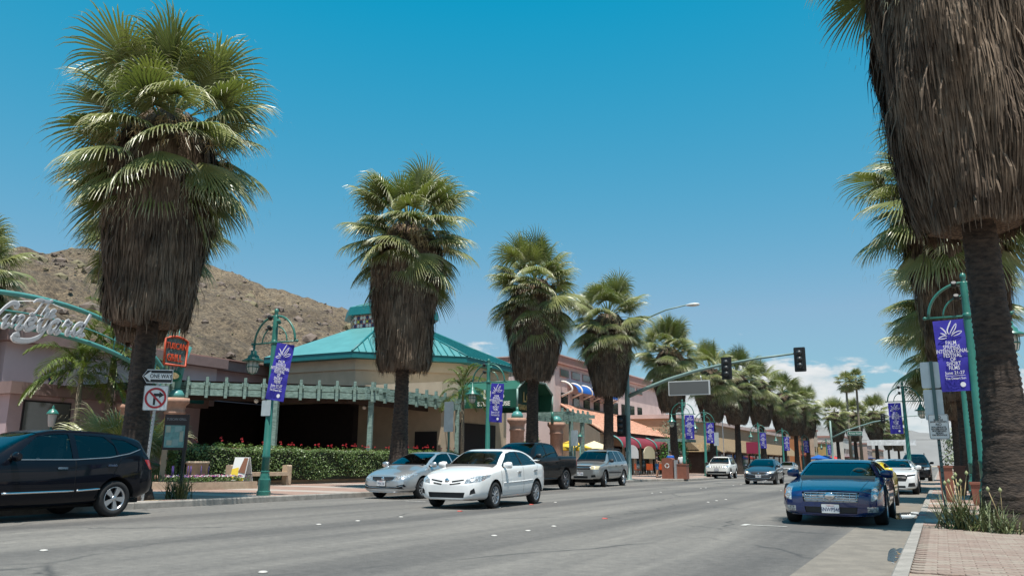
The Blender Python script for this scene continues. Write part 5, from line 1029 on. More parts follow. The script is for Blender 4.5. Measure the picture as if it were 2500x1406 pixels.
for i in range(4):
    y0, y1 = 61.6+i*4.45, 65.9+i*4.45; sa = thing('maroon_awning', ['maroon barrel awning over the shop nearest the signal pole','second maroon barrel awning along the tiled shop','third maroon barrel awning along the tiled shop','maroon barrel awning farthest from the signal pole'][i], 'awning', (0,0,0), 0, 'maroon awnings of the tiled shop')
    q_ = [(-23.85+1.5*math.sin(R(a)), 2.35+1.0*math.cos(R(a))) for a in np.linspace(5,90,9)]; mb = MB(); mb.smooth = True; mb.add([(x,y0,z) for x, z in q_]+[(x,y1,z) for x, z in q_], [(k,9+k,10+k,k+1) for k in range(8)]); mb.build('fabric', M_MAROON, sa)
    MB().tube([(x+.02,y0,z+.02) for x, z in q_], .07, 6).build('hoop', M_TARCH, sa)
    ym = (y0+y1)/2; MB().prism([(-1.5,-.55),(1.5,-.55)]+[(1.5*math.cos(R(a)), -.1+.62*math.sin(R(a))) for a in range(0,181,15)], (-22.3,ym,2.05), (0,1,0), (0,0,1), .05).build('shop_sign', [M_SIGNW, mat('sign_pale_yellow', (.55,.5,.35), .6), M_DWOOD, M_SIGNW][i], sa)
    MB().box((-23.86,ym,1.3), (.06,3.6,2.3)).build('shop_window', M_GLASSD, sa)
    for e in (y0+.1, y1-.1): MB().box((-22.9,e,.95), (.16,.16,2.0)).build('post', M_CREAM, sa)
for i in range(5):
    c_ = thing('orange_chair', 'orange red metal chair, %s from the signal pole outside the maroon awnings' % ORD[i], 'chair', (-21.4+.5*(i % 2), 62.4+i*1.5, .15), R(90*i), 'orange chairs outside the tiled shop'); M_OC = mat('chair_orange', (.48,.085,.02), .4)
    MB().box((0,0,.45), (.44,.44,.04)).build('seat', M_OC, c_); MB().box((-.2,0,.72), (.03,.42,.44)).build('backrest', M_OC, c_)
    for sx in (-1,1):
        for sy_ in (-1,1): MB().tube([(.19*sx,.19*sy_,.45),(.23*sx,.23*sy_,0)], .014, 5).build('leg', M_GALV, c_)
def umbrella(x, y, m, label):
    t = thing('patio_umbrella', label, 'umbrella', (x, y, .15)); MB().tube([(0,0,0),(0,0,2.5)], .025, 6).build('pole', M_DWOOD, t)
    mb = MB(); n = 8; V = [(1.5*math.cos(2*math.pi*k/n), 1.5*math.sin(2*math.pi*k/n), 1.95) for k in range(n)]+[(0,0,2.5)]+[(1.5*math.cos(2*math.pi*k/n), 1.5*math.sin(2*math.pi*k/n), 1.78) for k in range(n)]
    mb.add(V, [(k,(k+1)%n,8) for k in range(n)]+[(9+k,9+(k+1)%n,(k+1)%n,k) for k in range(n)]); mb.build('canopy', m, t); return t
umbrella(-22.4,51.5,mat('umbrella_yellow', (.62,.40,.03), .7),'yellow patio umbrella beyond the black pickup roof'); umbrella(-21.8,54.2,mat('umbrella_cream', (.68,.56,.36), .7),'cream patio umbrella between yellow one and palm trunk')
def shrub(x, y, r, h, label, seed, m=None, n=1500, z=.15, leaf=.06, name='shrub'):
    t = thing(name, label, 'shrub', (x, y, z)); rr = random.Random(seed); mb = MB()
    for i in range(16):
        a, b = rr.uniform(0,6.28), r*.62*math.sqrt(rr.random()); zz = rr.uniform(.2,.8)*h; 
        for k in range(n//16):
            d = Vector((rr.gauss(0,1),rr.gauss(0,1),rr.gauss(0,1))).normalized(); p = Vector((b*math.cos(a), b*math.sin(a), zz))+Vector((d.x*r*.42, d.y*r*.42, d.z*h*.25))*rr.uniform(.7,1.08); p.z = max(p.z, .03)
            e = d.orthogonal().normalized(); e = Matrix.Rotation(rr.uniform(0,6.3),3,d) @ e; s_ = leaf*rr.uniform(.6,1.2); g = (d+Vector((0,0,.3))).cross(e)*s_*.7; e = e*s_; mb.add([p-e, p+g, p+e, p-g], [(0,1,2,3)])
    mb.build('foliage', m or mat('shrub_leaf', (.05,.105,.02), .5, var=.45, vscale=6, col2=(.10,.17,.04)), t)['kind'] = 'stuff'; MB().tube([(0,0,-.02),(0,0,h*.5)], [.05,.03], 5).build('stem', M_TRUNK, t); return t
shrub(-21.0,71.0,1.5,3.4,'bright green bush behind the walking person in white',1, mat('bright_leaf', (.06,.16,.02), .5, var=.4, vscale=6), 2600, leaf=.09); shrub(-23.3,47.5,.9,2.6,'green climber bush under the small pergola',2,n=1400); shrub(-24.0,77.5,2.6,5.0,'grey green olive tree right of the corner lamp',3, mat('olive_leaf', (.13,.15,.09), .6, var=.3, vscale=6), 2200, leaf=.09, name='olive_bush')
lt_ = thing('lattice_arbour', 'slatted teal arbour roof beside the corner lamp', 'arbour', (-20.6,70.5,0))
for i in range(12): MB().box((0,-2.0+i*.36,3.1), (2.6,.07,.22)).build('slat', M_TWOOD, lt_)
for e in (-2,2): MB().box((0,e,1.6), (.15,.15,3.0)).build('post', M_TWOOD, lt_)
# far buildings on the left ---------------------------------------------------
M_TAN = mat('tan_siding', (.36,.265,.185), .9, var=.12, vscale=1.5, stretch=(1,1,6)); M_SHING = mat('brown_shingle', (.20,.145,.085), .95, var=.4, vscale=8, bump=.6, bscale=10, stretch=(1,1,3))
fb = thing('tan_shop', 'long tan building with brown shingle mansard behind the flags', 'building', (0,0,0)); MB().box((-29,116,2.9), (11,70,5.6)).build('wall', M_TAN, fb); MB().box((-28.9,116,5.85), (11.4,70.4,.4)).build('parapet', M_PINK, fb)
MB().add([(-21.6,82,2.5),(-21.6,150,2.5),(-23.4,150,4.2),(-23.4,82,4.2),(-29,82,2.5),(-29,82,4.2)], [(0,1,2,3),(4,0,3,5)]).build('shingle_roof', M_SHING, fb)
for i in range(14): f_ = MB().box((-23.44,84+i*4.8,1.3), (.1,3.6,2.2)).build('shop_window', M_DARK, fb); MB().box((-23.38,84+i*4.8,1.3), (.04,3.3,1.9)).build('pane', M_GLASSD, f_)
gz = thing('shingle_kiosk', 'small kiosk with golden shingle roof left of the flagpole', 'kiosk', (-21.5,84.0,0)); MB().box((0,0,1.2), (2.6,3.2,2.3)).build('body', M_DWOOD, gz); MB().add([(-1.7,-2.1,2.3),(1.7,-2.1,2.3),(1.7,2.1,2.3),(-1.7,2.1,2.3),(0,0,3.5)], [(0,1,4),(1,2,4),(2,3,4),(3,0,4)]).build('roof', mat('gold_shingle', (.20,.14,.075), .95, var=.3, vscale=6), gz)
fp = thing('flagpole', 'slim white flagpole in front of the tan building', 'flagpole', (-18.6,80.0,.1)); MB().tube([(0,0,0),(0,0,7.2)], .04, 6).build('pole', M_SIGNW, fp)
def flag(name, o, label, stripes):
    t = thing(name, label, 'flag', o); 
    if stripes:
        for k in range(9): MB().add([(0,0,-k*.2),(.45+.1*math.sin(k),.1,-k*.2-.1),(.45+.1*math.sin(k),.1,-k*.2-.3),(0,0,-k*.2-.2)], [(0,1,2,3)]).build('stripe', M_SIGNR if k % 2 else M_SIGNW, t)
    else:
        V = [(u*1.7, .12*math.sin(5*u), -w_*1.0-u*1.0) for u in np.linspace(0,1,9) for w_ in (0,.78,1.0)]; 
        MB().add(V, [(3*i,3*i+1,3*i+4,3*i+3) for i in range(8)]).build('white_field', M_SIGNW, t); MB().add(V, [(3*i+1,3*i+2,3*i+5,3*i+4) for i in range(8)]).build('red_stripe', M_SIGNR, t); MB().prism(circ(.24,12), (.75,.05,-.85), (1,0,0), (0,0,1), .03).build('bear_patch', mat('bear_brown', (.05,.035,.025), .8), t)
flag('state_flag', (-18.55,80.0,6.9), 'white flag with dark emblem and red edge waving before the tan building', False); flag('national_flag', (-19.4,88.0,9.0), 'red and white striped flag hanging between palm skirts', True)
t = thing('plum_sign', 'small plum coloured hanging sign below the shingle roof', 'sign', (-20.4,103,2.6)); MB().box((0,0,.5), (1.5,.1,1.4)).build('plate', mat('plum', (.25,.02,.06), .6), t); MB().tube([(0,.1,-2.5),(0,.1,1.2)], .05, 6).build('post', M_BLACK, t)
blk = [(-22,153,10,6.2,'orange stucco shop beyond the far signal mast',(.42,.18,.08)),(-21,164,6,7.5,'beige stucco shop with tall side wall by the far mast',(.48,.38,.29)),(-19.5,171,10,5.2,'mustard stucco shop far along the left row',(.45,.32,.14)),(-17.5,182,12,6.8,'white stucco shop far along the left row',(.60,.56,.50)),(-17,195,14,5.5,'grey shop far along the left row',(.30,.28,.26)),(-15,210,16,6.0,'pinkish shop far down the left row',(.48,.34,.28)),(-14,235,20,5.0,'tan shop at the far end of the left row',(.4,.33,.25))]
for i, (x, y, d_, h, lb, c_) in enumerate(blk):
    b_ = thing('far_shop', lb, 'building', (0,0,0), 0, 'far shops along the left row'); MB().box((x-5,y+d_/2,h/2), (10,d_-.3,h)).build('wall', mat('shop_stucco_%d' % i, c_, .9, var=.1, vscale=1), b_); MB().box((x-5,y+d_/2,h+.15), (10.4,d_,.3)).build('coping', M_ROSE, b_); MB().box((x+.05,y+d_/2,1.4), (.12,d_-2,2.2)).build('shopfront', M_DARK, b_); MB().box((x+.6,y+d_/2,2.75), (1.3,d_-1.5,.12)).build('canopy', [M_MAROON,M_TFASC,M_BLUE][i % 3], b_)
    for k in range(int(d_/3)): f_ = MB().box((x+.03,y+1.6+k*3,4.0), (.1,1.2,1.0)).build('window', M_DARK, b_); MB().box((x+.07,y+1.6+k*3,4.0), (.06,1.0,.8)).build('pane', M_GLASSD, f_)
for i, (x, y, m, lb) in enumerate(((-16.8,136,M_BLUE,'blue market umbrella left of the far mast pole'),(-16.6,142,M_BLUE,'blue market umbrella second from the far mast pole'),(-16.2,150,mat('umbrella_red', (.5,.04,.03), .7),'red market umbrella far along the left sidewalk'))): umbrella(x, y, m, lb)
for i, (x,y) in enumerate(((-14.0,128),(-12.6,146),(-11.6,160))): shrub(x-2.5,y,1.2,1.3,['low bush beneath the far signal mast','low bush below the far market umbrellas','low bush farthest along the left kerb'][i],20+i,n=400,leaf=.12)
# right side buildings -------------------------------------------------------
rbd = thing('right_shop', 'low white shop with red tile roof and yellow sign at right edge', 'building', (0,0,0)); MB().box((10.5,75,2.6), (10,40,5.0)).build('wall', mat('white_stucco', (.62,.58,.52), .9, var=.08, vscale=1), rbd); tile_roof('roof', rbd, (4.9,55,5.1), (4.9,95,5.1), (9.5,55,7.0), (9.5,95,7.0), 60, 10, M_TILE); MB().box((5.35,60,3.9), (.12,5,1.3)).build('fascia_sign', mat('sign_bright_yellow', (.75,.62,.03), .5), rbd)
for k in range(6): f_ = MB().box((5.48,66+k*4.6,1.8), (.06,3.2,2.4)).build('window', M_DARK, rbd); MB().box((5.44,66+k*4.6,1.8), (.04,3.0,2.2)).build('pane', M_GLASSD, f_)
rb2 = thing('right_far_shop', 'far stucco shop row behind the right hand palms', 'building', (0,0,0)); MB().box((12,150,2.6), (12,80,5.2)).build('wall', M_TAN, rb2); MB().box((11.9,150,5.35), (12.6,80.6,.35)).build('coping', M_ROSE, rb2)
for k in range(12): MB().box((5.96,114+k*6.2,1.6), (.06,4.4,2.4)).build('shopfront', M_GLASSD, rb2)
for x, y, lb, lid in ((0.12,25.5,'slim brown bin at the kerb behind the sidewalk rule sign',0),(0.80,23.6,'brown planter box in front of the leaning lamp',1),(0.55,31.0,'reddish brown utility box between the right palms',0)):
    t = thing('planter_box' if lid else 'litter_bin', lb, 'bin', (x, y, .15)); hb = .5 if lid else .9; MB().lathe([(.19,0),(.21,.1),(.24,hb)], n=4, smooth=False, M=Matrix.Rotation(R(45),4,'Z')).build('body', M_BROWN, t); MB().box((0,0,hb+.03), (.38,.38,.06)).build('lid', M_BROWN, t)
t = thing('utility_cabinet', 'tall white cabinet between the lamp and the palm trunk', 'cabinet', (1.35,30,.15)); MB().box((0,0,.85), (.55,.5,1.7)).build('body', M_SIGNW, t); MB().box((0,0,1.72), (.6,.55,.06)).build('top', M_SIGNW, t)
shrub(2.6,95,3.2,5.5,'pale grey green tree at the far right kerb',9, mat('pale_leaf', (.16,.19,.11), .6, var=.35, vscale=4), 1600, leaf=.16, name='pale_tree')
# ------------------------------------------------------------------ vehicles
def paint(name, col, metal=0.0, rough=.38, flake=0.0):
    m = mat(name, col, rough, metal=metal, coat=1.0 if max(col) > .03 else .45, spec=.5 if max(col) > .03 else .06)
    return m
def glass_mat(name, tint, refl=1.0):
    m = bpy.data.materials.new(name); m.use_nodes = True; MATS[name] = m; t = m.node_tree; nd = t.nodes; nd.remove(nd['Principled BSDF'])
    tr = nd.new('ShaderNodeBsdfTransparent'); tr.inputs[0].default_value = (*tint, 1); gl = nd.new('ShaderNodeBsdfGlossy'); gl.inputs['Roughness'].default_value = .02; gl.inputs[0].default_value = (.95,1,1,1)
    fr = nd.new('ShaderNodeFresnel'); fr.inputs[0].default_value = 1.62; mx = nd.new('ShaderNodeMixShader'); t.links.new(fr.outputs[0], mx.inputs[0]); t.links.new(tr.outputs[0], mx.inputs[1]); t.links.new(gl.outputs[0], mx.inputs[2]); t.links.new(mx.outputs[0], nd['Material Output'].inputs[0]); return m
G_CLEAR = glass_mat('car_glass', (.68,.74,.73)); G_TINT = glass_mat('car_glass_tinted', (.20,.24,.25)); G_DARK = glass_mat('car_glass_dark', (.07,.085,.09))
M_RUB = mat('tyre_rubber', (.016,.016,.017), .85); M_TRIM = mat('black_trim', (.018,.018,.02), .5); M_CHROME = mat('chrome', (.72,.73,.75), .08, metal=1.0); M_RIM = mat('alloy_rim', (.55,.56,.58), .28, metal=.9); M_RIMD = mat('alloy_rim_dark', (.17,.175,.19), .3, metal=.9)
M_UNDER = mat('underbody', (.012,.012,.013), .9); M_SEATD = mat('seat_dark', (.03,.03,.033), .8); M_SEATB = mat('seat_beige', (.36,.31,.25), .8); M_SEATG = mat('seat_grey', (.12,.115,.11), .8)
M_HLAMP = mat('headlamp_clear', (.10,.115,.13), .12, metal=.4, var=.4, vscale=22, coat=1.0, col2=(.55,.58,.60)); M_AMBER = mat('amber_lens', (.62,.16,.02), .15, coat=1.0); M_REDL = mat('red_lens', (.42,.012,.018), .15, coat=1.0); M_LAMPD = mat('lamp_dark', (.05,.055,.06), .1, coat=1.0, metal=.4)
M_SEAM = mat('panel_gap', (.01,.01,.011), .8); M_PLATE = mat('plate_white', (.66,.67,.68), .5); M_PLTX = mat('plate_ink', (.03,.04,.12), .6); M_PLRED = mat('plate_red', (.42,.05,.06), .6)
def lerp_list(L, x):
    P = sorted(L); return float(np.interp(x, [p[0] for p in P], [p[1] for p in P]))
def ss(x): x = max(0., min(1., x)); return x*x*(3-2*x)
def car_shell(sp):
    """half sections along x joined to a cage, then two rounds of Catmull-Clark"""
    xs = sorted(set([p[0] for p in sp['top']]+[p[0] for p in sp['hw']]+sp.get('xs', [])), reverse=True); rows = []
    tum = sp.get('tumble', .42)
    for x in xs:
        tz, bz, w, zb = lerp_list(sp['top'], x), lerp_list(sp['belt'], x), lerp_list(sp['hw'], x), lerp_list(sp['bot'], x)
        bz = min(bz, tz-.012); g = tz-bz; f = ss(g/.24)
        y5, h = w*.95, bz-zb
        yr = (y5*.66)*(1-f)+(y5-.03-tum*g)*f; zr = bz+g*(.70*(1-f)+.915*f); y7 = yr*(.5*(1-f)+.80*f); z7 = bz+g*(.93*(1-f)+.985*f)
        rows.append([(x,0,zb),(x,w*.80,zb),(x,w*.95,zb+.07),(x,w*.995,zb+.24*h+.05),(x,w,zb+.60*h),(x,w*.985,bz-.07),(x,y5,bz),(x,yr,zr),(x,y7,z7),(x,0,tz)])
    n = len(rows[0]); full = lambda r: [Vector(p) for p in r]+[Vector((p[0],-p[1],p[2])) for p in r[-2:0:-1]]
    rings = [full(r) for r in rows]; m = len(rings[0]); V = [v for r in rings for v in r]; F = []
    for i in range(len(rings)-1):
        for j in range(m): F.append((i*m+j, i*m+(j+1) % m, (i+1)*m+(j+1) % m, (i+1)*m+j))
    for base, flip, bulge in ((0, True, sp.get('nose', .05)), ((len(rings)-1)*m, False, -sp.get('tail', .03))):
        # end cap: quads between the two sides with a centre column
        cx = V[base].x; mids = {}
        for j in range(1, n-1):
            a = V[base+j]; mids[j] = len(V); V.append(Vector((cx+bulge, 0, a.z)))
        for j in range(1, n-2):
            a, b, c_, d_ = base+j, base+j+1, mids[j+1], mids[j]; a2, b2 = base+m-j, base+m-j-1
            F.append((a, d_, c_, b) if not flip else (a, b, c_, d_)); F.append((d_, a2, b2, c_) if not flip else (d_, c_, b2, a2))
        F.append((base, mids[1], base+1) if not flip else (base, base+1, mids[1])); F.append((base, base+m-1, mids[1]) if not flip else (base, mids[1], base+m-1))
        t = base+n-1; q = mids[n-2]; F.append((base+n-2, q, t) if not flip else (base+n-2, t, q)); F.append((q, base+m-(n-2), t) if not flip else (q, t, base+m-(n-2)))
    me = bpy.data.meshes.new('cage'); me.from_pydata([tuple(v) for v in V], [], F); ob = bpy.data.objects.new('cage', me)
    md = ob.modifiers.new('s', 'SUBSURF'); md.levels = md.render_levels = 2; md.uv_smooth = 'NONE'
    bm = bmesh.new(); m2 = eval_mesh(ob); bm.from_mesh(m2); bpy.data.objects.remove(ob); bpy.data.meshes.remove(me); bpy.data.meshes.remove(m2)
    bmesh.ops.recalc_face_normals(bm, faces=bm.faces[:]); bm.normal_update(); return bm
def cut_region(bm, lay, poly, view, pid, xr=None, yr=None, nmin=.25):
    """cut the shell along a convex outline seen from front/rear (y,z) or the side (x,z); mark what lies inside with pid"""
    a_ = 0 if view in ('left','right') else 1; sgn = {'front':1,'rear':-1,'left':1,'right':-1}[view]; na = 1 if a_ == 0 else 0
    area = sum(poly[i][0]*poly[(i+1) % len(poly)][1]-poly[(i+1) % len(poly)][0]*poly[i][1] for i in range(len(poly)))
    if area < 0: poly = poly[::-1]
    us = [p[0] for p in poly]; zs = [p[1] for p in poly]; u0, u1, z0, z1 = min(us)-.0, max(us)+.0, min(zs), max(zs)
    cand = []
    for f in bm.faces:
        if f[lay] != 0: continue
        if f.normal[na]*sgn < nmin: continue
        c = f.calc_center_median()
        if xr and not (xr[0] <= c.x <= xr[1]): continue
        if na == 1 and c.y*sgn < .25: continue
        vu = [v.co[a_] for v in f.verts]; vz = [v.co.z for v in f.verts]
        if max(vu) < u0 or min(vu) > u1 or max(vz) < z0 or min(vz) > z1: continue
        cand.append(f)
    k = len(poly)
    for i in range(k):
        p, q = poly[i], poly[(i+1) % k]; e = (q[0]-p[0], q[1]-p[1]); nn = (e[1], -e[0])
        co = Vector((p[0],0,p[1])) if a_ == 0 else Vector((0,p[0],p[1])); no = Vector((nn[0],0,nn[1])) if a_ == 0 else Vector((0,nn[0],nn[1]))
        if no.length < 1e-9: continue
        geom = list({v for f in cand for v in f.verts})+list({e2 for f in cand for e2 in f.edges})+cand
        r = bmesh.ops.bisect_plane(bm, geom=geom, dist=1e-5, plane_co=co, plane_no=no.normalized())
        cand = [g for g in r['geom'] if isinstance(g, bmesh.types.BMFace) and g.is_valid]
    for f in cand:
        c = f.calc_center_median(); u, z = c[a_], c.z
        if all((poly[(i+1) % k][0]-poly[i][0])*(z-poly[i][1])-(poly[(i+1) % k][1]-poly[i][1])*(u-poly[i][0]) >= -1e-6 for i in range(k)) and f[lay] == 0: f[lay] = pid
def part_mesh(bm, lay, pid, inset=0.0):
    bm.normal_update(); idx = {}; V = []; F = []
    for f in bm.faces:
        if f[lay] != pid: continue
        ff = []
        for v in f.verts:
            if v.index not in idx or True:
                key = v
                if key not in idx: idx[key] = len(V); V.append(tuple(v.co-v.normal*inset))
            ff.append(idx[v])
        F.append(tuple(ff))
    mb = MB(); mb.smooth = True; mb.add(V, F); return mb
def wheel_meshes(r, w, rim_m, style, n=28):
    t = MB(); t.lathe([(r*.64,-w*.42),(r*.80,-w*.5),(r*.95,-w*.46),(r,-w*.30),(r,w*.30),(r*.95,w*.46),(r*.80,w*.5),(r*.66,w*.46),(r*.62,w*.30)], n=n, axis='y', cap=False); tm = t.mesh('wheel', M_RUB)
    q = MB(); q.lathe([(r*.60,w*.10),(r*.645,w*.40),(r*.66,w*.455),(r*.615,w*.44),(r*.585,w*.18)], n=n, axis='y', cap=False)
    q.lathe([(r*.15,w*.30),(r*.16,w*.40),(r*.10,w*.43),(0,w*.43)], n=14, axis='y', cap=False)
    k, sw = style
    for i in range(k):
        a = 2*math.pi*i/k; d = Vector((math.cos(a),0,math.sin(a))); e = Vector((-math.sin(a),0,math.cos(a)))
        P = [(.12,sw*.55,.40),(.60,sw,.42)]; vs = []
        for rr_, ww, yy in P: vs += [d*r*rr_+e*r*ww*.5+Vector((0,w*yy,0)), d*r*rr_-e*r*ww*.5+Vector((0,w*yy,0)), d*r*rr_-e*r*ww*.6+Vector((0,w*(yy-.16),0)), d*r*rr_+e*r*ww*.6+Vector((0,w*(yy-.16),0))]
        q.add(vs, [(0,1,5,4),(1,2,6,5),(3,0,4,7),(2,3,7,6)])
    rm_ = q.mesh('rim', rim_m); b = MB().lathe([(r*.61,w*.06),(0,w*.06)], n=n, axis='y', cap=False); return tm, rm_, b.mesh('brake_disc', M_UNDER)
def car(name, label, cat, loc, head, sp, group=None):
    """head: direction of travel in degrees (world); local +x is forward, +y its left"""
    t = thing(name, label, cat, loc, R(head), group); bm = car_shell(sp); lay = bm.faces.layers.int.new('part'); parts = [None]; P = sp['paint']; rw = sp['rw']; wb = sp['wb']
    def reg(nm, poly, view, m, inset=.0, mirror=True, xr=None, par=None, nmin=.25):
        for s in ((1,-1) if mirror else (1,)):
            if view == 'side': v, pl = ('left' if s > 0 else 'right'), poly
            else: v, pl = view, [(y*s, z) for y, z in poly]
            parts.append((nm, m, inset, par)); cut_region(bm, lay, pl, v, len(parts)-1, xr, None, nmin)
    parts.append(('hole', None, 0, None)); HOLE = 1
    ra = rw+sp.get('arch', .055)
    for ax in (wb/2, -wb/2):
        poly = [(ax+ra*math.cos(a), rw+.01+ra*math.sin(a)) for a in np.linspace(-.35, math.pi+.35, 15)]+[(ax-ra*.9,-.3),(ax+ra*.9,-.3)]
        for v in ('left','right'): cut_region(bm, lay, poly, v, HOLE, None, None, -.5)
    for args in sp['regions']: reg(*args[:4], **(args[4] if len(args) > 4 else {}))
    bm.normal_update(); dg = BVHTree.FromBMesh(bm)
    body = part_mesh(bm, lay, 0).build('body', P, t)
    made = {}
    for i, p in enumerate(parts):
        if p is None or p[0] == 'hole': continue
        pm_ = part_mesh(bm, lay, i, p[2])
        if not pm_.f: continue
        par = t
        if p[3]: par = made.get(p[3], t)
        made[p[0]] = pm_.build(p[0], p[1], par)
    bm.free()
    def hit(o, d): h = dg.ray_cast(Vector(o), Vector(d)); return h[0] if h[0] is not None else Vector(o)
    w = max(p[1] for p in sp['hw']); zb = min(p[1] for p in sp['bot']); L0, L1 = sp['top'][0][0], sp['top'][-1][0]
    tm, rm_, bd = wheel_meshes(rw, sp.get('tw', .21), sp.get('rim', M_RIM), sp.get('spokes', (5,.26)))
    for ax in (wb/2, -wb/2):
        for s in (1,-1):
            o = link('wheel', tm, t, (ax, s*(w-sp.get('tw',.21)/2-.015), rw)); o.rotation_euler = (0, random.uniform(0,1.2), 0 if s > 0 else math.pi)
            if ax > 0 and sp.get('steer'): o.rotation_euler[2] += R(sp['steer'])
            link('rim', rm_, o); link('brake_disc', bd, o)
            ww = MB(); ww.lathe([(ra+.004,.30),(ra+.004,w-.012)], (ax,0,rw+.01), 24, 'y', cap=False)
            if s < 0: ww.v = [(x,-y,z) for x, y, z in ww.v]
            k = MB(); k.v = ww.v; k.f = [f for f in ww.f if sum(ww.v[i][2] for i in f)/4 > rw*1.05]; k.m = [0]*len(k.f); k.sm = [True]*len(k.f); k.build('wheel_well', M_UNDER, t)
    MB().box(((L0+L1)/2,0,zb+.10), ((L0-L1)*.90, w*1.25, .16)).build('floor_pan', M_UNDER, t)
    MB().box(((L0+L1)/2,0,.40), ((L0-L1)*.80, w*1.0, .42)).build('inner_tub', M_UNDER, t)
    # cabin
    ci = sp.get('cabin')
    if ci:
        sm_, xf, xb, zs = ci['seat'], ci['front'], ci.get('back'), ci['z']
        for y in (.38*w/.88, -.38*w/.88):
            st = MB().prism(rrect(.46,.60,.10), (xf-.28,y,zs+.36), Vector((0,1,0)), Vector((-.25,0,1)).normalized(), .13).build('seat', sm_, t); MB().prism(rrect(.27,.20,.07), (xf-.40,y,zs+.74), Vector((0,1,0)), Vector((-.2,0,1)).normalized(), .09).build('headrest', sm_, st); MB().box((xf,y,zs+.06), (.5,.48,.14)).build('cushion', sm_, st)
        if xb is not None: st = MB().prism(rrect(1.25*w/.88,.56,.1), (xb-.2,0,zs+.32), Vector((0,1,0)), Vector((-.25,0,1)).normalized(), .13).build('rear_seat', sm_, t)
        MB().box((xf+.78,0,zs+.40), (.42,w*1.5,.26)).build('dashboard', ci.get('dash', M_SEATD), t)
        sw_ = MB(); ring = [(xf+.50+.06*math.sin(a), .37*w/.88+.185*math.cos(a), zs+.50+.175*math.sin(a)) for a in np.linspace(0,2*math.pi,19)]; sw_.tube(ring, .016, 6, cap=False); sw_.tube([ring[0],ring[9]], .014, 5); sw_.build('steering_wheel', ci.get('wheel', M_SEATD), t)
        mz = lerp_list(sp['top'], xf+.35)-.13; MB().box((xf+.40,0,mz), (.03,.22,.07)).build('rear_view_mirror', M_SEATD, t)
    if 'mirror' in sp:
        x, z = sp['mirror'][:2]; mm = sp['mirror'][2] if len(sp['mirror']) > 2 else P
        for s in (1,-1):
            h = hit((x, s*2, z), (0,-s,0)); o = MB().lathe([(0,-.11),(.062,-.09),(.085,0),(.075,.085),(.05,.10)], (h.x-.03,h.y+s*.15,h.z+.03), 14, 'y', M=Matrix.Diagonal((.8,1.15,1,1))).build('door_mirror', mm, t); MB().tube([(h.x,h.y-s*.02,h.z-.02),(h.x-.02,h.y+s*.10,h.z+.0)], .025, 6).build('mirror_arm', M_TRIM, o)
    for x, z, m in sp.get('handles', []):
        for s in (1,-1): h = hit((x, s*2, z), (0,-s,0)); MB().prism(rrect(.20,.036,.015), (h.x,h.y+s*.012,h.z), (1,0,0), (0,0,1), .028).build('door_handle', m, t)
    for nm, pts, r_, m, view in sp.get('rods', []):          # trim strips and bars laid on the surface
        for s in ((1,-1) if view == 'side' else (1,)):
            q = []
            for k in range(len(pts)-1):
                for j in range(8): u = j/8; q.append((pts[k][0]*(1-u)+pts[k+1][0]*u, pts[k][1]*(1-u)+pts[k+1][1]*u))
            q.append(pts[-1]); W3 = []
            for a, b in q: W3.append(hit((a, s*2, b), (0,-s,0)) if view == 'side' else hit((3.6 if view == 'front' else -3.6, a, b), (-1 if view == 'front' else 1,0,0)))
            MB().tube(W3, r_, 6).build(nm, m, t)
    if sp.get('plate'):
        z, txt = sp['plate']; h = hit((3.6,0,z), (-1,0,0)); pl_ = MB().prism(rrect(.305,.155,.012), (h.x+.02,0,z), (0,1,0), (0,0,1), .012).build('number_plate', M_PLATE, t); MB().prism(rrect(.33,.18,.015), (h.x+.008,0,z), (0,1,0), (0,0,1), .012).build('plate_frame', M_TRIM, pl_)
        text(txt, .098, M_PLTX, pl_, (h.x+.028,0,z-.015), (0,1,0), (0,0,1), bold=.001, sx=.78, ext=.001); text('California', .032, M_PLRED, pl_, (h.x+.028,0,z+.055), (0,1,0), (0,0,1), ext=.001)
    for nm, y, z, r_, m in sp.get('discs', []):
        h = hit((3.6,y,z), (-1,0,0)); MB().lathe([(r_,-.01),(r_,.012),(r_*.7,.02),(0,.022)], h, 18, 'x').build(nm, m, t)
    for f in sp.get('extra', []): f(t, hit)
    return t
S = lambda x0, x1, z0, z1: [(x0,z0),(x1,z0),(x1,z1),(x0,z1)]
def seams(*xs): return [('panel_gap', [(a-.006,z0),(a+.006,z0),(b+.006,z1),(b-.006,z1)], 'side', M_SEAM, dict(inset=.004)) for a, b, z0, z1 in xs]
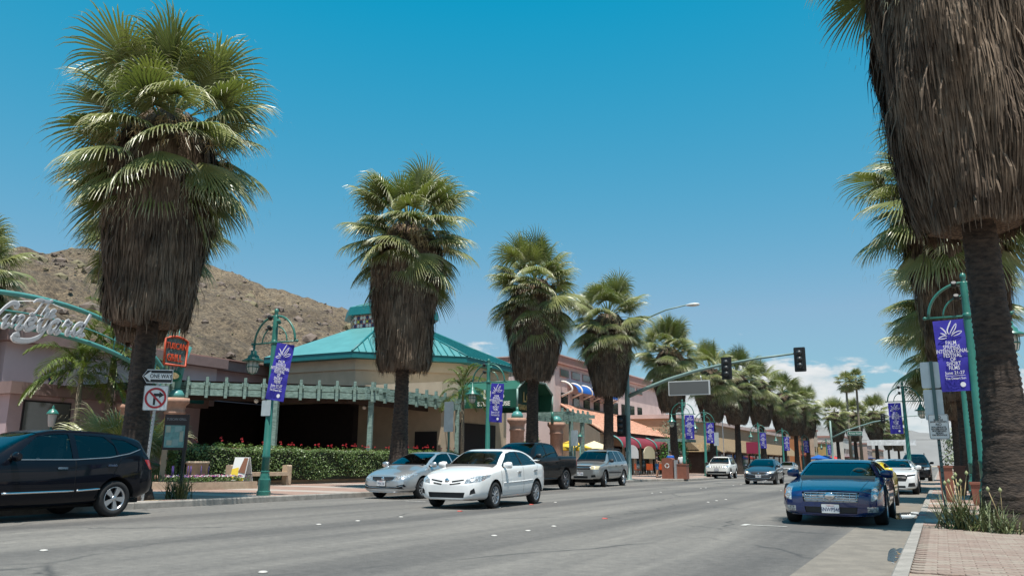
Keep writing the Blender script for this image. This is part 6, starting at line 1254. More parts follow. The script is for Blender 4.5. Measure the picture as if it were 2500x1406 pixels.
# --- compact sedan, white
COROLLA = dict(paint=paint('paint_white', (.78,.78,.77), rough=.3), rw=.315, wb=2.60, tw=.205, rim=mat('wheel_cover', (.42,.44,.47), .3, metal=.7), spokes=(9,.13), nose=.10, tail=.06,
 top=[(2.22,.60),(2.17,.74),(2.05,.82),(1.75,.895),(1.4,.955),(1.08,1.00),(.98,1.03),(.60,1.225),(.25,1.385),(.02,1.435),(-.35,1.462),(-.75,1.450),(-1.08,1.40),(-1.32,1.29),(-1.62,1.145),(-1.80,1.115),(-2.05,1.105),(-2.22,1.06),(-2.28,.95)],
 belt=[(2.22,.58),(2.12,.70),(1.75,.83),(1.4,.90),(1.0,.95),(0,.985),(-1,1.03),(-1.8,1.075),(-2.15,1.03),(-2.28,.90)], hw=[(2.22,.56),(2.16,.70),(2.0,.80),(1.6,.865),(1.0,.88),(0,.885),(-1.3,.885),(-1.8,.85),(-2.1,.77),(-2.22,.70),(-2.28,.56)],
 bot=[(2.22,.22),(1.9,.19),(0,.19),(-1.9,.22),(-2.28,.32)], mirror=(.78,1.0), handles=[(-.10,.86,M_RIM),(-1.18,.90,M_RIM)], plate=None,
 cabin=dict(seat=M_SEATB, front=.10, back=-.90, z=.52, dash=M_SEATG),
 regions=[('windshield', [(-.68,1.02),(.68,1.02),(.54,1.385),(-.54,1.385)], 'front', G_CLEAR, dict(inset=.008, mirror=False, xr=(.1,1.2))), ('rear_window', [(-.62,1.14),(.62,1.14),(.50,1.37),(-.50,1.37)], 'rear', G_CLEAR, dict(inset=.008, mirror=False, xr=(-1.8,-.9))),
  ('side_window', [(.80,1.005),(.24,1.325),(-.05,1.375),(-.34,1.385),(-.36,1.02)], 'side', G_CLEAR, dict(inset=.008)), ('side_window', [(-.43,1.02),(-.41,1.385),(-.72,1.375),(-1.0,1.31),(-1.32,1.10),(-1.30,1.055)], 'side', G_CLEAR, dict(inset=.008)), ('pillar_trim', [(-.36,1.02),(-.34,1.385),(-.41,1.385),(-.43,1.02)], 'side', M_TRIM),
  ('headlight', [(.46,.585),(.78,.64),(.88,.80),(.68,.775),(.50,.70)], 'front', M_HLAMP, dict(inset=.004, xr=(1.5,2.4), nmin=.1)), ('amber_lamp', [(1.76,.715),(1.92,.66),(1.95,.74),(1.72,.80)], 'side', M_AMBER, dict(xr=(1.5,2.2))),
  ('grille', [(.12,.655),(.44,.70),(.44,.665),(.14,.615)], 'front', M_TRIM, dict(inset=.015)), ('grille', [(.10,.595),(.38,.625),(.36,.585),(.12,.56)], 'front', M_TRIM, dict(inset=.015)),
  ('lower_intake', [(-.46,.27),(.46,.27),(.49,.395),(-.49,.395)], 'front', M_TRIM, dict(inset=.03, mirror=False)), ('fog_pocket', [(.60,.34),(.72,.38),(.70,.50),(.62,.44)], 'front', M_TRIM, dict(inset=.02, nmin=.1)),
  ('tail_light', [(-2.05,.80),(-2.25,.78),(-2.25,.99),(-2.08,1.02)], 'side', M_REDL, dict(nmin=.1))]+seams((.93,.98,.36,.97),(-.40,-.395,.34,1.0),(-1.25,-1.42,.55,1.04)),
 rods=[('side_moulding', [(.86,.60),(-.38,.63),(-1.02,.655)], .014, M_PLATE, 'side'), ('sill_line', [(.84,.30),(-.88,.33)], .008, M_RIM, 'side')], discs=[('badge', 0, .655, .065, M_CHROME)])
def spoiler(t, hit): MB().prism([(-.56,0),(.56,0),(.60,.03),(-.60,.03)], (-2.12,0,1.15), (0,1,0), (0,0,1), .16).build('spoiler', MATS['paint_white'], t)
COROLLA['extra'] = [spoiler]
car('white_sedan', 'white compact sedan driving in the lane, largest car in the middle', 'car', (-10.62,18.85,0), -86.5, COROLLA)
# --- sporty sedan, silver and dark grey
def civic(pt, glass, plate, lit):
    d = dict(paint=pt, rw=.315, wb=2.67, tw=.205, spokes=(10,.12), rim=M_RIM if not lit else M_RIMD, nose=.09, tail=.05,
     top=[(2.24,.56),(2.19,.70),(2.0,.78),(1.7,.86),(1.38,.93),(1.22,.97),(1.12,1.0),(.65,1.20),(.20,1.365),(-.10,1.415),(-.45,1.432),(-.85,1.41),(-1.2,1.335),(-1.5,1.20),(-1.74,1.11),(-1.95,1.09),(-2.2,1.06),(-2.27,.94)],
     belt=[(2.24,.54),(2.1,.67),(1.7,.80),(1.3,.885),(.8,.93),(0,.965),(-1,1.02),(-1.8,1.06),(-2.2,1.02),(-2.27,.88)], hw=[(2.24,.58),(2.17,.72),(2.0,.81),(1.6,.865),(1.0,.875),(0,.878),(-1.3,.878),(-1.8,.845),(-2.1,.77),(-2.21,.70),(-2.27,.56)],
     bot=[(2.24,.20),(1.9,.18),(0,.18),(-1.9,.22),(-2.27,.32)], mirror=(.92,.98), handles=[(-.12,.85,pt),(-1.15,.90,pt)], plate=(.46,plate), cabin=dict(seat=M_SEATG, front=.10, back=-.90, z=.50),
     regions=[('windshield', [(-.70,1.0),(.70,1.0),(.53,1.37),(-.53,1.37)], 'front', glass, dict(inset=.008, mirror=False, xr=(.0,1.35))), ('rear_window', [(-.62,1.13),(.62,1.13),(.5,1.34),(-.5,1.34)], 'rear', glass, dict(inset=.008, mirror=False, xr=(-1.9,-.9))),
      ('side_window', [(.90,.985),(.22,1.31),(-.05,1.355),(-.36,1.365),(-.38,1.0)], 'side', glass, dict(inset=.008)), ('side_window', [(-.45,1.0),(-.43,1.365),(-.8,1.345),(-1.12,1.26),(-1.42,1.08),(-1.40,1.045)], 'side', glass, dict(inset=.008)),
      ('headlight', [(.42,.565),(.80,.635),(.88,.765),(.70,.755),(.46,.655)], 'front', M_HLAMP, dict(inset=.004, xr=(1.5,2.4), nmin=.1)), ('amber_lamp', [(1.70,.715),(1.86,.675),(1.88,.73),(1.68,.77)], 'side', M_AMBER, dict(xr=(1.5,2.2))),
      ('grille', [(-.42,.645),(-.36,.555),(-.20,.52),(.20,.52),(.36,.555),(.42,.645)], 'front', M_TRIM, dict(inset=.015, mirror=False)), ('lower_intake', [(-.72,.30),(.72,.30),(.66,.37),(-.66,.37)], 'front', M_TRIM, dict(inset=.02, mirror=False)), ('fog_pocket', [(.44,.335),(.76,.36),(.72,.44),(.54,.40)], 'front', M_TRIM, dict(inset=.015, nmin=.1)),
      ('tail_light', [(-2.02,.80),(-2.24,.78),(-2.24,.98),(-2.04,1.0)], 'side', M_REDL, dict(nmin=.1))]+seams((1.0,1.05,.36,.95),(-.42,-.41,.34,.98),(-1.28,-1.45,.55,1.03)),
     rods=[('grille_trim', [(-.43,.655),(-.37,.55),(-.20,.51),(0,.505),(.20,.51),(.37,.55),(.43,.655)], .012, M_CHROME, 'front'), ('bumper_trim', [(-.70,.40),(-.5,.345),(0,.325),(.5,.345),(.70,.40)], .011, M_CHROME, 'front'), ('lip', [(-.74,.215),(0,.20),(.74,.215)], .016, M_RIM, 'front')],
     discs=[('badge', 0, .59, .055, M_CHROME)])
    if lit: d['discs'] += [('lit_lamp', s*.62, .655, .05, mat('lit_headlamp', (1.0,.72,.42), .3, emit=2.0)) for s in (1,-1)]
    return d
car('silver_sedan', 'silver sedan parked at the kerb, half hidden by the white sedan', 'car', (-14.85,22.2,0), -90, civic(paint('paint_silver', (.52,.53,.54), .75, .32), G_TINT, '7PJK130', False))
car('grey_sedan', 'dark grey sedan driving toward the viewer with headlights glowing', 'car', (-9.1,49.0,0), -88, civic(paint('paint_dark_grey', (.05,.052,.062), .6, .35), G_DARK, '7TFM214', True))
# --- crossover, black
M_BLKP = paint('paint_black', (.004,.005,.009), 0, .3)
ROGUE = dict(paint=M_BLKP, rw=.345, wb=2.69, tw=.225, spokes=(5,.30), arch=.065, nose=.08, tail=.08, tumble=.34,
 top=[(2.26,.72),(2.2,.90),(1.9,1.0),(1.5,1.08),(1.2,1.13),(1.08,1.16),(.6,1.42),(.25,1.58),(-.1,1.645),(-.6,1.66),(-1.2,1.64),(-1.7,1.575),(-1.95,1.49),(-2.1,1.30),(-2.25,1.08),(-2.33,.90)],
 belt=[(2.26,.70),(2.1,.86),(1.5,1.0),(1.0,1.05),(0,1.06),(-.9,1.10),(-1.4,1.17),(-1.8,1.24),(-2.1,1.16),(-2.33,.86)], hw=[(2.26,.58),(2.18,.74),(2.0,.84),(1.5,.895),(0,.90),(-1.4,.90),(-1.9,.87),(-2.15,.80),(-2.28,.72),(-2.33,.60)],
 bot=[(2.26,.26),(1.9,.22),(0,.22),(-1.8,.26),(-2.33,.42)], mirror=(.78,1.10), handles=[(-.18,.93,M_CHROME),(-1.20,.98,M_CHROME)], cabin=dict(seat=M_SEATD, front=.05, back=-.92, z=.66),
 regions=[('windshield', [(-.72,1.17),(.72,1.17),(.58,1.575),(-.58,1.575)], 'front', G_TINT, dict(inset=.008, mirror=False, xr=(.0,1.3))), ('rear_window', [(-.62,1.15),(.62,1.15),(.56,1.46),(-.56,1.46)], 'rear', G_DARK, dict(inset=.008, mirror=False, xr=(-2.3,-1.7))),
  ('side_window', [(.74,1.09),(.22,1.50),(-.05,1.545),(-.38,1.56),(-.40,1.10)], 'side', G_CLEAR, dict(inset=.008)), ('side_window', [(-.52,1.11),(-.50,1.56),(-1.10,1.53),(-1.30,1.36),(-1.32,1.19),(-1.2,1.15)], 'side', G_TINT, dict(inset=.008)), ('quarter_window', [(-1.38,1.20),(-1.24,1.50),(-1.55,1.47),(-1.84,1.33),(-1.82,1.28)], 'side', G_TINT, dict(inset=.008)),
  ('headlight', [(.52,.82),(.82,.90),(.86,1.0),(.60,.94)], 'front', M_HLAMP, dict(nmin=.1)), ('grille', [(-.35,.72),(.35,.72),(.42,.88),(-.42,.88)], 'front', M_TRIM, dict(inset=.02, mirror=False)),
  ('tail_light', [(-1.97,1.09),(-2.14,.90),(-2.3,.90),(-2.2,1.10)], 'side', M_REDL, dict(nmin=.05))]+seams((.94,1.0,.42,1.05),(-.46,-.45,.40,1.08),(-1.20,-1.42,.72,1.15)),
 rods=[('window_trim', [(.78,1.075),(-.45,1.085),(-1.15,1.13),(-1.60,1.21),(-1.88,1.30)], .010, M_RIM, 'side'), ('side_moulding', [(.88,.50),(-.45,.515)], .022, M_CHROME, 'side'), ('side_moulding', [(-.50,.515),(-.98,.54)], .022, M_CHROME, 'side')])
car('black_crossover', 'black crossover cut off by the left picture edge', 'car', (-15.30,9.35,0), -90, ROGUE)
# --- pickup, black
M_BLKP2 = paint('paint_black_pickup', (.007,.007,.008), 0, .3)
TRUCK = dict(paint=M_BLKP2, rw=.41, wb=3.68, tw=.26, rim=M_RIMD, spokes=(6,.22), arch=.09, nose=.05, tail=.02, tumble=.30,
 top=[(2.78,.95),(2.74,1.12),(2.5,1.20),(1.9,1.26),(1.55,1.29),(1.45,1.31),(1.0,1.62),(.70,1.82),(.4,1.90),(-.2,1.93),(-.9,1.90),(-1.08,1.86),(-1.16,1.62),(-1.20,1.41),(-1.28,1.385),(-2.4,1.40),(-3.02,1.40),(-3.05,1.30)],
 belt=[(2.78,.93),(2.6,1.08),(1.9,1.20),(1.4,1.25),(0,1.27),(-1.1,1.31),(-1.3,1.37),(-3.02,1.385),(-3.05,1.28)], hw=[(2.78,.90),(2.7,.96),(2.3,1.0),(0,1.0),(-1.2,1.0),(-2.8,1.0),(-3.0,.985),(-3.05,.95)],
 bot=[(2.78,.42),(2.3,.38),(0,.38),(-2.6,.46),(-3.05,.58)], mirror=(1.05,1.33,M_TRIM), handles=[(.10,1.10,M_BLKP2),(-.92,1.12,M_BLKP2)], cabin=dict(seat=M_SEATD, front=.45, back=-.55, z=.88),
 regions=[('windshield', [(-.80,1.33),(.80,1.33),(.66,1.83),(-.66,1.83)], 'front', G_TINT, dict(inset=.008, mirror=False, xr=(.3,1.6))), ('rear_window', [(-.65,1.45),(.65,1.45),(.62,1.82),(-.62,1.82)], 'rear', G_DARK, dict(inset=.008, mirror=False, xr=(-1.4,-.9))),
  ('side_window', [(1.12,1.31),(.62,1.72),(.40,1.80),(.02,1.82),(.0,1.31)], 'side', G_DARK, dict(inset=.008)), ('side_window', [(-.08,1.32),(-.07,1.82),(-.80,1.82),(-.98,1.74),(-1.0,1.34)], 'side', G_DARK, dict(inset=.008)),
  ('headlight', [(.66,.92),(.93,.94),(.93,1.12),(.66,1.10)], 'front', M_HLAMP, dict(nmin=.1)), ('grille', [(-.6,.75),(.6,.75),(.62,1.10),(-.62,1.10)], 'front', M_TRIM, dict(inset=.02, mirror=False)), ('tail_light', [(-2.93,.98),(-3.06,.98),(-3.06,1.30),(-2.93,1.30)], 'side', M_REDL, dict(nmin=.05))]+seams((1.22,1.3,.55,1.25),(-.03,-.02,.52,1.28),(-1.05,-1.08,.70,1.30),(-1.22,-1.22,.6,1.36)),
 rods=[('side_step', [(1.2,.46),(-1.1,.46)], .045, M_TRIM, 'side')])
car('black_pickup', 'black crew cab pickup parked behind the white sedan', 'pickup truck', (-15.05,29.95,0), -90, TRUCK)
# --- boxy wagons
def wagon(pt, glass, H, plate, kind):
    rw = .37; k = H/1.80
    d = dict(paint=pt, rw=rw, wb=2.87 if kind == 'tb' else 2.78, tw=.235, arch=.08, nose=.06, tail=.04, tumble=.32, spokes=(6,.20),
     top=[(2.38,.86),(2.34,1.0*k),(2.1,1.06*k),(1.6,1.115*k),(1.2,1.15*k),(1.1,1.18*k),(.72,1.44*k),(.40,1.66*k),(.1,1.745*k),(-.5,1.775*k),(-1.5,1.77*k),(-2.05,1.72*k),(-2.22,1.60*k),(-2.36,1.20*k),(-2.44,1.0*k)],
     belt=[(2.38,.84),(2.2,.97*k),(1.6,1.07*k),(1.0,1.11*k),(0,1.12*k),(-1.5,1.15*k),(-2.2,1.15*k),(-2.44,.97*k)], hw=[(2.38,.74),(2.3,.84),(2.05,.90),(1.5,.93),(0,.925),(-1.5,.93),(-2.1,.90),(-2.36,.85),(-2.44,.74)],
     bot=[(2.38,.36),(2.0,.32),(0,.32),(-2.0,.36),(-2.44,.46)], mirror=(.80,1.18*k,M_TRIM if kind != 'suv' else pt), handles=[(-.15,.98*k,M_TRIM),(-1.12,1.0*k,M_TRIM)], cabin=dict(seat=M_SEATG, front=.12, back=-.85, z=.74), plate=(.60 if kind != 'jp' else .70, plate) if plate else None,
     regions=[('windshield', [(-.74,1.19*k),(.74,1.19*k),(.62,1.66*k),(-.62,1.66*k)], 'front', glass, dict(inset=.008, mirror=False, xr=(.1,1.3))), ('side_window', [(.76,1.17*k),(.36,1.60*k),(.1,1.66*k),(-.40,1.67*k),(-.42,1.17*k)], 'side', glass, dict(inset=.008)), ('side_window', [(-.52,1.17*k),(-.50,1.67*k),(-1.15,1.67*k),(-1.32,1.19*k)], 'side', glass, dict(inset=.008)), ('quarter_window', [(-1.42,1.20*k),(-1.26,1.67*k),(-1.98,1.65*k),(-2.12,1.22*k)], 'side', glass, dict(inset=.008)), ('rear_window', [(-.66,1.2*k),(.66,1.2*k),(.58,1.62*k),(-.58,1.62*k)], 'rear', G_DARK, dict(inset=.008, mirror=False)),
      ('tail_light', [(-2.2,.9*k),(-2.42,.9*k),(-2.40,1.12*k),(-2.22,1.14*k)], 'side', M_REDL, dict(nmin=.05))]+seams((.98,1.02,.55,1.1*k),(-.47,-.46,.5,1.14*k),(-1.30,-1.36,.8,1.14*k)))
    if kind == 'tb':
        d['regions'] += [('headlight', [(.50,.80),(.84,.80),(.86,.97),(.52,.96)], 'front', mat('headlamp_yellowed', (.52,.46,.30), .2, coat=1), dict(nmin=.1)), ('grille', [(-.47,.80),(.47,.80),(.47,.97),(-.47,.97)], 'front', M_TRIM, dict(inset=.02, mirror=False)), ('lower_intake', [(-.35,.40),(.35,.40),(.35,.50),(-.35,.50)], 'front', M_TRIM, dict(inset=.02, mirror=False)), ('fog_pocket', [(.52,.44),(.74,.46),(.72,.56),(.52,.54)], 'front', M_TRIM, dict(inset=.02, nmin=.1)), ('cladding', [(1.0,.62),(-1.0,.62),(-1.0,.70),(1.0,.70)], 'side', M_TRIM)]
        d['rods'] = [('grille_bar', [(-.5,.88),(0,.885),(.5,.88)], .03, M_CHROME, 'front')]
    elif kind == 'jp':
        d['regions'] += [('grille_slot', [(y-.035,.83),(y+.035,.83),(y+.035,.98),(y-.035,.98)], 'front', M_TRIM, dict(inset=.02, mirror=False)) for y in (-.36,-.24,-.12,0,.12,.24,.36)]+[('headlight', [(.50,.80),(.82,.82),(.84,.97),(.52,.97)], 'front', M_HLAMP, dict(nmin=.1)), ('lower_intake', [(-.7,.40),(.7,.40),(.72,.56),(-.72,.56)], 'front', M_TRIM, dict(inset=.03, mirror=False, nmin=.1))]
    else:
        d['regions'] += [('headlight', [(.52,.84),(.84,.86),(.85,1.0),(.54,.97)], 'front', M_HLAMP, dict(nmin=.1)), ('grille', [(-.44,.75),(.44,.75),(.46,.98),(-.46,.98)], 'front', M_TRIM, dict(inset=.02, mirror=False)), ('lower_intake', [(-.6,.42),(.6,.42),(.6,.56),(-.6,.56)], 'front', M_TRIM, dict(inset=.02, mirror=False))]
    def rack(t, hit):
        for y in (.56,-.56): MB().tube([(.2,y,1.765*k),(-.2,y,1.80*k),(-1.8,y,1.80*k),(-2.0,y,1.75*k)], .022, 6).build('roof_rail', M_TRIM, t)
    d['extra'] = [rack]
    return d
tb = wagon(paint('paint_pewter', (.36,.365,.36), .7, .34), G_TINT, 1.80, '3UTV829', 'tb'); tb['steer'] = 12
car('silver_wagon', 'silver boxy off-roader parked behind the black pickup', 'car', (-15.05,37.8,0), -87.5, tb)
car('white_offroader', 'white off-roader with seven slot grille and red rear side', 'car', (-15.25,64.6,0), -86, wagon(paint('paint_white_warm', (.74,.73,.69), rough=.35), G_TINT, 1.72, '6BLN402', 'jp'))
car('black_suv', 'black sport utility parked behind the white coupe at right', 'car', (-1.45,60.6,0), -90, wagon(paint('paint_black_suv', (.008,.009,.011), 0, .3), G_TINT, 1.90, None, 'suv'))
# --- low roadster, blue
M_BLUEP = paint('paint_blue', (.001,.016,.095), .0, .25)
def xlr_grille(t, hit):
    for z in (.455,.50,.545,.59):
        W3 = [hit((3.6,y,z+.012*(1-abs(y)/.5)), (-1,0,0))+Vector((-.012,0,0)) for y in np.linspace(-.47,.47,17)]; MB().tube(W3, .0105, 6).build('grille_bar', M_CHROME, t)
    for y in np.linspace(-.45,.45,9):
        W3 = [hit((3.6,y,z), (-1,0,0))+Vector((-.016,0,0)) for z in np.linspace(.44,.61,6)]; MB().tube(W3, .008, 5).build('grille_bar', M_CHROME, t)
    h = hit((3.6,0,.54), (-1,0,0)); MB().lathe([(.085,-.02),(.085,.012),(.06,.02),(0,.022)], h, 20, 'x', M=Matrix.Diagonal((1,1.1,.75,1))).build('crest', M_CHROME, t)
    for s in (1,-1):
        for z in (.535,.64):
            h = hit((3.6,s*.755,z), (-1,0,0)); MB().lathe([(.052,-.01),(.055,.012),(.038,.004),(0,.012)], h, 16, 'x').build('lamp_projector', M_CHROME, t)
XLR = dict(paint=M_BLUEP, rw=.335, wb=2.685, tw=.245, spokes=(7,.2), nose=.13, tail=.06, tumble=.50,
 top=[(2.24,.56),(2.18,.645),(1.9,.715),(1.5,.775),(1.1,.825),(.86,.85),(.76,.875),(.40,1.02),(0.05,1.15),(-.2,1.205),(-.5,1.225),(-.85,1.20),(-1.15,1.09),(-1.42,.98),(-1.6,.955),(-2.0,.94),(-2.15,.90),(-2.2,.78)],
 belt=[(2.24,.54),(2.1,.635),(1.5,.745),(.9,.815),(.4,.845),(-.5,.89),(-1.4,.935),(-2.1,.88),(-2.2,.74)], hw=[(2.24,.66),(2.17,.80),(2.0,.875),(1.5,.92),(.5,.90),(0,.895),(-1.3,.925),(-1.9,.88),(-2.12,.80),(-2.2,.64)],
 bot=[(2.24,.19),(1.9,.15),(0,.15),(-1.9,.19),(-2.2,.30)], mirror=(.52,.90), handles=[(-.25,.80,M_BLUEP)], plate=(.315,'5NWP546'), cabin=dict(seat=mat('seat_dark_tan', (.085,.07,.06), .8), front=-.12, back=None, z=.36, dash=M_SEATB, wheel=mat('wheel_wood', (.45,.36,.26), .5)),
 regions=[('windshield', [(-.72,.875),(.72,.875),(.56,1.15),(-.56,1.15)], 'front', G_CLEAR, dict(inset=.008, mirror=False, xr=(-.2,1.05))), ('rear_window', [(-.60,.98),(.60,.98),(.5,1.16),(-.5,1.16)], 'rear', G_CLEAR, dict(inset=.008, mirror=False, xr=(-1.6,-.8))), ('side_window', [(.50,.89),(.06,1.10),(-.25,1.15),(-.62,1.15),(-.98,.94)], 'side', G_TINT, dict(inset=.008)),
  ('amber_lamp', [(.80,.49),(.855,.50),(.875,.66),(.83,.70)], 'front', M_AMBER, dict(nmin=.02)), ('headlight', [(.69,.455),(.80,.48),(.83,.70),(.70,.70)], 'front', M_HLAMP, dict(nmin=.05)),
  ('grille', [(-.47,.43),(.47,.43),(.50,.605),(0,.635),(-.50,.605)], 'front', mat('grille_silver', (.40,.41,.42), .3, metal=.8), dict(inset=.03, mirror=False)), ('lower_intake', [(-.44,.235),(.44,.235),(.46,.345),(-.46,.345)], 'front', M_TRIM, dict(inset=.02, mirror=False)), ('fog_lamp', [(.62,.255),(.80,.265),(.80,.36),(.62,.355)], 'front', M_HLAMP, dict(nmin=.1))]+seams((.62,.72,.30,.84),(-.98,-.95,.34,.92)),
 rods=[('bonnet_line', [(-.52,.645),(-.56,.72),(-.60,.78)], .004, M_SEAM, 'front'), ('bonnet_line', [(.52,.645),(.56,.72),(.60,.78)], .004, M_SEAM, 'front'), ('lip', [(-.8,.20),(0,.185),(.8,.20)], .012, M_BLUEP, 'front')], extra=[xlr_grille])
car('blue_roadster', 'deep blue roadster with chrome grille parked at the right kerb', 'car', (-1.86,18.5,0), -90, XLR)
# --- yellow sports car and white coupe
M_YEL = paint('paint_yellow', (.62,.47,.012), 0, .3)
YEL = dict(XLR); YEL.update(paint=M_YEL, plate=None, extra=[], rods=[], handles=[], mirror=(.55,.93), cabin=dict(seat=M_SEATD, front=-.12, back=None, z=.34))
YEL['top'] = [(x, z*(1.0 if z < .9 else 1.0)) for x, z in XLR['top']]; YEL['regions'] = [r for r in XLR['regions'] if r[0] in ('windshield','side_window','panel_gap')]+[('headlight', [(.50,.56),(.78,.58),(.80,.66),(.54,.66)], 'front', M_HLAMP, dict(nmin=.05)), ('lower_intake', [(-.6,.24),(.6,.24),(.6,.36),(-.6,.36)], 'front', M_TRIM, dict(inset=.02, mirror=False))]
car('yellow_sports_car', 'yellow sports car peeking out behind the blue roadster', 'car', (-2.02,24.3,0), -90, YEL)
M_WHT2 = paint('paint_white_coupe', (.77,.77,.76), 0, .3)
MUST = dict(paint=M_WHT2, rw=.35, wb=2.72, tw=.25, rim=M_RIMD, spokes=(5,.16), nose=.10, tail=.03, tumble=.46,
 top=[(2.30,.66),(2.26,.80),(2.0,.86),(1.5,.92),(1.0,.97),(.82,.99),(.72,1.02),(.3,1.21),(-.05,1.33),(-.4,1.375),(-.8,1.36),(-1.2,1.28),(-1.7,1.10),(-1.95,1.06),(-2.3,1.05),(-2.45,1.0),(-2.48,.85)],
 belt=[(2.30,.64),(2.1,.79),(1.5,.88),(.8,.93),(0,.96),(-1.4,1.02),(-2.3,1.02),(-2.48,.82)], hw=[(2.30,.66),(2.22,.80),(2.0,.90),(1.5,.955),(.4,.935),(-.4,.935),(-1.3,.96),(-2.0,.93),(-2.36,.84),(-2.48,.70)],
 bot=[(2.30,.20),(1.9,.17),(0,.17),(-1.9,.22),(-2.48,.32)], mirror=(.55,1.0), handles=[(-.35,.88,M_WHT2)], cabin=dict(seat=M_SEATD, front=-.05, back=-.85, z=.46),
 regions=[('windshield', [(-.73,1.01),(.73,1.01),(.56,1.32),(-.56,1.32)], 'front', G_TINT, dict(inset=.008, mirror=False, xr=(-.3,1.0))), ('side_window', [(.52,.98),(.04,1.26),(-.2,1.30),(-.55,1.31),(-1.15,1.05)], 'side', G_TINT, dict(inset=.008)), ('headlight', [(.55,.66),(.86,.72),(.88,.78),(.58,.75)], 'front', M_LAMPD, dict(nmin=.05)), ('grille', [(-.52,.50),(.52,.50),(.60,.66),(.52,.76),(-.52,.76),(-.60,.66)], 'front', M_TRIM, dict(inset=.03, mirror=False)), ('lower_intake', [(.58,.30),(.84,.32),(.82,.46),(.62,.44)], 'front', M_TRIM, dict(inset=.02, nmin=.05)), ('lower_intake', [(-.5,.26),(.5,.26),(.5,.34),(-.5,.34)], 'front', M_TRIM, dict(inset=.02, mirror=False))]+seams((.70,.8,.34,.92),(-.75,-.72,.34,.98)))
car('white_coupe', 'white muscle coupe parked behind the yellow sports car', 'car', (-1.75,37.3,0), -90, MUST)
# --- cars further up the road
FARC = civic(paint('paint_champagne', (.42,.40,.38), .6, .35), G_DARK, '8ABC123', False); FARC['plate'] = None; FARC['regions'] = [r for r in FARC['regions'] if r[0] in ('windshield','side_window','grille','headlight')]; FARC['rods'] = []
f0 = car('far_sedan', 'champagne sedan mostly hidden behind the blue roadster roof', 'car', (-5.2,47.5,0), -90, FARC, 'sedans far up the road')
dup(f0, (-4.3,72,0), R(-90), 'small far sedan just left of the white coupe roof', 1.05); dup(f0, (-4.6,92,0), R(-90), 'tiny far sedan above the white coupe roof'); dup(f0, (-3.4,98,0), R(90), 'tiny far sedan farthest up the road before the black sport utility'); dup(f0, (-15.2,96,0), R(-90), 'far sedan parked beside the distant lamps on the left')
# ------------------------------------------------------------------ people
M_SKIN = mat('skin_tone', (.42,.24,.16), .55); M_HAIR = mat('hair_dark', (.03,.02,.015), .7)
def skin_obj(name, joints, bones, m, parent, sub=2):
    me = bpy.data.meshes.new(name); me.from_pydata([j[:3] for j in joints], bones, []); ob = bpy.data.objects.new(name, me)
    sk = ob.modifiers.new('skin', 'SKIN'); sk.use_smooth_shade = True
    for i, j in enumerate(joints): me.skin_vertices[0].data[i].radius = (j[3], j[4] if len(j) > 4 else j[3])
    me.skin_vertices[0].data[0].use_root = True
    ob.modifiers.new('s', 'SUBSURF').levels = sub; ob.modifiers[-1].render_levels = sub
    nm = eval_mesh(ob); bpy.data.objects.remove(ob); bpy.data.meshes.remove(me)
    nm.name = name; nm.materials.clear(); nm.materials.append(m); nm.polygons.foreach_set('use_smooth', [True]*len(nm.polygons)); return link(name, nm, parent)
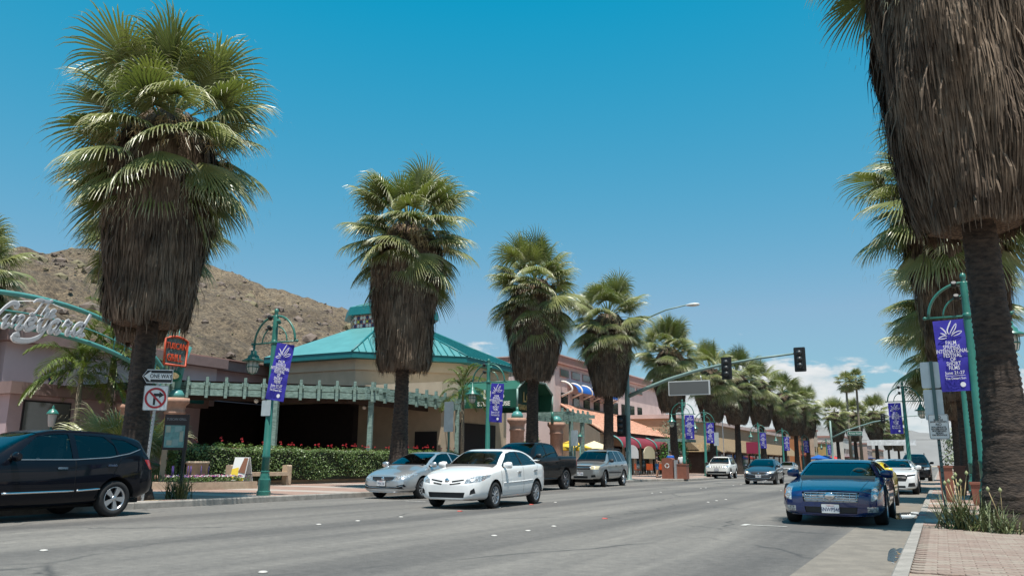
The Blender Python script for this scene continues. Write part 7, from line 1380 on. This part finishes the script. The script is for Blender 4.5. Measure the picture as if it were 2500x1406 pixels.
def person(label, loc, face, h, shirt, pants, arm='down', stride=.12, shorts=False, hair=.0):
    t = thing('person', label, 'person', loc, R(face), 'people on the left sidewalk'); k = h/1.75
    s = stride; up_ = {'down': [(-.0,.24,1.05),(.06,.25,.80)], 'bent': [(-.04,.25,1.10),(.22,.16,1.12)]}[arm]
    # x forward, y left
    J = [(0,0,.95,.13,.15),(0,0,1.15,.115,.14),(0,0,1.36,.12,.17),(0,0,1.48,.06,.06),(.01,0,1.56,.055,.055),(.02,0,1.64,.085,.075),(.01,0,1.72,.075,.07)]
    B = [(0,1),(1,2),(2,3),(3,4),(4,5),(5,6)]
    for sd in (1,-1):
        i = len(J); e, w_ = up_; sw = .05*sd*s/.12
        J += [(0,sd*.18,1.40,.055,.055),(e[0]-sw,sd*e[1],e[2]+.04,.042,.042),(w_[0]-sw*2,sd*w_[1],w_[2],.03,.03),(w_[0]-sw*2+.03,sd*w_[1]*.97,w_[2]-.10,.034,.018)]; B += [(2,i),(i,i+1),(i+1,i+2),(i+2,i+3)]
        j = len(J); f = sd*s; J += [(0,sd*.09,.88,.085,.09),(.03+f*.6,sd*.095,.50,.06,.06),(f-.02,sd*.095,.10,.038,.038),(f+.13,sd*.11,.035,.035,.03)]; B += [(0,j),(j,j+1),(j+1,j+2),(j+2,j+3)]
    J = [(a*k,b*k,c*k,*[q*k for q in r]) for a,b,c,*r in J]
    skin_obj('body', J, B, M_SKIN, t)
    g = 1.13; SJ = [(a,b,c,*[q*g for q in r]) for a,b,c,*r in [J[0],J[1],J[2],(J[3][0],J[3][1],J[2][2]+.07*k,.075*k,.09*k)]]; SB = [(0,1),(1,2),(2,3)]
    for i in (7,15):
        a, b = J[i], J[i+1]; m_ = tuple((a[q]*.35+b[q]*.65) for q in range(3)); o = len(SJ); SJ += [(*a[:3],a[3]*1.25,a[4]*1.25),(*m_,.055*k,.055*k)]; SB += [(2,o),(o,o+1)]
    skin_obj('shirt', SJ, SB, shirt, t)
    PJ = [(J[0][0],0,J[0][2]+.02*k,.137*k,.16*k)]; PB = []
    for i in (11,19):
        a, b, c = J[i], J[i+1], J[i+2]; o = len(PJ); PJ += [(*a[:3],.10*k,.105*k),(b[0],b[1],b[2]+(.02 if shorts else 0),.078*k,.08*k)]; PB += [(0,o),(o,o+1)]
        if not shorts: PJ.append((c[0],c[1],c[2]+.02,.055*k,.055*k)); PB.append((o+1,o+2))
    skin_obj('trousers' if not shorts else 'shorts', PJ, PB, pants, t)
    MB().lathe([(0,.11),(.06,.10),(.095,.05),(.105,-.01),(.098,-.06-hair*.3),(.08,-.09-hair)], (-.012*k,0,1.70*k), 14).build('hair', M_HAIR, t)
    for sd in (1,-1): MB().lathe([(0,-.012),(.012,-.008),(.015,.0),(.012,.008),(0,.012)], (.095*k,sd*.032*k,1.685*k), 8, 'x').build('eye', M_SIGNB, t)
    MB().lathe([(.018,-.03),(.014,0),(.004,.03)], (.108*k,0,1.655*k), 8).build('nose', M_SKIN, t)
    for i, f in ((14, 1), (22, -1)): MB().prism(rrect(.26,.095,.045), (J[i][0]-.05,J[i][1],.03), (1,0,0), (0,1,0), .06).build('shoe', M_TRIM, t)
    # fingers
    for sd, i in ((1,10),(-1,18)):
        hx, hy, hz = J[i][:3]
        for q in range(4): MB().tube([(hx-.02+.014*q,hy,hz),(hx-.015+.015*q,hy-.006*sd,hz-.035),(hx-.008+.013*q,hy-.018*sd,hz-.062+.004*abs(q-1))], [.009,.008,.006], 5).build('finger', M_SKIN, t)
        MB().tube([(hx+.03,hy,hz+.03),(hx+.05,hy-.012*sd,hz+.0),(hx+.052,hy-.02*sd,hz-.025)], [.011,.009,.007], 5).build('thumb', M_SKIN, t)
    return t
person('person in a blue shirt seen from behind at the recycling bin', (-16.9,56.4,.15), 100, 1.82, mat('shirt_blue', (.01,.10,.42), .8), mat('shorts_navy', (.03,.035,.06), .8), 'bent', .04)
person('person in a white shirt behind the recycling bin', (-16.2,56.7,.15), 80, 1.70, mat('shirt_white', (.72,.72,.72), .8), mat('trousers_dark', (.03,.03,.04), .8), 'bent', .05)
person('person in dark top and blue shorts standing left of the recycling bin', (-17.3,54.5,.15), 20, 1.68, mat('top_dark', (.02,.02,.025), .8), mat('shorts_blue', (.03,.13,.30), .8), 'bent', .05, True, .12)
person('person in white top and blue patterned shorts walking away', (-18.9,66.6,.15), 95, 1.72, mat('top_white', (.74,.73,.72), .8), mat('shorts_pattern', (.12,.17,.27), .8, var=.5, vscale=18), 'down', .12, True, .03)
bpy.data.scenes.remove(TMP)
